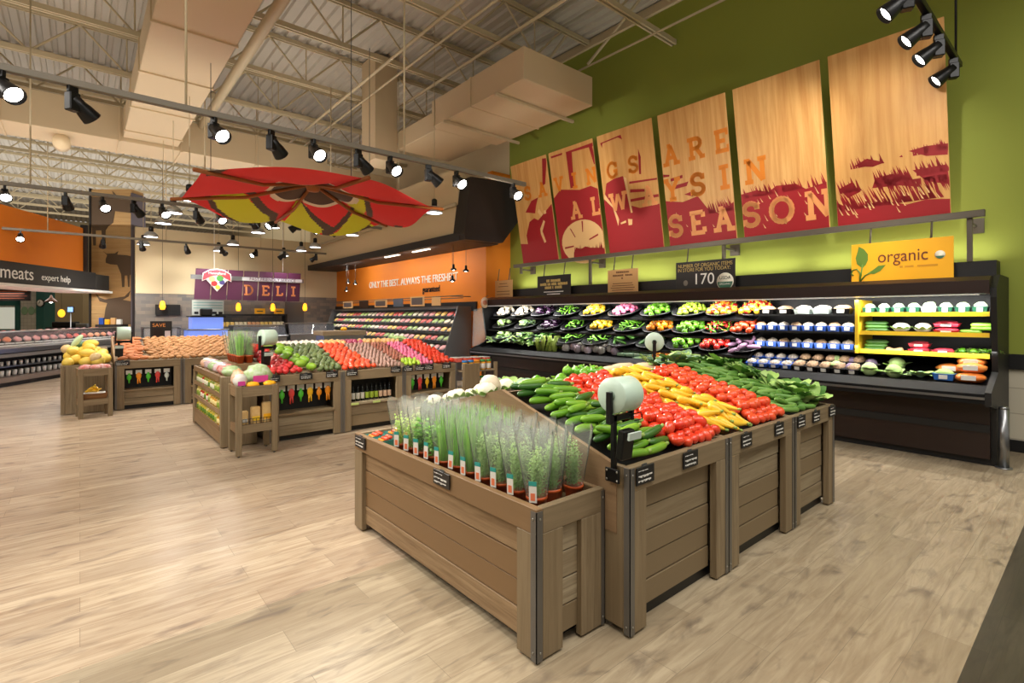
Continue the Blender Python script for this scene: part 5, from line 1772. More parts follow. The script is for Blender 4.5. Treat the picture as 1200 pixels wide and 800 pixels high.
heap('cucumber', 'cucumber', 'green cucumber on top of the heap on the last bin', 'cucumber', 'upper cucumbers ' + G, (4.12, 4.58), (1.66, 2.52), sf, 0.165, 0.058, 0.07, (-0.4, 0.5), 0.25)
heap('leafy_green', 'leafy_green', 'leafy green head on the last bin beside the cucumbers', 'greens', 'leafy heads ' + G, (4.58, 4.93), (1.60, 2.56), sf, 0.15, 0.14, 0.03, (0, PI), 0.35, sc=(1.0, 1.25))
# far slope
heap('kale_bunch', 'pale_green', 'pale blue-green leafy head piled along the ridge of the last bin', 'kale', 'pale leafy heads along the ridge', (3.95, 4.85), (2.58, 2.95), lambda x, y: 1.11, 0.17, 0.17, 0.03, (0, PI), 0.3, sc=(0.9, 1.1))
heap('cauliflower', 'cauliflower', 'white cauliflower on the far slope behind the gable board', 'cauliflower', 'cauliflowers on the far slope', (2.06, 2.55), (2.68, 3.6), sf, 0.19, 0.19, 0.0, (0, PI), 0.25, sc=(0.85, 1.0))
item('rutabaga', MB().ball((0, 0, 0), (0.075, 0.075, 0.07), 16, 10, lump(0.06, 1.5, 2)).mesh('rutabaga', M_CREAMV), 'big round cream rutabaga at the top of the gable board', 'rutabaga', None, (2.16, 2.78, 1.125))
heap('kale_bunch', 'pale_green', 'blue-green kale bunch behind the zucchini ridge', 'kale', 'kale behind the zucchini ridge', (2.3, 2.62), (2.72, 3.05), lambda x, y: 1.05, 0.16, 0.16, 0.02, (0, PI), 0.3, sc=(0.7, 0.8))
for i, (x, y) in enumerate(((2.62, 2.80), (2.74, 2.68), (2.86, 2.78))):
    item('lettuce', ME['lettuce'][i % 2], f'bright green lettuce behind the zucchini ridge, {ORD[i]} from the kale', 'lettuce', None, (x, y, 1.07), (0, 0, i), 0.85)
heap('green_pepper', 'green_pepper', 'green bell pepper behind the squash ridge', 'pepper', 'green peppers behind the squash ridge', (3.0, 3.3), (2.66, 2.95), lambda x, y: 1.10, 0.09, 0.09, 0.045, (0, PI), 0.6)
for i, (x, y, rz) in enumerate(((3.5, 2.78, 0.4), (3.75, 2.86, -0.3), (3.95, 2.75, 0.2))):
    b = MB()
    b.ball((0, 0, 0), (0.17, 0.11, 0.05), 14, 8, lump(0.12, 1.5, i))
    tag(b.build('paper_sack', mat('sack_paper', (206, 178, 140), 0.7) if i == 0 else bpy.data.materials['sack_paper'], None, (x, y, 1.125)), f'tan paper sack behind the tomato ridge, {ORD[i]} from the green peppers', 'sack')
    bpy.data.objects[-1] if False else None

# ------------------------------------------------------------------ bag roll stands
M_ROLL = mat('bag_roll_green', (196, 218, 200), 0.35)
M_CORE = mat('roll_core', (120, 140, 120), 0.6)


def bag_stand(loc, rz, label, s=1.0, plate=True):
    """post clamped at loc, roll on an arm above; the roll's flat end faces local -X"""
    t = thing('bag_dispenser', label, 'bag dispenser', loc, rz, 'bag roll dispensers')
    t.scale = (s,) * 3
    MB().box(-0.012, 0.012, -0.012, 0.012, 0.0, 0.30, bev=0.002).build('post', M_BLACKM, t)
    if plate:
        b = MB()
        b.box(-0.016, -0.006, -0.045, 0.045, -0.035, 0.035, bev=0.004)
        pl = b.build('mounting_plate', M_BLACKM, t)
        for y in (-0.032, 0.032):
            for z in (-0.022, 0.022):
                MB().ball((-0.017, y, z), (0.003, 0.006, 0.006), 8, 5).build('screw', M_SCREW, pl)
    RM = Matrix.Translation((-0.02, 0.0, 0.40)) @ Matrix.Rotation(PI / 2, 4, 'Y')
    r = MB().lathe([(0.022, 0.0), (0.088, 0.0), (0.09, 0.004), (0.09, 0.146), (0.088, 0.15), (0.022, 0.15)], 28, RM)
    ro = r.build('bag_roll', M_ROLL, t)
    MB().lathe([(0.0, -0.002), (0.024, -0.002), (0.024, 0.152), (0.0, 0.152)], 14, RM).build('core', M_CORE, ro)
    a = MB()
    a.box(-0.045, -0.025, -0.016, 0.016, 0.26, 0.42, bev=0.003)
    a.box(-0.03, 0.14, -0.012, 0.012, 0.27, 0.30, bev=0.003)
    a.box(0.13, 0.15, -0.016, 0.016, 0.26, 0.42, bev=0.003)
    a.build('bracket_arm', M_BLACKM, t)
    MB().tube([(0.10, -0.02, 0.29), (0.13, -0.07, 0.31), (0.10, -0.10, 0.285), (0.05, -0.09, 0.28)], 0.003, 5).build('tear_wire', M_BLACKM, t)
    b = MB()
    b.box(-0.045, 0.045, -0.07, -0.03, 0.10, 0.25, bev=0.006, M=Matrix.Rotation(0.12, 4, 'X'))
    bx = b.build('tie_box', M_BLACKM, t)
    MB().box(-0.048, 0.048, -0.105, -0.094, 0.215, 0.25, M=Matrix.Rotation(0.12, 4, 'X')).build('label_strip', mat('tie_label', (190, 206, 196), 0.4) if 'tie_label' not in bpy.data.materials else bpy.data.materials['tie_label'], bx)
    return t


bag_stand((2.050, 1.625, 0.80), 0.0, 'bag roll dispenser on the near corner of the zucchini bin', 1.0)
bag_stand((4.02, 2.72, 0.98), 0.6, 'bag roll dispenser on the far slope behind the tomatoes', 0.95, False)

# ------------------------------------------------------------------ potted herbs in sleeves
M_POTR = pm('pot_orange', (176, 70, 24), (206, 96, 40), 0.35, nscale=12)
M_SOIL = mat('soil', (50, 36, 26), 0.9)
M_SLEEVE = glass_mat('sleeve_film', (242, 248, 240), 0.10, 0.15, 1.08)
M_H1 = pm('herb_light', (176, 214, 84), (200, 226, 120), 0.5, nscale=20)
M_H2 = pm('herb_mid', (112, 184, 52), (156, 210, 86), 0.5, nscale=20)
M_H3 = pm('herb_grey', (140, 182, 96), (180, 210, 136), 0.5, nscale=20)
M_TAGT = mat('tag_teal', (40, 150, 140), 0.5)
M_TAGO = mat('tag_print', (228, 120, 80), 0.5)


def herb_mesh(kind, seed):
    rg = random.Random(seed)
    v = MB()
    if kind == 'chives':
        for i in range(85):
            a, q = rg.uniform(0, 2 * PI), rg.uniform(0, 0.036)
            x, y = q * math.cos(a), q * math.sin(a)
            L = rg.uniform(0.24, 0.36)
            lx, ly = x * rg.uniform(0.1, 0.7), y * rg.uniform(0.1, 0.7)
            w = 0.0028
            ca, sa = math.cos(a * 3), math.sin(a * 3)
            v.add([(x - w * ca, y - w * sa, 0), (x + w * ca, y + w * sa, 0), (x + lx - w * .8 * ca, y + ly - w * .8 * sa, L * .6), (x + lx + w * .8 * ca, y + ly + w * .8 * sa, L * .6), (x + lx * 2.0, y + ly * 2.0, L)], [(0, 1, 3, 2), (2, 3, 4)], True)
    else:
        n, hgt, ls, lw = {'fine': (42, 0.20, 0.02, 0.0035), 'bush': (34, 0.17, 0.018, 0.007), 'broad': (20, 0.17, 0.036, 0.014)}[kind]
        for i in range(n):
            a, q = rg.uniform(0, 2 * PI), rg.uniform(0, 0.04)
            x, y = q * math.cos(a), q * math.sin(a)
            H_ = hgt * rg.uniform(0.65, 1.2)
            ex, ey = x * rg.uniform(1.2, 1.9), y * rg.uniform(1.2, 1.9)
            k = {'fine': 13, 'bush': 10, 'broad': 6}[kind]
            w = 0.001
            v.add([(x - w, y, 0), (x + w, y, 0), (ex, ey, H_)], [(0, 1, 2)])
            for j in range(k):
                t_ = (j + 1) / k
                px, py, pz = x + (ex - x) * t_, y + (ey - y) * t_, H_ * t_
                for m_ in range(2):
                    b = rg.uniform(0, 2 * PI)
                    el = rg.uniform(-0.1, 0.9)
                    d = Vector((math.cos(b) * math.cos(el), math.sin(b) * math.cos(el), math.sin(el)))
                    s_ = Vector((-math.sin(b), math.cos(b), 0)) * lw
                    p0 = Vector((px, py, pz))
                    l_ = ls * rg.uniform(0.7, 1.2)
                    v.add([p0, p0 + d * l_ * .5 + s_, p0 + d * l_, p0 + d * l_ * .5 - s_], [(0, 1, 2, 3)], True)
    return v


HERBS = {}
for kind, mm in (('chives', M_H2), ('fine', M_H3), ('bush', M_H1), ('broad', M_H2)):
    HERBS[kind] = [herb_mesh(kind, 20 + i).mesh('plant', mm) for i in range(2)]
pot = MB()
pot.lathe([(0.036, 0.0), (0.050, 0.085), (0.053, 0.085), (0.053, 0.10), (0.048, 0.10), (0.047, 0.088), (0.0, 0.088)], 18)
POTM = pot.mesh('pot', M_POTR)
sv = MB()
prof = [(0.052, 0.10), (0.073, 0.23), (0.092, 0.365)]
vs, fs = [], []
NS = 20
for j, (r, z) in enumerate(prof + [(0.095, 0.40)]):
    for i in range(NS):
        a = 2 * PI * i / NS
        k = 1 + 0.06 * math.sin(a * 3 + j) + (0.05 * math.sin(a * 7) if j > 1 else 0)
        vs.append((r * k * math.cos(a), r * k * math.sin(a), z + (0.012 * math.sin(a * 5) if j == 3 else 0)))
for j in range(3):
    for i in range(NS):
        l = (i + 1) % NS
        fs.append((j * NS + i, j * NS + l, (j + 1) * NS + l, (j + 1) * NS + i))
sv.add(vs, fs, True)
SLEEVE = sv.mesh('sleeve', M_SLEEVE)
tg = MB()
tg.box(-0.068, -0.065, -0.019, 0.019, 0.085, 0.165)
tg.mi = 1
tg.box(-0.069, -0.064, -0.019, 0.019, 0.165, 0.185)
tg.mi = 2
tg.box(-0.069, -0.0675, -0.011, 0.011, 0.095, 0.130)
TAGM = tg.mesh('plant_tag', [M_LABEL, M_TAGT, M_TAGO])


def herb(kind, i, loc, label, rz=0.0, tagged=True, s=1.0, lean=0.0):
    t = thing('potted_herb', label, 'potted herb', loc, rz, 'potted herbs in plastic sleeves')
    t.rotation_euler = (PR.uniform(-0.03, 0.03), lean + PR.uniform(-0.03, 0.03), rz)
    t.scale = (s,) * 3
    for nm, me in (('pot', POTM), ('plant', HERBS[kind][i % 2]), ('sleeve', SLEEVE)) + ((('plant_tag', TAGM),) if tagged else ()):
        o = bpy.data.objects.new(nm, me)
        COL.objects.link(o)
        o.parent = t
        if nm == 'plant':
            o.location = (0, 0, 0.09)
            o.rotation_euler = (0, 0, PR.uniform(0, 6))
    return t


LK = {'chives': 'upright chives', 'fine': 'fine-leaved herb', 'bush': 'small-leaved light green herb', 'broad': 'broad-leaved herb'}
HZ = HH - 0.084
ROWY = [1.815 + 0.136 * k for k in range(11)]
for r, (x, nm) in enumerate(((1.70, 'long side'), (1.83, 'middle row'), (1.96, 'bin side'))):
    for k, y in enumerate(ROWY):
        kind = 'fine' if k < 4 else ('chives' if k < 7 else ('broad' if k < 9 else 'bush'))
        if r == 2 and k < 2:
            kind = 'fine'
        herb(kind, k + r, (x, y + 0.03 * (r % 2), HZ), f'potted {LK[kind]} in a clear sleeve, {ORD[k]} from the near corner, {nm}', PR.uniform(0.1, 0.7) if r < 2 else PR.uniform(0, 6), r == 0)
# cherry tomato cartons at the far end of the crate
M_CART = mat('carton_teal', (74, 160, 150), 0.6)
for i, (x, y) in enumerate(((1.70, 3.60), (1.70, 3.44), (1.86, 3.60), (1.86, 3.44), (1.98, 3.52))):
    b = MB()
    b.add([(-.05, -.05, 0), (.05, -.05, 0), (.05, .05, 0), (-.05, .05, 0), (-.062, -.062, .075), (.062, -.062, .075), (.062, .062, .075), (-.062, .062, .075)], [(3, 2, 1, 0), (0, 1, 5, 4), (1, 2, 6, 5), (2, 3, 7, 6), (3, 0, 4, 7)])
    b.add([(-.055, -.055, .05), (.055, -.055, .05), (.055, .055, .05), (-.055, .055, .05)], [(0, 1, 2, 3)])
    where = ['at the long side corner', 'beside the herbs on the long side', 'in the back corner', 'second from the herbs', 'nearest the bins'][i]
    tag(b.build('cherry_tomato_carton', M_CART, None, (x, y, HZ)), f'teal carton of cherry tomatoes {where} of the herb crate', 'carton', 'cherry tomato cartons')
    for k in range(9):
        item('cherry_tomato', ME['orange_fruit'][0] if k % 3 == 0 else ME['lime'][0] if False else ME['round_tomato'][0], f'cherry tomato in the teal carton {where}', 'tomato', f'cherry tomatoes in the carton {where}', (x - 0.036 + 0.03 * (k % 3), y - 0.04 + 0.027 * (k // 3), HZ + 0.07 + 0.008 * (k % 3)), (0, 0, k), 0.42)
# ------------------------------------------------------------------ the middle island under the umbrella
MYF, MYB, MH, MYM, MZR = 6.79, 9.0, 0.845, 7.95, 1.12
M_NICHE = mat('niche_black', (16, 15, 14), 0.6)


def surf_mid(x, y):
    if y <= MYM:
        return MH - 0.02 + (MZR - MH + 0.02) * max(0.0, min(1, (y - MYF - 0.03) / (MYM - MYF - 0.03)))
    return MZR - (MZR - MH) * (y - MYM) / (MYB - MYM)


def niche_bin(x0, x1, yf, yb, h, label, zr, group, niche=(0.36, 0.66), post=0.12, ym=None, planks=2):
    t = thing('produce_bin', label, 'produce bin', (x0, yf, 0), group=group)
    ym = ym or (yf + yb) / 2
    for a in ((x0, x0 + post), (x1 - post, x1)):
        MB().box(a[0], a[1], yf, yf + 0.045, 0.012, h - 0.13, bev=0.003).build('post', W_Z, t, 'world')
    MB().box(x0, x1, yf, yf + 0.045, h - 0.13, h, bev=0.003).build('top_rail', W_X, t, 'world')
    MB().box(x0 + post - 0.01, x1 - post + 0.01, yf - 0.012, yf + 0.30, niche[0] - 0.03, niche[0], bev=0.003).build('niche_shelf', W_PX, t, 'world')
    MB().box(x0 + post, x1 - post, yf + 0.28, yf + 0.30, niche[0], h - 0.13).build('niche_back', M_NICHE, t, 'world')
    for i in range(planks):
        a, b = 0.075 + (niche[0] - 0.105) * i / planks, 0.075 + (niche[0] - 0.105) * (i + 1) / planks - 0.005
        MB().box(x0 + post, x1 - post, yf + 0.03, yf + 0.055, a, b, bev=0.002).build('plank', W_PX, t, 'world')
    MB().box(x0 + post * 0.5, x1 - post * 0.5, yf + 0.10, yf + 0.12, 0.0, 0.075).build('toe_board', M_BLACK, t, 'world')
    for a, b in ((x0, x0 + 0.025), (x1 - 0.025, x1)):
        MB().box(a, b, yf + 0.045, yb - 0.04, 0.03, h, bev=0.003).build('side_panel', W_Z, t, 'world')
    MB().box(x0, x1, yb - 0.04, yb, 0.02, h).build('rear_panel', W_X, t, 'world')
    d = MB()
    d.prism([(yf + 0.03, h - 0.05), (ym, zr - 0.03), (yb - 0.05, h - 0.05), (yb - 0.05, h - 0.08), (yf + 0.03, h - 0.08)], x0 + 0.025, x1 - 0.025, Matrix(((0, 0, 1, 0), (1, 0, 0, 0), (0, 1, 0, 0), (0, 0, 0, 1))))
    d.build('sloped_deck', W_PX, t, 'world')
    for x, s in ((x0, 1), (x1, -1)):
        a = MB()
        a.box(*sorted((x, x + s * 0.03)), yf - 0.004, yf, 0.012, h - 0.004)
        a.build('corner_angle', M_ANGLE, t, 'world')
    return t


GM = 'timber bins of the middle island'
MX = [1.79, 2.735, 3.665, 4.60]
niche_bin(MX[0] + 0.004, MX[1] - 0.004, MYF, MYB, MH, 'timber bin with hanging tools in its niche, heaped with apples and avocados', MZR, GM, ym=MYM)
niche_bin(MX[1], MX[2] - 0.004, MYF, MYB, MH, 'timber bin with dark bottles in its niche, heaped with tomatoes and shallots', MZR, GM, niche=(0.40, 0.66), ym=MYM)
niche_bin(MX[2], MX[3], MYF, MYB, MH, 'timber bin at the far end of the middle island, with hanging packs in its niche', MZR, GM, niche=(0.44, 0.66), ym=MYM)

# price signs
for i, (x, lab) in enumerate(((1.84, 'apples by the end stand'), (2.24, 'papayas and apples'), (2.58, 'avocados'), (2.86, 'round tomatoes of the middle island'), (3.52, 'brown shallots'), (3.72, 'green limes'), (3.92, 'limes and pink radishes'), (4.08, 'pink radishes'), (4.40, 'red tomatoes at the far end of the middle island'))):
    clip_part(price_sign((x, MYF - 0.006, MH + 0.012), 0, f'black price sign under the {lab}', 0.16, 0.08))

# heaps, first the front slope
sm = surf_mid
GI = 'heaped on the middle island'
heap('red_apple', 'apple', 'shiny red apple in the heap at the end of the middle island', 'apple', 'red apples ' + GI, (1.80, 2.24), (6.85, 7.85), sm, 0.088, 0.082, 0.045, (0, PI), 0.5, keep=lambda x, y: x < 2.24 - 0.25 * (y - 6.85))
heap('papaya', 'papaya', 'green papaya between the red apples and the avocados', 'papaya', 'green papayas ' + GI, (2.02, 2.44), (6.85, 7.9), sm, 0.13, 0.15, 0.06, (0, PI), 0.3, lie=True, keep=lambda x, y: 2.26 - 0.25 * (y - 6.85) < x < 2.44 - 0.20 * (y - 6.85))
heap('avocado', 'avocado', 'dark green avocado in the heap on the middle island', 'avocado', 'avocados ' + GI, (2.2, 2.76), (6.85, 7.95), sm, 0.076, 0.078, 0.045, (0, PI), 0.4, lie=True, keep=lambda x, y: x > 2.46 - 0.20 * (y - 6.85))
heap('red_round_tomato', 'round_tomato', 'orange-red round tomato in the heap beside the avocados', 'tomato', 'round tomatoes ' + GI, (2.76, 3.26), (6.85, 7.95), sm, 0.083, 0.078, 0.045, (0, PI), 0.4, keep=lambda x, y: x < 3.26 - 0.12 * (y - 6.85))
heap('brown_shallot', 'shallot', 'small grey-brown shallot in the heap on the middle island', 'shallot', 'brown shallots ' + GI, (3.12, 3.68), (6.85, 7.95), sm, 0.060, 0.058, 0.03, (0, PI), 0.6, keep=lambda x, y: 3.28 - 0.12 * (y - 6.85) < x < 3.68 - 0.08 * (y - 6.85), sc=(1.05, 1.2), limit=210)
heap('red_shallot', 'shallot_red', 'red-brown shallot in the strip beside the limes', 'shallot', 'red-brown shallots ' + GI, (3.58, 3.90), (7.1, 7.95), sm, 0.056, 0.054, 0.03, (0, PI), 0.6, keep=lambda x, y: x > 3.70 - 0.08 * (y - 6.85))
heap('lime', 'lime', 'yellow-green lime in the front corner beside the pink radishes', 'lime', 'limes ' + GI, (3.72, 4.0), (6.85, 7.12), sm, 0.066, 0.062, 0.035, (0, PI), 0.4)
heap('pink_radish', 'pink_radish', 'pink radish in the strip before the red tomatoes', 'radish', 'pink radishes ' + GI, (3.90, 4.22), (6.85, 7.95), sm, 0.062, 0.060, 0.035, (0, PI), 0.4, keep=lambda x, y: x > 3.98 or y > 7.12)
heap('red_tomato', 'plum_tomato', 'red tomato in the heap at the far end of the middle island', 'tomato', 'red tomatoes ' + GI, (4.22, 4.60), (6.85, 7.95), sm, 0.074, 0.070, 0.045, (0, PI), 0.5, lie=True)
# ridge and far slope
for nm, key, lab, x0, x1 in (('white_onion', 'onion_white', 'white onion', 2.2, 2.95), ('yellow_onion', 'onion_yellow', 'yellow onion', 2.95, 3.3), ('red_onion', 'onion_red', 'dark red onion', 3.3, 3.62), ('yellow_onion', 'onion_yellow', 'pale yellow onion', 3.62, 4.25)):
    heap(nm, key, f'{lab} on the ridge of the middle island, ' + {2.2: 'behind the papayas', 2.95: 'between white and red onions', 3.3: 'in the only dark red patch', 3.62: 'behind the shallots'}[x0], 'onion', f'{lab}s on the ridge', (x0, x1), (7.98, 8.5), lambda x, y: MZR - 0.002, 0.088, 0.086, 0.04, (0, PI), 0.4)
t = thing('onion_tray', 'long flat timber tray along the ridge of the middle island under the onions', 'tray', (2.15, 7.96, MZR))
MB().box(2.15, 4.58, 7.97, 8.56, MZR - 0.026, MZR - 0.008, bev=0.003).build('tray_board', W_PX, t, 'world')
for y in (7.97, 8.545):
    MB().box(2.15, 4.58, y, y + 0.015, MZR - 0.026, MZR + 0.02).build('tray_rim', W_PX, t, 'world')
for i in range(5):
    item('green_cabbage', ME['cabbage'][0], f'pale green cabbage at the far end of the onion ridge, {ORD[i]} from the onions', 'cabbage', None, (4.32 + 0.0 * i, 8.05 + 0.11 * i, 1.16), (0, 0, i), 0.75)
heap('apple', 'apple', 'red apple on the side slope by the sleeved herbs', 'apple', 'red apples on the side slope', (1.82, 2.02), (7.95, 8.5), lambda x, y: 1.10, 0.09, 0.085, 0.045, (0, PI), 0.5)
bag_stand((1.80, 7.1, 0.86), 0.25, 'bag roll dispenser standing beside the red apples on the middle island', 1.15)


# ------------------------------------------------------------------ things in the niches
def pouch(loc, col, label, kind, group):
    """a carded utensil hung in a niche, faces -Y"""
    t = thing('carded_utensil', label, 'kitchen utensil', loc, 0, group)
    MB().box(-0.045, 0.045, -0.003, 0.0, -0.07, 0.0, bev=0.001).build('card', M_LABEL, t)
    k = 'utensil_' + '_'.join(map(str, col))
    m = bpy.data.materials.get(k) or mat(k, col, 0.35)
    b = MB()
    if kind == 0:
        b.tube([(0, -0.012, -0.05), (0, -0.012, -0.16), (0, -0.012, -0.22)], [0.016, 0.014, 0.010], 8)
        b.ball((0, -0.014, -0.12), (0.036, 0.012, 0.05), 10, 6)
    else:
        b.ball((0, -0.014, -0.10), (0.040, 0.014, 0.06), 10, 6)
        b.tube([(-0.012, -0.012, -0.14), (-0.015, -0.012, -0.24)], [0.012, 0.009], 8)
        b.tube([(0.012, -0.012, -0.14), (0.018, -0.012, -0.23)], [0.012, 0.008], 8)
    b.build('utensil', m, t)
    MB().tube([(0, 0.0, -0.012), (0, 0.12, -0.012)], 0.003, 5).build('peg_hook', M_GREYM, t)
    return t


GREEN_, RED_, ORG_, YEL_, CLR_ = (80, 196, 50), (226, 70, 64), (244, 150, 30), (246, 190, 30), (206, 218, 210)
CN = {GREEN_: 'green', RED_: 'red', ORG_: 'orange', YEL_: 'yellow', CLR_: 'clear'}
GU = 'carded utensils in the bin niches'
for i, c in enumerate((GREEN_, RED_, GREEN_, YEL_, ORG_, ORG_)):
    pouch((1.97 + 0.118 * i, MYF + 0.10, 0.70), c, f'{CN[c]} carded utensil under the apples, {ORD[i]} from the end stand', i % 2, GU)
for i, c in enumerate((GREEN_, RED_, YEL_, ORG_, GREEN_)):
    pouch((3.85 + 0.128 * i, MYF + 0.10, 0.70), c, f'{CN[c]} carded utensil in the far bin of the middle island, {ORD[i]} from the bottles', i % 2, GU)
M_BOT = mat('bottle_dark', (16, 20, 16), 0.15)
M_BLAB = mat('bottle_label_white', (220, 216, 200), 0.5)
M_BLABG = mat('bottle_label_green', (170, 196, 60), 0.5)
M_BLABO = mat('bottle_label_peach', (226, 190, 160), 0.5)
for i in range(9):
    t = thing('oil_bottle', f'dark bottle with a {["white", "yellow-green", "peach"][i // 3]} label in the niche, {ORD[i]} from the tools', 'bottle', (2.93 + 0.069 * i, MYF + 0.12, 0.40), 0, 'bottles in the niche')
    MB().lathe([(0.0, 0.0), (0.027, 0.0), (0.028, 0.005), (0.028, 0.13), (0.012, 0.175), (0.011, 0.215), (0.0, 0.215)], 12).build('body', M_BOT, t)
    MB().lathe([(0.0285, 0.03), (0.029, 0.031), (0.029, 0.115), (0.0285, 0.116)], 12).build('label', (M_BLAB, M_BLABG, M_BLABO)[i // 3], t)
    MB().lathe([(0.0, 0.205), (0.0125, 0.205), (0.0125, 0.228), (0.0, 0.228)], 10).build('cap', M_BLACKM, t)
for i, x in enumerate((2.90, 3.22)):
    b = MB()
    b.box(-0.055, 0.055, -0.004, 0.0, -0.03, 0.0)
    tag(b.build('shelf_tag', mat('tag_lime', (190, 206, 120), 0.6) if i == 0 else bpy.data.materials['tag_lime'], None, (x, MYF - 0.013, 0.398)), f'pale green shelf tag under the bottles, {["nearer the tools", "under the middle bottles"][i]}', 'shelf tag')

# ------------------------------------------------------------------ end stand and side shelf of the middle island
t = thing('end_stand', 'small square timber stand at the corner of the middle island, bags on top', 'stand', (1.33, 6.345, 0))
SX0, SX1, SY0, SY1, SH_ = 1.335, 1.775, 6.35, 6.76, 0.80
for x in (SX0, SX1 - 0.06):
    for y in (SY0, SY1 - 0.06):
        MB().box(x, x + 0.06, y, y + 0.06, 0.02, SH_, bev=0.003).build('leg', W_Z, t, 'world')
for z0, z1, nm in ((SH_ - 0.12, SH_ - 0.005, 'upper_rail'), (0.27, 0.36, 'lower_rail')):
    MB().box(SX0 + 0.06, SX1 - 0.06, SY0 + 0.008, SY0 + 0.035, z0, z1).build(nm, W_X, t, 'world')
    MB().box(SX0 + 0.008, SX0 + 0.035, SY0 + 0.06, SY1 - 0.06, z0, z1).build(nm, W_PY, t, 'world')
    MB().box(SX1 - 0.035, SX1 - 0.008, SY0 + 0.06, SY1 - 0.06, z0, z1).build(nm, W_PY, t, 'world')
MB().box(SX0 + 0.035, SX1 - 0.035, SY0 + 0.035, SY1 - 0.02, SH_ - 0.05, SH_ - 0.03).build('top_board', W_PX, t, 'world')
MB().box(SX0 + 0.035, SX1 - 0.035, SY0 + 0.035, SY1 - 0.02, 0.33, 0.345).build('shelf_board', W_PX, t, 'world')
for x in (SX0 + 0.03, SX1 - 0.03):
    for y in (SY0 + 0.03, SY1 - 0.03):
        MB().lathe([(0.012, 0.0), (0.012, 0.02)], 8, Matrix.Translation((x, y, 0))).build('foot', M_GREYM, t, 'world')
w = MB()
for i in range(9):
    x = SX0 + 0.07 + 0.037 * i
    w.tube([(x, SY0 + 0.04, 0.35), (x, SY0 + 0.04, 0.42)], 0.003, 4)
for z in (0.35, 0.385, 0.42):
    w.tube([(SX0 + 0.065, SY0 + 0.04, z), (SX1 - 0.065, SY0 + 0.04, z)], 0.003, 4)
tag(w.build('wire_fence', M_BLACKM, None), 'low black wire fence on the lower shelf of the end stand', 'wire rack')
bpy.data.objects['wire_fence'].name = 'wire_guard'
M_CRK = pm('cracker_tan', (214, 170, 104), (232, 200, 140), 0.6, nscale=20)
for i, (x, h) in enumerate(((1.43, 0.16), (1.56, 0.20), (1.68, 0.24))):
    b = MB()
    b.box(-0.05, 0.05, -0.035, 0.035, 0, h, bev=0.012)
    q = b.build('cracker_box', M_CRK, None, (x, 6.47, 0.346))
    tag(q, f'tan cracker pack on the lower shelf of the end stand, {["shortest", "middle", "tallest"][i]} of three', 'crackers')
    l = MB()
    l.box(-0.04, 0.04, -0.038, -0.0352, h * 0.2, h * 0.45)
    l.build('label', [M_LABEL, M_YSTRIP, M_YEL][i], q)


def veg_bag(loc, r, m, label, seed, lab=None, film=True, group='bagged produce on the end stand'):
    b = MB()
    b.ball((0, 0, 0), r, 16, 10, lump(0.22, 3, seed))
    q = b.build('produce_bag', m, None, loc)
    tag(q, label, 'bagged produce', group)
    if lab:
        l = MB()
        l.box(-r[0] * 0.5, r[0] * 0.5, -r[1] * 1.08, -r[1] * 0.98, -r[2] * 0.6, r[2] * 0.0)
        l.build('label', lab, q)
    return q


M_BAGC = pm('bag_clear_green', (200, 212, 188), (150, 184, 110), 0.2, nscale=26, rnd=0.1)
M_BAGP = pm('bag_grape', (188, 150, 160), (224, 206, 206), 0.2, nscale=24, rnd=0.1)
M_BAGR = pm('bag_red', (206, 80, 70), (226, 196, 190), 0.2, nscale=22, rnd=0.1)
M_BAGO = pm('bag_orange', (228, 150, 90), (236, 216, 196), 0.25, nscale=24, rnd=0.1)
M_PURL = mat('label_magenta', (206, 60, 150), 0.5)
veg_bag((1.62, 6.60, 0.90), (0.16, 0.12, 0.125), M_BAGC, 'big clear bag of pale green salad on the end stand', 1, M_PURL)
veg_bag((1.40, 6.47, 0.855), (0.075, 0.07, 0.08), M_LABEL, 'white pack at the outer corner of the end stand', 2, M_PURL)
veg_bag((1.42, 6.64, 0.875), (0.08, 0.07, 0.10), M_BAGO, 'orange and green bag behind the white pack on the end stand', 3)
for i, x in enumerate((1.52, 1.70)):
    veg_bag((x, 6.42, 0.805), (0.07, 0.05, 0.035), M_YEL, f'yellow labelled pack at the front of the end stand, {["nearer the white pack", "nearer the bin"][i]}', 4 + i)

SIDX, S0, S1 = 1.29, 6.93, 8.84
t = thing('side_shelf', 'timber side shelf of jars at the end of the middle island', 'shelf', (SIDX, S0, 0))
for y in (S0, S1 - 0.07):
    MB().box(SIDX, SIDX + 0.40, y, y + 0.07, 0.012, 0.86, bev=0.003).build('end_post', W_Z, t, 'world')
MB().box(SIDX + 0.36, SIDX + 0.385, S0 + 0.07, S1 - 0.07, 0.03, 0.84).build('back_panel', W_PY, t, 'world')
MB().box(SIDX + 0.004, SIDX + 0.03, S0 + 0.07, S1 - 0.07, 0.05, 0.23).build('base_board', W_PY, t, 'world')
SHZ = (0.235, 0.435, 0.635)
for z in SHZ:
    MB().box(SIDX + 0.01, SIDX + 0.36, S0 + 0.07, S1 - 0.07, z - 0.02, z).build('shelf_board', W_PY, t, 'world')
    MB().box(SIDX - 0.004, SIDX + 0.01, S0 + 0.07, S1 - 0.07, z - 0.03, z + 0.022).build('shelf_lip', W_PY, t, 'world')
MB().box(SIDX - 0.004, SIDX + 0.38, S0 + 0.07, S1 - 0.07, 0.815, 0.84).build('top_board', W_PY, t, 'world')
MB().box(SIDX - 0.01, SIDX + 0.01, S0 + 0.07, S1 - 0.07, 0.80, 0.87).build('shelf_lip', W_PY, t, 'world')
MB().box(SIDX + 0.005, SIDX + 0.05, S1 + 0.06, S1 + 0.12, 0.0, 0.8, bev=0.003).build('outer_leg', W_Z, t, 'world')
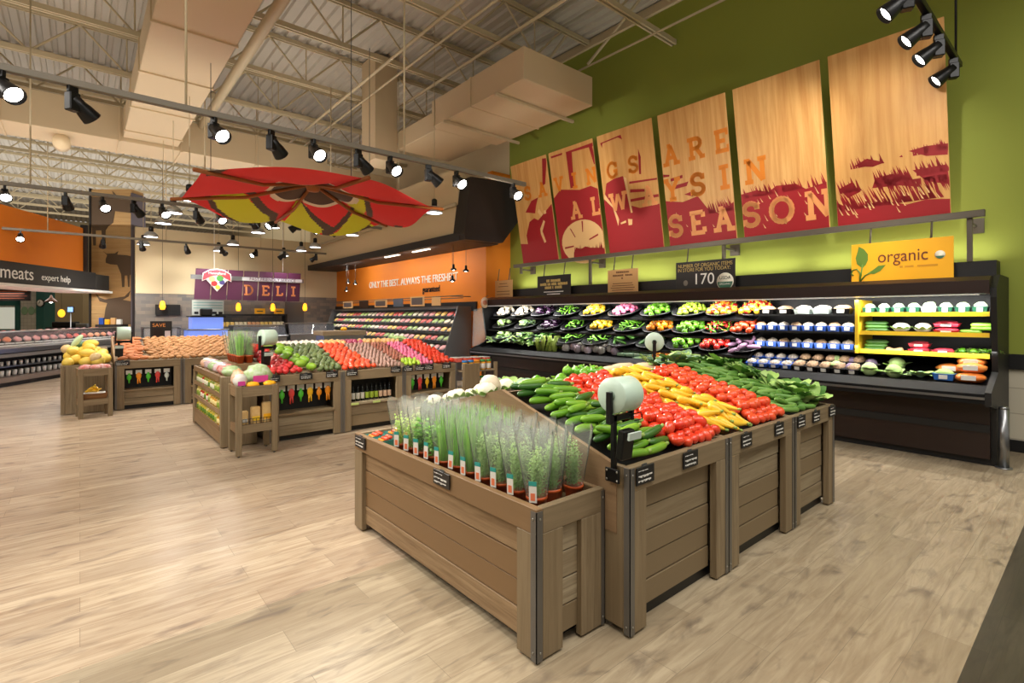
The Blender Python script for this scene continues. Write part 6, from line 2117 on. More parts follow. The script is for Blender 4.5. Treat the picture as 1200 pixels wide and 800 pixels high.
MB().box(SIDX + 0.005, SIDX + 0.05, S1 - 0.01, S1 + 0.12, 0.70, 0.80, bev=0.003).build('outer_rail', W_PY, t, 'world')
JC = [((212, 190, 70), 'yellow', (90, 130, 40)), ((190, 60, 34), 'red', (230, 220, 200)), ((224, 208, 130), 'cream', (140, 160, 60)), ((206, 150, 50), 'amber', (240, 220, 150)), ((150, 170, 70), 'green', (230, 226, 200))]
JM = [(mat('jar_' + n, c, 0.2), mat('jar_label_' + n, l, 0.5)) for c, n, l in JC]
SEQ = [[4, 4, 4, 1, 4, 4, 0, 4, 4, 2, 2, 0], [2, 2, 1, 1, 0, 1, 2, 3, 3, 3, 2, 2], [0, 2, 0, 0, 0, 2, 0, 0, 0, 2, 3, 3]]
J1 = MB()
J1.lathe([(0.0, 0.0), (0.052, 0.0), (0.056, 0.01), (0.056, 0.085), (0.045, 0.10), (0.0, 0.10)], 14)
JL = MB()
JL.lathe([(0.0565, 0.02), (0.0575, 0.021), (0.0575, 0.07), (0.0565, 0.071)], 14)
JK = MB().lathe([(0.0, 0.098), (0.047, 0.098), (0.047, 0.118), (0.0, 0.118)], 14).mesh('lid', mat('jar_lid', (200, 180, 90), 0.4, metal=0.4))
JME = [(J1.mesh('glass_jar', a), JL.mesh('label', b)) for a, b in JM]
for r, seq in enumerate(SEQ):
    for k, c in enumerate(seq):
        t2 = item('sauce_jar', JME[c][0], f'{JC[c][1]} sauce jar on the {["top", "middle", "bottom"][r]} row of the side shelf, {ORD[k]} from the far end', 'jar', 'jars on the side shelf', (SIDX + 0.075, S1 - 0.16 - 0.142 * k, SHZ[2 - r]), (0, 0, 0), (1.05, 1.05, 1.15), [('label', JME[c][1]), ('lid', JK)])
for i, (y, m, lab) in enumerate(((8.65, M_BAGO, 'orange tinted bag at the far end of the side shelf top'), (8.35, M_BAGP, 'pale bag of grapes second from the far end of the side shelf'), (8.05, M_BAGC, 'pale clear bag in the middle of the side shelf top'), (7.75, M_BAGP, 'pale bag of grapes beside the red bag'), (7.45, M_BAGR, 'red tinted grape bag on the side shelf top'), (7.15, M_BAGC, 'pale bag nearest the end stand on the side shelf'))):
    veg_bag((1.45, y, 0.905), (0.11, 0.13, 0.075), m, lab, 20 + i, None, group='bagged produce on the side shelf')
# sleeved herbs on the raised board behind
b = MB()
b.box(-0.22, 0.22, -0.3, 0.3, 0, 0.16, bev=0.004)
tag(b.build('riser_crate', W_Z, None, (1.50, 7.85, 0.0)), 'timber riser under the sleeved herbs', 'riser')
bpy.data.objects.remove(bpy.data.objects['riser_crate'])
for i in range(10):
    herb('fine' if i % 3 else 'chives', i, (1.58 + 0.11 * (i % 2), 7.30 + 0.13 * (i // 2), 0.99), f'potted herb in a hazy sleeve above the side shelf, {["outer", "inner"][i % 2]} row, {ORD[i // 2]} one', PR.uniform(0, 6), False, 1.0)
b = MB()
b.box(1.50, 1.785, 7.2, 8.1, 0.845, 0.985, bev=0.004)
tag(b.build('herb_riser', W_PY, None, 'centre'), 'timber riser board carrying the sleeved herbs above the side shelf', 'riser')

# ------------------------------------------------------------------ far end of the middle island: cherry tomato boxes and the jar stand
t = thing('jar_stand', 'small timber stand of lidded jars at the far end of the middle island', 'stand', (4.62, 6.62, 0))
FX0, FX1, FY0, FY1 = 4.62, 5.30, 6.62, 7.0
for x in (FX0, FX1 - 0.05):
    for y in (FY0, FY1 - 0.05):
        MB().box(x, x + 0.05, y, y + 0.05, 0.0, 0.84, bev=0.003).build('leg', W_Z, t, 'world')
MB().box(FX0, FX0 + 0.30, FY0 - 0.02, FY0 + 0.0, 0.02, 0.84, bev=0.003).build('front_panel', W_Z, t, 'world')
for z in (0.45, 0.72):
    MB().box(FX0 + 0.02, FX1 - 0.02, FY0 + 0.01, FY1 - 0.01, z - 0.02, z).build('shelf_board', W_PX, t, 'world')
LC = [(46, 130, 200), (46, 130, 200), (238, 150, 40), (60, 150, 70), (60, 150, 70)]
for r, z in enumerate((0.72, 0.45)):
    for k in range(5):
        t2 = thing('dressing_jar', f'white labelled jar with a {["blue", "blue", "orange", "green", "green"][k]} lid, {["upper", "lower"][r]} shelf of the jar stand, {ORD[k]} one', 'jar', (FX0 + 0.08 + 0.118 * k, FY0 + 0.09, z), 0, 'dressing jars')
        MB().lathe([(0.0, 0.0), (0.042, 0.0), (0.045, 0.01), (0.045, 0.13), (0.0, 0.135)], 12).build('glass_jar', JM[3][0], t2)
        MB().lathe([(0.0455, 0.02), (0.0465, 0.021), (0.0465, 0.10), (0.0455, 0.101)], 12).build('label', M_LABEL, t2)
        kk = 'lid_%d' % k
        MB().lathe([(0.0, 0.134), (0.046, 0.134), (0.046, 0.165), (0.0, 0.165)], 12).build('lid', bpy.data.materials.get(kk) or mat(kk, LC[k], 0.4), t2)
for i in range(4):
    t2 = thing('cherry_tomato_box', f'clear box of cherry tomatoes at the end of the middle island, {ORD[i]} from the heap', 'tomato box', (4.70 + 0.15 * i, 6.95 - 0.05 * i, 0.845), 0, 'cherry tomato boxes')
    MB().box(-0.065, 0.065, -0.09, 0.09, 0, 0.07, bev=0.008).build('box', pm('box_tomato', (206, 40, 36), (230, 120, 100), 0.2, nscale=30) if i == 0 else bpy.data.materials['box_tomato'], t2)
    MB().box(-0.067, 0.067, -0.092, 0.092, 0.07, 0.078, bev=0.003).build('lid', M_CLEAR, t2)
# ------------------------------------------------------------------ potato bins and melon bin at the back of the aisle
RZP = 0.0
PX = Matrix.Translation((0.446, 10.87, 0)) @ Matrix.Rotation(RZP, 4, 'Z')


def at_p(t, x, y, z):
    t.location = PX @ Vector((x, y, z))
    t.rotation_euler = (0, 0, RZP)


PH, PZR, PYM, PYB = 0.83, 1.14, 1.15, 2.2
for i, (x0, x1, lab) in enumerate(((0, 0.965, 'timber bin heaped with sweet potatoes and russets, hanging tools in its niche'), (0.975, 1.94, 'timber bin of russet potatoes behind the sleeved herbs'))):
    t = niche_bin(0, x1 - x0, 0, PYB, PH, lab, PZR, 'timber potato bins', niche=(0.34, 0.62), post=0.13, ym=PYM)
    at_p(t, x0, 0, 0)
    if i == 0:
        g = MB()
        g.prism([(0.05, PH - 0.01), (PYM, PZR + 0.09), (PYM + 0.05, PZR + 0.05), (PYM + 0.05, 0.5), (0.05, 0.5)], -0.006, 0.02, Matrix(((0, 0, 1, 0), (1, 0, 0, 0), (0, 1, 0, 0), (0, 0, 0, 1))))
        g.build('gable_board', W_GABLE, t)


def surf_p(x, y):
    return PH - 0.02 + (PZR - PH + 0.02) * max(0.0, min(1, (y - 0.04) / (PYM - 0.04))) if y <= PYM else PZR - (PZR - PH) * (y - PYM) / (PYB - PYM)


XF = PX
heap('sweet_potato', 'sweet_potato', 'orange-brown sweet potato in the heap beside the melons', 'sweet potato', 'sweet potatoes on the potato bin', (0.03, 0.52), (0.05, 1.2), surf_p, 0.165, 0.078, 0.04, (0.1, 0.4), 0.15, keep=lambda x, y: x < 0.46 - 0.05 * y)
heap('russet_potato', 'potato', 'tan russet potato in the wide heap at the back of the aisle', 'potato', 'russet potatoes on the potato bins', (0.44, 1.93), (0.05, 1.16), surf_p, 0.108, 0.070, 0.036, (0.1, 0.5), 0.2, keep=lambda x, y: x > 0.50 - 0.05 * y)
XF = None
for i, c in enumerate((GREEN_, ORG_, GREEN_, RED_, CLR_)):
    t = pouch((0, 0, 0), c, f'{CN[c]} carded utensil under the sweet potatoes, {ORD[i]} from the melons', i % 2, GU)
    at_p(t, 0.20 + 0.135 * i, 0.10, 0.66)
bag_stand(tuple(PX @ Vector((0.06, 0.12, 0.80))), RZP, 'bag roll dispenser standing between the melons and the sweet potatoes', 1.25)
pst = price_sign(tuple(PX @ Vector((0.10, -0.006, PH + 0.01))), RZP, 'pale green and black price sign under the sweet potatoes', 0.2, 0.08)
clip_part(pst)
# melon bin
t = thing('produce_bin', 'narrow timber bin of yellow melons beside the potato bins', 'produce bin', (0, 0, 0), 0, 'timber melon bin')
MBX0, MBX1, MBY0, MBY1, MBH = 0.0, 0.66, 0.0, 1.5, 0.80
MB().box(MBX0, MBX1, MBY0, MBY0 + 0.04, 0.012, MBH, bev=0.003).build('front_panel', W_Z, t)
MB().box(MBX0, MBX0 + 0.05, MBY0 - 0.012, MBY0, 0.012, MBH, bev=0.003).build('corner_post', W_Z, t)
MB().box(MBX0, MBX0 + 0.03, MBY0 + 0.04, MBY1, 0.25, MBH, bev=0.003).build('side_panel', W_PY, t)
MB().box(MBX1 - 0.03, MBX1, MBY0 + 0.04, MBY1, 0.03, MBH).build('side_panel', W_PY, t)
MB().box(MBX0, MBX1, MBY1, MBY1 + 0.04, 0.012, MBH, bev=0.003).build('rear_panel', W_Z, t)
d = MB()
d.prism([(MBY0 + 0.04, MBH - 0.14), (MBY1, MBH - 0.14), (MBY1, MBH + 0.22), (MBY0 + 0.04, MBH - 0.07)], MBX0 + 0.03, MBX1 - 0.03, Matrix(((0, 0, 1, 0), (1, 0, 0, 0), (0, 1, 0, 0), (0, 0, 0, 1))))
d.build('deck', W_PX, t)
ML = PX @ Matrix.Translation((-0.685, 0.02, 0))
t.location = ML.translation
t.rotation_euler = (0, 0, RZP)
XF = ML
heap('yellow_melon', 'melon', 'yellow melon in the heap on the narrow melon bin', 'melon', 'yellow melons on the melon bin', (0.02, 0.65), (0.05, 1.1), lambda x, y: MBH - 0.07 + 0.20 * y, 0.185, 0.185, 0.07, (0, PI), 0.3, sc=(0.9, 1.08))
for i, (x, y, z) in enumerate(((0.34, 0.30, 0.945), (0.16, 0.52, 0.985), (0.36, 0.62, 1.02), (0.38, 0.84, 1.08))):
    item('yellow_melon', ME['melon'][0], f'yellow melon resting on top of the melon heap, {ORD[i]} going back', 'melon', None, (x, y, z + 0.02), (0, 0.2, i), (1.25, 1.0, 0.95))
item('tan_melon', ME['melon_tan'][0], 'pale tan cantaloupe at the front edge of the melon bin', 'melon', None, (0.44, 0.14, 0.90), (0, 0, 0), 1.05)
item('tan_melon', ME['melon_tan'][0], 'tan netted melon at the outer back of the melon heap', 'melon', None, (0.06, 0.95, 1.02), (0, 0, 0), 1.0)
item('watermelon', ME['watermelon'][0], 'dark green watermelon behind the yellow melons', 'melon', None, (0.22, 1.24, 1.05), (0, 0, 0.6), 1.0)
b = MB()
b.ball((0, 0, 0), (0.05, 0.03, 0.13), 12, 8)
XF = None
q = b.build('cut_melon', mat('cut_melon_pale', (206, 236, 200), 0.4), None, ML @ Vector((0.20, 0.98, 1.16)))
q.rotation_euler = (0.2, 0.6, RZP)
tag(q, 'pale green cut watermelon half propped above the melons', 'melon')
# small stand before the melons
t = thing('end_stand', 'small timber stand with red packs on top and bananas below, before the melon bin', 'stand', (-0.02, 10.32, 0), math.radians(6))
for x in (0.0, 0.365):
    for y in (0.0, 0.30):
        MB().box(x, x + 0.06, y, y + 0.06, 0.0, 0.775, bev=0.003).build('leg', W_Z, t)
for z0, z1, nm in ((0.66, 0.77, 'upper_rail'), (0.20, 0.29, 'lower_rail')):
    MB().box(0.06, 0.365, 0.008, 0.03, z0, z1).build(nm, W_X, t)
    MB().box(0.008, 0.03, 0.06, 0.30, z0, z1).build(nm, W_PY, t)
    MB().box(0.395, 0.417, 0.06, 0.30, z0, z1).build(nm, W_PY, t)
MB().box(0.02, 0.40, 0.02, 0.34, 0.735, 0.75).build('top_board', W_PX, t)
MB().box(0.02, 0.40, 0.02, 0.34, 0.27, 0.285).build('shelf_board', W_PX, t)
RS = Matrix.Translation((-0.02, 10.32, 0)) @ Matrix.Rotation(math.radians(6), 4, 'Z')
for i, (x, y) in enumerate(((0.08, 0.08), (0.21, 0.07), (0.34, 0.08), (0.12, 0.22), (0.30, 0.22))):
    p = RS @ Vector((x, y, 0.785))
    veg_bag(tuple(p), (0.07, 0.06, 0.045), M_BAGR, f'red and white pack on top of the small stand, {ORD[i]} one', 40 + i, None, group='red packs on the small stand')
bk_ = MB()
bk_.add([(-.15, -.12, 0), (.15, -.12, 0), (.15, .12, 0), (-.15, .12, 0), (-.17, -.14, .09), (.17, -.14, .09), (.17, .14, .09), (-.17, .14, .09)], [(3, 2, 1, 0), (0, 1, 5, 4), (1, 2, 6, 5), (2, 3, 7, 6), (3, 0, 4, 7)])
tag(bk_.build('wicker_basket', wood('wicker', (150, 104, 62), (120, 80, 46), (84, 54, 30), 'x', fine=2.0), None, RS @ Vector((0.21, 0.17, 0.286))), 'brown wicker basket on the lower shelf of the small stand', 'basket')
b = MB()
b.ball((0, 0, 0), (0.15, 0.12, 0.02), 14, 8, lump(0.2, 5, 3))
tag(b.build('liner_paper', M_LABEL, None, RS @ Vector((0.21, 0.17, 0.372))), 'white crumpled liner paper in the wicker basket', 'paper')
for i in range(7):
    pts = [(0.07 * math.cos(a), 0.045 * math.sin(a) - 0.02, 0) for a in [PI * (0.1 + 0.8 * k / 7) for k in range(8)]]
    b = MB()
    b.tube(pts, [0.006, 0.014, 0.017, 0.018, 0.018, 0.017, 0.013, 0.006], 7)
    q = b.build('banana', M_SQU if i else M_SQU, None, RS @ Vector((0.16 + 0.035 * (i % 4), 0.13 + 0.05 * (i // 4), 0.405 + 0.02 * (i % 3))))
    q.rotation_euler = (0.3, 0.2 * i, 0.7 * i)
    tag(q, 'yellow banana piled in the wicker basket of the small stand', 'banana', 'bananas in the wicker basket')

# ------------------------------------------------------------------ meat counter
MC = Matrix.Translation((-1.35, 15.9, 0)) @ Matrix(((0.5, -0.866, 0, 0), (0.866, 0.5, 0, 0), (0, 0, 1, 0), (0, 0, 0, 1)))
RZM = math.radians(60)


def mth(name, label, cat, x, y, z, group=None):
    return thing(name, label, cat, MC @ Vector((x, y, z)), RZM, group)


YZ = Matrix(((0, 0, 1, 0), (1, 0, 0, 0), (0, 1, 0, 0), (0, 0, 0, 1)))
t = mth('meat_case', 'long steel and glass meat display case before the orange curved wall', 'display case', 0, 0, 0)
MX0, MX1 = -2.4, 5.2


def mpr(poly, nm, m, x0=MX0, x1=MX1):
    b = MB()
    b.prism(poly, x0, x1, YZ)
    return b.build(nm, m, t)


mpr([(0.06, 0), (1.0, 0), (1.0, 0.10), (0.06, 0.10)], 'kick_plate', M_BLACK)
mpr([(0.0, 0.10), (0.35, 0.10), (0.35, 0.22), (0.0, 0.20)], 'lower_bumper', mat('bumper_taupe', (128, 112, 100), 0.5))
mpr([(0.30, 0.22), (1.0, 0.22), (1.0, 0.72), (0.30, 0.72)], 'case_back', M_NICHE)
mpr([(0.02, 0.44), (0.32, 0.44), (0.32, 0.46), (0.02, 0.46)], 'tub_shelf', M_STEEL)
mpr([(-0.02, 0.66), (0.35, 0.66), (0.35, 0.74), (-0.02, 0.74)], 'middle_bumper', mat('bumper_grey', (120, 116, 112), 0.45))
mpr([(-0.02, 0.76), (1.0, 0.76), (1.0, 0.90), (0.02, 0.90), (-0.03, 0.86)], 'steel_band', M_STEEL)
mpr([(0.04, 0.90), (0.95, 0.90), (0.95, 1.15), (0.04, 0.93)], 'meat_deck', M_WHITE)
mpr([(0.95, 0.9), (1.0, 0.9), (1.0, 1.2), (0.95, 1.2)], 'back_wall', M_WHITE)
mpr([(0.03, 0.90), (0.04, 0.90), (0.22, 1.22), (0.21, 1.22)], 'front_glass', glass_mat('meat_glass', (226, 230, 240), 0.10, 0.05, 1.35))
mpr([(0.18, 1.22), (0.34, 1.22), (0.34, 1.25), (0.20, 1.25)], 'top_rail', M_STEEL)
mpr([(0.24, 1.20), (0.30, 1.20), (0.30, 1.22), (0.24, 1.22)], 'light_tube', M_CASELIGHT, MX0 + 0.1, MX1 - 0.1)
for x in (MX0, MX1 - 0.03):
    mpr([(0.02, 0.1), (1.0, 0.1), (1.0, 1.14), (0.34, 1.25), (0.22, 1.25), (0.02, 0.9)], 'end_panel', M_STEEL, x, x + 0.03)
for x in (-1.0, 1.0, 3.0):
    p0, p1 = MC @ Vector((x, 0.3, 1.19)), MC @ Vector((x, 0.55, 0.95))
    lamp('case_lamp', 'AREA', p0, 42, (0.96, 0.95, 1.0), size=0.1, size_y=1.8, target=p1, axis=(0.5, 0.866, 0), parent=t)
M_MEATP = pm('meat_pink', (222, 150, 150), (240, 200, 196), 0.45, nscale=14)
M_MEATR = pm('meat_red', (200, 84, 80), (226, 140, 130), 0.45, nscale=14)
M_MEATO = pm('salmon_orange', (236, 140, 100), (244, 184, 150), 0.45, nscale=14)
TR = MB()
TR.box(-0.11, 0.11, -0.09, 0.09, 0, 0.02, bev=0.006)
TRM = TR.mesh('meat_tray', M_WHITE)
CUT = [MB().ball((0, 0, 0.045), (0.095, 0.075, 0.035), 12, 7, lump(0.25, 3, i)).mesh('meat_cut', m) for i, m in enumerate((M_MEATP, M_MEATR, M_MEATO, M_MEATP))]
for r in range(3):
    for k in range(23):
        x = -2.0 + 0.30 * k
        if x > 4.9:
            continue
        y = 0.19 + 0.26 * r
        loc = MC @ Vector((x + 0.05 * r, y, 0.962 + 0.2418 * (y - 0.15)))
        o = bpy.data.objects.new('meat_tray', TRM)
        COL.objects.link(o)
        o.location = loc
        o.rotation_euler = (Matrix.Rotation(RZM, 3, 'Z') @ Matrix.Rotation(0.235, 3, 'X')).to_euler()
        o.scale = (1.25, 1.3, 1.9)
        tag(o, f'white tray of {["pink", "red", "salmon", "pale"][(k // 3 + r) % 4]} cuts in the meat case, {["front", "middle", "back"][r]} row', 'meat', f'{["pink", "red", "salmon", "pale"][(k // 3 + r) % 4]} meat trays, {["front", "middle", "back"][r]} row')
        c = bpy.data.objects.new('meat_cut', CUT[(k // 3 + r) % 4])
        COL.objects.link(c)
        c.parent = o
TUB = MB()
TUB.lathe([(0.0, 0.0), (0.04, 0.0), (0.048, 0.13), (0.0, 0.135)], 10)
TUBM = TUB.mesh('white_tub', M_WHITE)
for r, (z, s) in enumerate(((0.225, 1.0), (0.462, 0.75))):
    for k in range(30 if r == 0 else 26):
        item('white_tub', TUBM, f'white tub in the {["lower", "upper"][r]} row below the meat case', 'tub', f'white tubs, {["lower", "upper"][r]} row', MC @ Vector((-2.2 + 0.19 * k, 0.16, z)), (0, 0, 0), s)
# black fascia with lettering, orange wall above
t = mth('department_header', 'black fascia reading meats expert help above the meat case', 'sign', 0, 0.5, 2.36)
MB().box(-2.6, 4.3, 0.0, 0.55, 0.0, 0.54, bev=0.006).build('fascia_board', mat('fascia_charcoal', (44, 43, 44), 0.5), t)
MB().box(4.3, 4.97, 0.0, 0.55, 0.0, 0.50, bev=0.006).build('fascia_return', mat('fascia_charcoal_light', (52, 51, 50), 0.5), t)
text('meats', 0.45, t, (1.78, -0.004, 0.14), FACE_Y, M_CHALK, align='RIGHT', ext=0.002)
text('expert help', 0.24, t, (2.04, -0.004, 0.17), FACE_Y, M_CHALK, align='LEFT', ext=0.002)
ow = MB()
n = 40
pl_ = []
for i in range(n + 1):
    x = -3.2 + (4.05 + 3.2) * i / n
    pl_.append((x, 0.72 - 0.25 * (1 - ((x - 0.5) / 3.7) ** 2)))
for i in range(n):
    (xa, ya), (xb, yb) = pl_[i], pl_[i + 1]
    ow.add([(xa, ya, 2.9), (xb, yb, 2.9), (xb, yb, 4.2), (xa, ya, 4.2), (xa, ya + 0.15, 2.9), (xb, yb + 0.15, 2.9), (xb, yb + 0.15, 4.2), (xa, ya + 0.15, 4.2)], [(0, 1, 2, 3), (5, 4, 7, 6), (3, 2, 6, 7), (1, 0, 4, 5)], False)
o = ow.build('wall_orange_curved', mat('curved_orange', (226, 124, 22), 0.6))
o.matrix_world = MC
struct(o)
o = MB().box(-3.2, 4.3, 0.05, 1.4, 2.28, 2.345).build('ceiling_meat_dept', M_WHITE)
o.matrix_world = MC
struct(o)
o = MB().box(4.06, 4.12, 0.6, 0.78, 2.9, 4.3).build('trim_4', M_SOFFIT)
o.matrix_world = MC
struct(o)

# room behind the meat counter, square on to the aisle
FR = Matrix.Rotation(YAW, 4, 'Z')


def fr_struct(o, D, name=None):
    o.matrix_world = FR @ Matrix.Translation((0, D, 0))
    return struct(o)


BD = 20.5
lx = lambda px, D=BD: (px - 600) / 597 * D
hz = lambda py, D=BD: 1.6 + (370 - py) / 597 * D
fr_struct(MB().box(lx(-60), lx(52), 0, 0.2, 0, 3.2).build('wall_meat_room', M_WTILE), BD)
fr_struct(MB().box(lx(60), lx(112), 1.5, 1.7, 0, 3.2).build('wall_meat_room_rear', M_CREAM), BD)
fr_struct(MB().box(lx(49), lx(58), -0.25, 0.25, 0, 3.2).build('column_teal', M_TEAL), BD)
fr_struct(MB().box(lx(-60), lx(110), -0.3, -0.1, 2.62, 2.72).build('trim_5', M_TEAL), BD)
wf = MB()
for a in ((lx(-20), lx(24), hz(358), hz(352)), (lx(-20), lx(24), 0.9, hz(386)), (lx(19), lx(24), 0.9, hz(352))):
    wf.box(a[0], a[1], -0.06, 0.0, a[2], a[3])
w_ = fr_struct(wf.build('window_1', M_TEAL), BD)
fr_struct(MB().box(lx(-20), lx(18), -0.03, -0.02, hz(385), hz(360)).build('window_2', mat('lit_window', (196, 196, 180), 0.4, emit=0.7)), BD)
for i in range(3):
    b = MB()
    b.ball((0, 0, 0), (lx(33) - lx(29), 0.01, 0.17), 12, 8)
    o = b.build('wall_plaque', mat('plaque_sage', (150, 186, 150), 0.6) if i == 0 else bpy.data.materials['plaque_sage'])
    o.matrix_world = FR @ Matrix.Translation((lx(29 + 8 * i), BD - 0.012, hz(364)))
    tag(o, f'pale green oval tile motif on the white tiled wall, {ORD[i]} from the window', 'tile motif', 'oval motifs on the tiled wall')


def frt(name, label, cat, px, py, D, group=None):
    return thing(name, label, cat, FR @ Vector((lx(px, D), D, hz(py, D))), YAW, group)


t = frt('wall_clock', 'small round wall clock beside the teal column', 'clock', 48, 355, 20.1)
MB().lathe([(0, 0), (0.16, 0), (0.16, 0.04), (0, 0.04)], 24, Matrix.Rotation(PI / 2, 4, 'X')).build('rim', M_BLACK, t)
MB().lathe([(0, 0.04), (0.125, 0.04), (0.125, 0.048), (0, 0.048)], 24, Matrix.Rotation(PI / 2, 4, 'X')).build('dial', M_WHITE, t)
hn = MB()
hn.box(-0.008, 0.008, -0.056, -0.05, 0, 0.09)
hn.build('hand', M_BLACK, t)
hn = MB()
hn.box(-0.07, 0, -0.056, -0.05, -0.008, 0.008)
hn.build('hand', M_BLACK, t)
t = frt('wall_menu', 'dark brown notice board hanging under the black fascia', 'notice board', 15, 346, 14.2)
MB().box(-0.5, 0.5, -0.015, 0.015, -0.15, 0.17, bev=0.004).build('board', M_DKBROWN, t)
for k in range(4):
    MB().box(-0.4, 0.42 - 0.08 * (k % 2), -0.019, -0.015, 0.10 - 0.065 * k, 0.125 - 0.065 * k).build('text_line', mat('menu_text', (170, 90, 60), 0.7) if k == 0 and 'menu_text' not in bpy.data.materials else bpy.data.materials['menu_text'], t)
MB().tube([(-0.4, 0, 0.17), (-0.4, 0, 0.30)], 0.006, 5).build('hanger', M_GREYM, t)
MB().tube([(0.4, 0, 0.17), (0.4, 0, 0.30)], 0.006, 5).build('hanger', M_GREYM, t)


def shade_lamp(label, px, py, D, top, m, r=0.17, name='shade_pendant'):
    t = frt(name, label, 'pendant lamp', px, py, D)
    MB().lathe([(r, 0.0), (r * 0.75, 0.05), (r * 0.25, 0.13), (r * 0.12, 0.20), (0.0, 0.21), (0.0, 0.19), (r * 0.2, 0.12), (r * 0.7, 0.045), (r * 0.96, 0.0)], 18).build('shade', m, t)
    MB().ball((0, 0, 0.03), (0.045, 0.045, 0.05), 10, 7).build('bulb', M_LENS, t)
    MB().tube([(0, 0, 0.2), (0, 0, top)], 0.006, 5).build('cord', M_BLACKM, t)


shade_lamp('bronze shade pendant lamp above the meat counter', 60, 354, 14.6, 0.40, mat('bronze', (98, 64, 44), 0.4, metal=0.4), 0.16)
t = frt('scale_display', 'small lit scale display on a pole behind the meat case', 'scale', 83, 368, 16.4)
MB().box(-0.11, 0.11, -0.02, 0.02, 0.05, 0.25, bev=0.008).build('screen_housing', M_BLACK, t)
MB().box(-0.085, 0.085, -0.024, -0.02, 0.075, 0.225).build('screen', mat('screen_blue', (130, 170, 230), 0.3, emit=1.0), t)
MB().tube([(0, 0, 0.06), (0, 0, -1.65)], 0.018, 8).build('pole', M_STEEL, t)
t = frt('globe_lamp', 'small amber globe lamp in the meat room', 'lamp', 72, 367, 19.0)
MB().ball((0, 0, 0), (0.11, 0.11, 0.15), 12, 8).build('globe', mat('amber_glow', (255, 176, 40), 0.4, emit=2.0), t)
MB().tube([(0, 0, 0.12), (0, 0, 5.86)], 0.006, 5).build('cord', M_BLACKM, t)
t = frt('back_counter', 'dark counter with equipment in the meat room', 'counter', 84, 384, 18.2)
MB().box(-0.75, 0.75, -0.2, 0.35, -1.17, 0.02).build('cabinet', M_SOFFIT, t)
MB().box(-0.6, 0.1, -0.15, 0.25, 0.02, 0.22, bev=0.03).build('machine', M_BLACKM, t)
MB().box(0.25, 0.65, -0.15, 0.25, 0.02, 0.16, bev=0.02).build('machine', M_STEEL, t)

# cow column
CD = 16.8
M_CLAD = wood('clad_oak', (206, 170, 118), (190, 150, 98), (168, 128, 80), 'x', fine=0.6, amp=0.5)
M_COW = mat('cow_brown', (92, 72, 52), 0.7)
cc = MB()
for k in range(38):
    cc.box(-13.87, -12.55, 0, 0.55, 0.152 * k, 0.152 * (k + 1) - 0.003)
o = cc.build('column_clad', M_CLAD)
o.matrix_world = FR @ Matrix.Translation((0, CD, 0))
struct(o)
o = MB().box(-12.55, -12.50, -0.03, 0.58, 0, 5.65).build('trim_6', mat('mauve_grey', (96, 88, 96), 0.5))
o.matrix_world = FR @ Matrix.Translation((0, CD, 0))
struct(o)
o = MB().box(-13.93, -13.87, -0.03, 0.58, 0, 5.8).build('trim_7', M_SOFFIT)
o.matrix_world = FR @ Matrix.Translation((0, CD, 0))
struct(o)
COWS = [
    ('topmost brown cow silhouette on the timber column, head out of sight', [(-13.86, 5.53), (-12.56, 5.43), (-12.56, 4.99), (-13.09, 5.05), (-13.15, 4.67), (-13.31, 4.55), (-13.4, 4.42), (-13.4, 3.92), (-13.5, 3.92), (-13.53, 4.42), (-13.72, 4.42), (-13.72, 3.92), (-13.8, 3.92), (-13.86, 4.67)], [(-13.18, 5.72), (-13.02, 5.56), (-12.6, 5.53), (-12.57, 5.60), (-12.6, 5.47), (-13.09, 5.5)]),
    ('middle brown cow silhouette on the timber column, whole in profile', [(-13.48, 3.73), (-13.37, 3.65), (-13.09, 3.66), (-12.98, 3.73), (-13.02, 3.62), (-12.71, 3.6), (-12.57, 3.57), (-12.57, 2.97), (-12.6, 2.93), (-12.61, 2.55), (-12.65, 2.55), (-12.68, 2.93), (-12.77, 2.93), (-12.78, 2.55), (-12.85, 2.55), (-12.88, 2.97), (-13.01, 3.28), (-13.24, 3.3), (-13.39, 3.35), (-13.39, 3.47), (-13.34, 3.6)], None),
    ('lowest brown cow silhouette with wide horns on the timber column', [(-13.73, 2.35), (-13.59, 2.21), (-13.43, 2.14), (-13.09, 2.19), (-12.77, 2.24), (-12.58, 2.43), (-12.64, 2.24), (-12.83, 2.13), (-12.57, 2.08), (-12.57, 1.32), (-13.47, 1.32), (-13.4, 1.83), (-13.34, 2.02), (-13.59, 2.08)], None)]
for lab, po, horn in COWS:
    b = MB()
    b.prism(po, 0.0, 0.012, Matrix.Rotation(PI / 2, 4, 'X'))
    o = b.build('cow_silhouette', M_COW)
    o.matrix_world = FR @ Matrix.Translation((0, CD - 0.001, 0))
    tag(o, lab, 'cow silhouette', 'cow silhouettes on the column')
    if horn:
        b = MB()
        b.prism(horn, 0.0, 0.012, Matrix.Rotation(PI / 2, 4, 'X'))
        b.build('horns', M_COW, o)
b = MB()
t = frt('checkout_rack', 'dark counter rack with yellow packs at the foot of the cow column', 'rack', 131, 383, 16.55)
MB().box(-0.42, 0.42, -0.15, 0.15, -1.247, 0.08).build('rack_body', M_SOFFIT, t)
for k in range(4):
    MB().box(-0.32 + 0.19 * k, -0.17 + 0.19 * k, -0.14, -0.06, 0.08, 0.30 - 0.05 * (k % 2), bev=0.01).build('pack', [M_BLUE, M_YEL, M_KRAFT, M_LABEL][k], t)

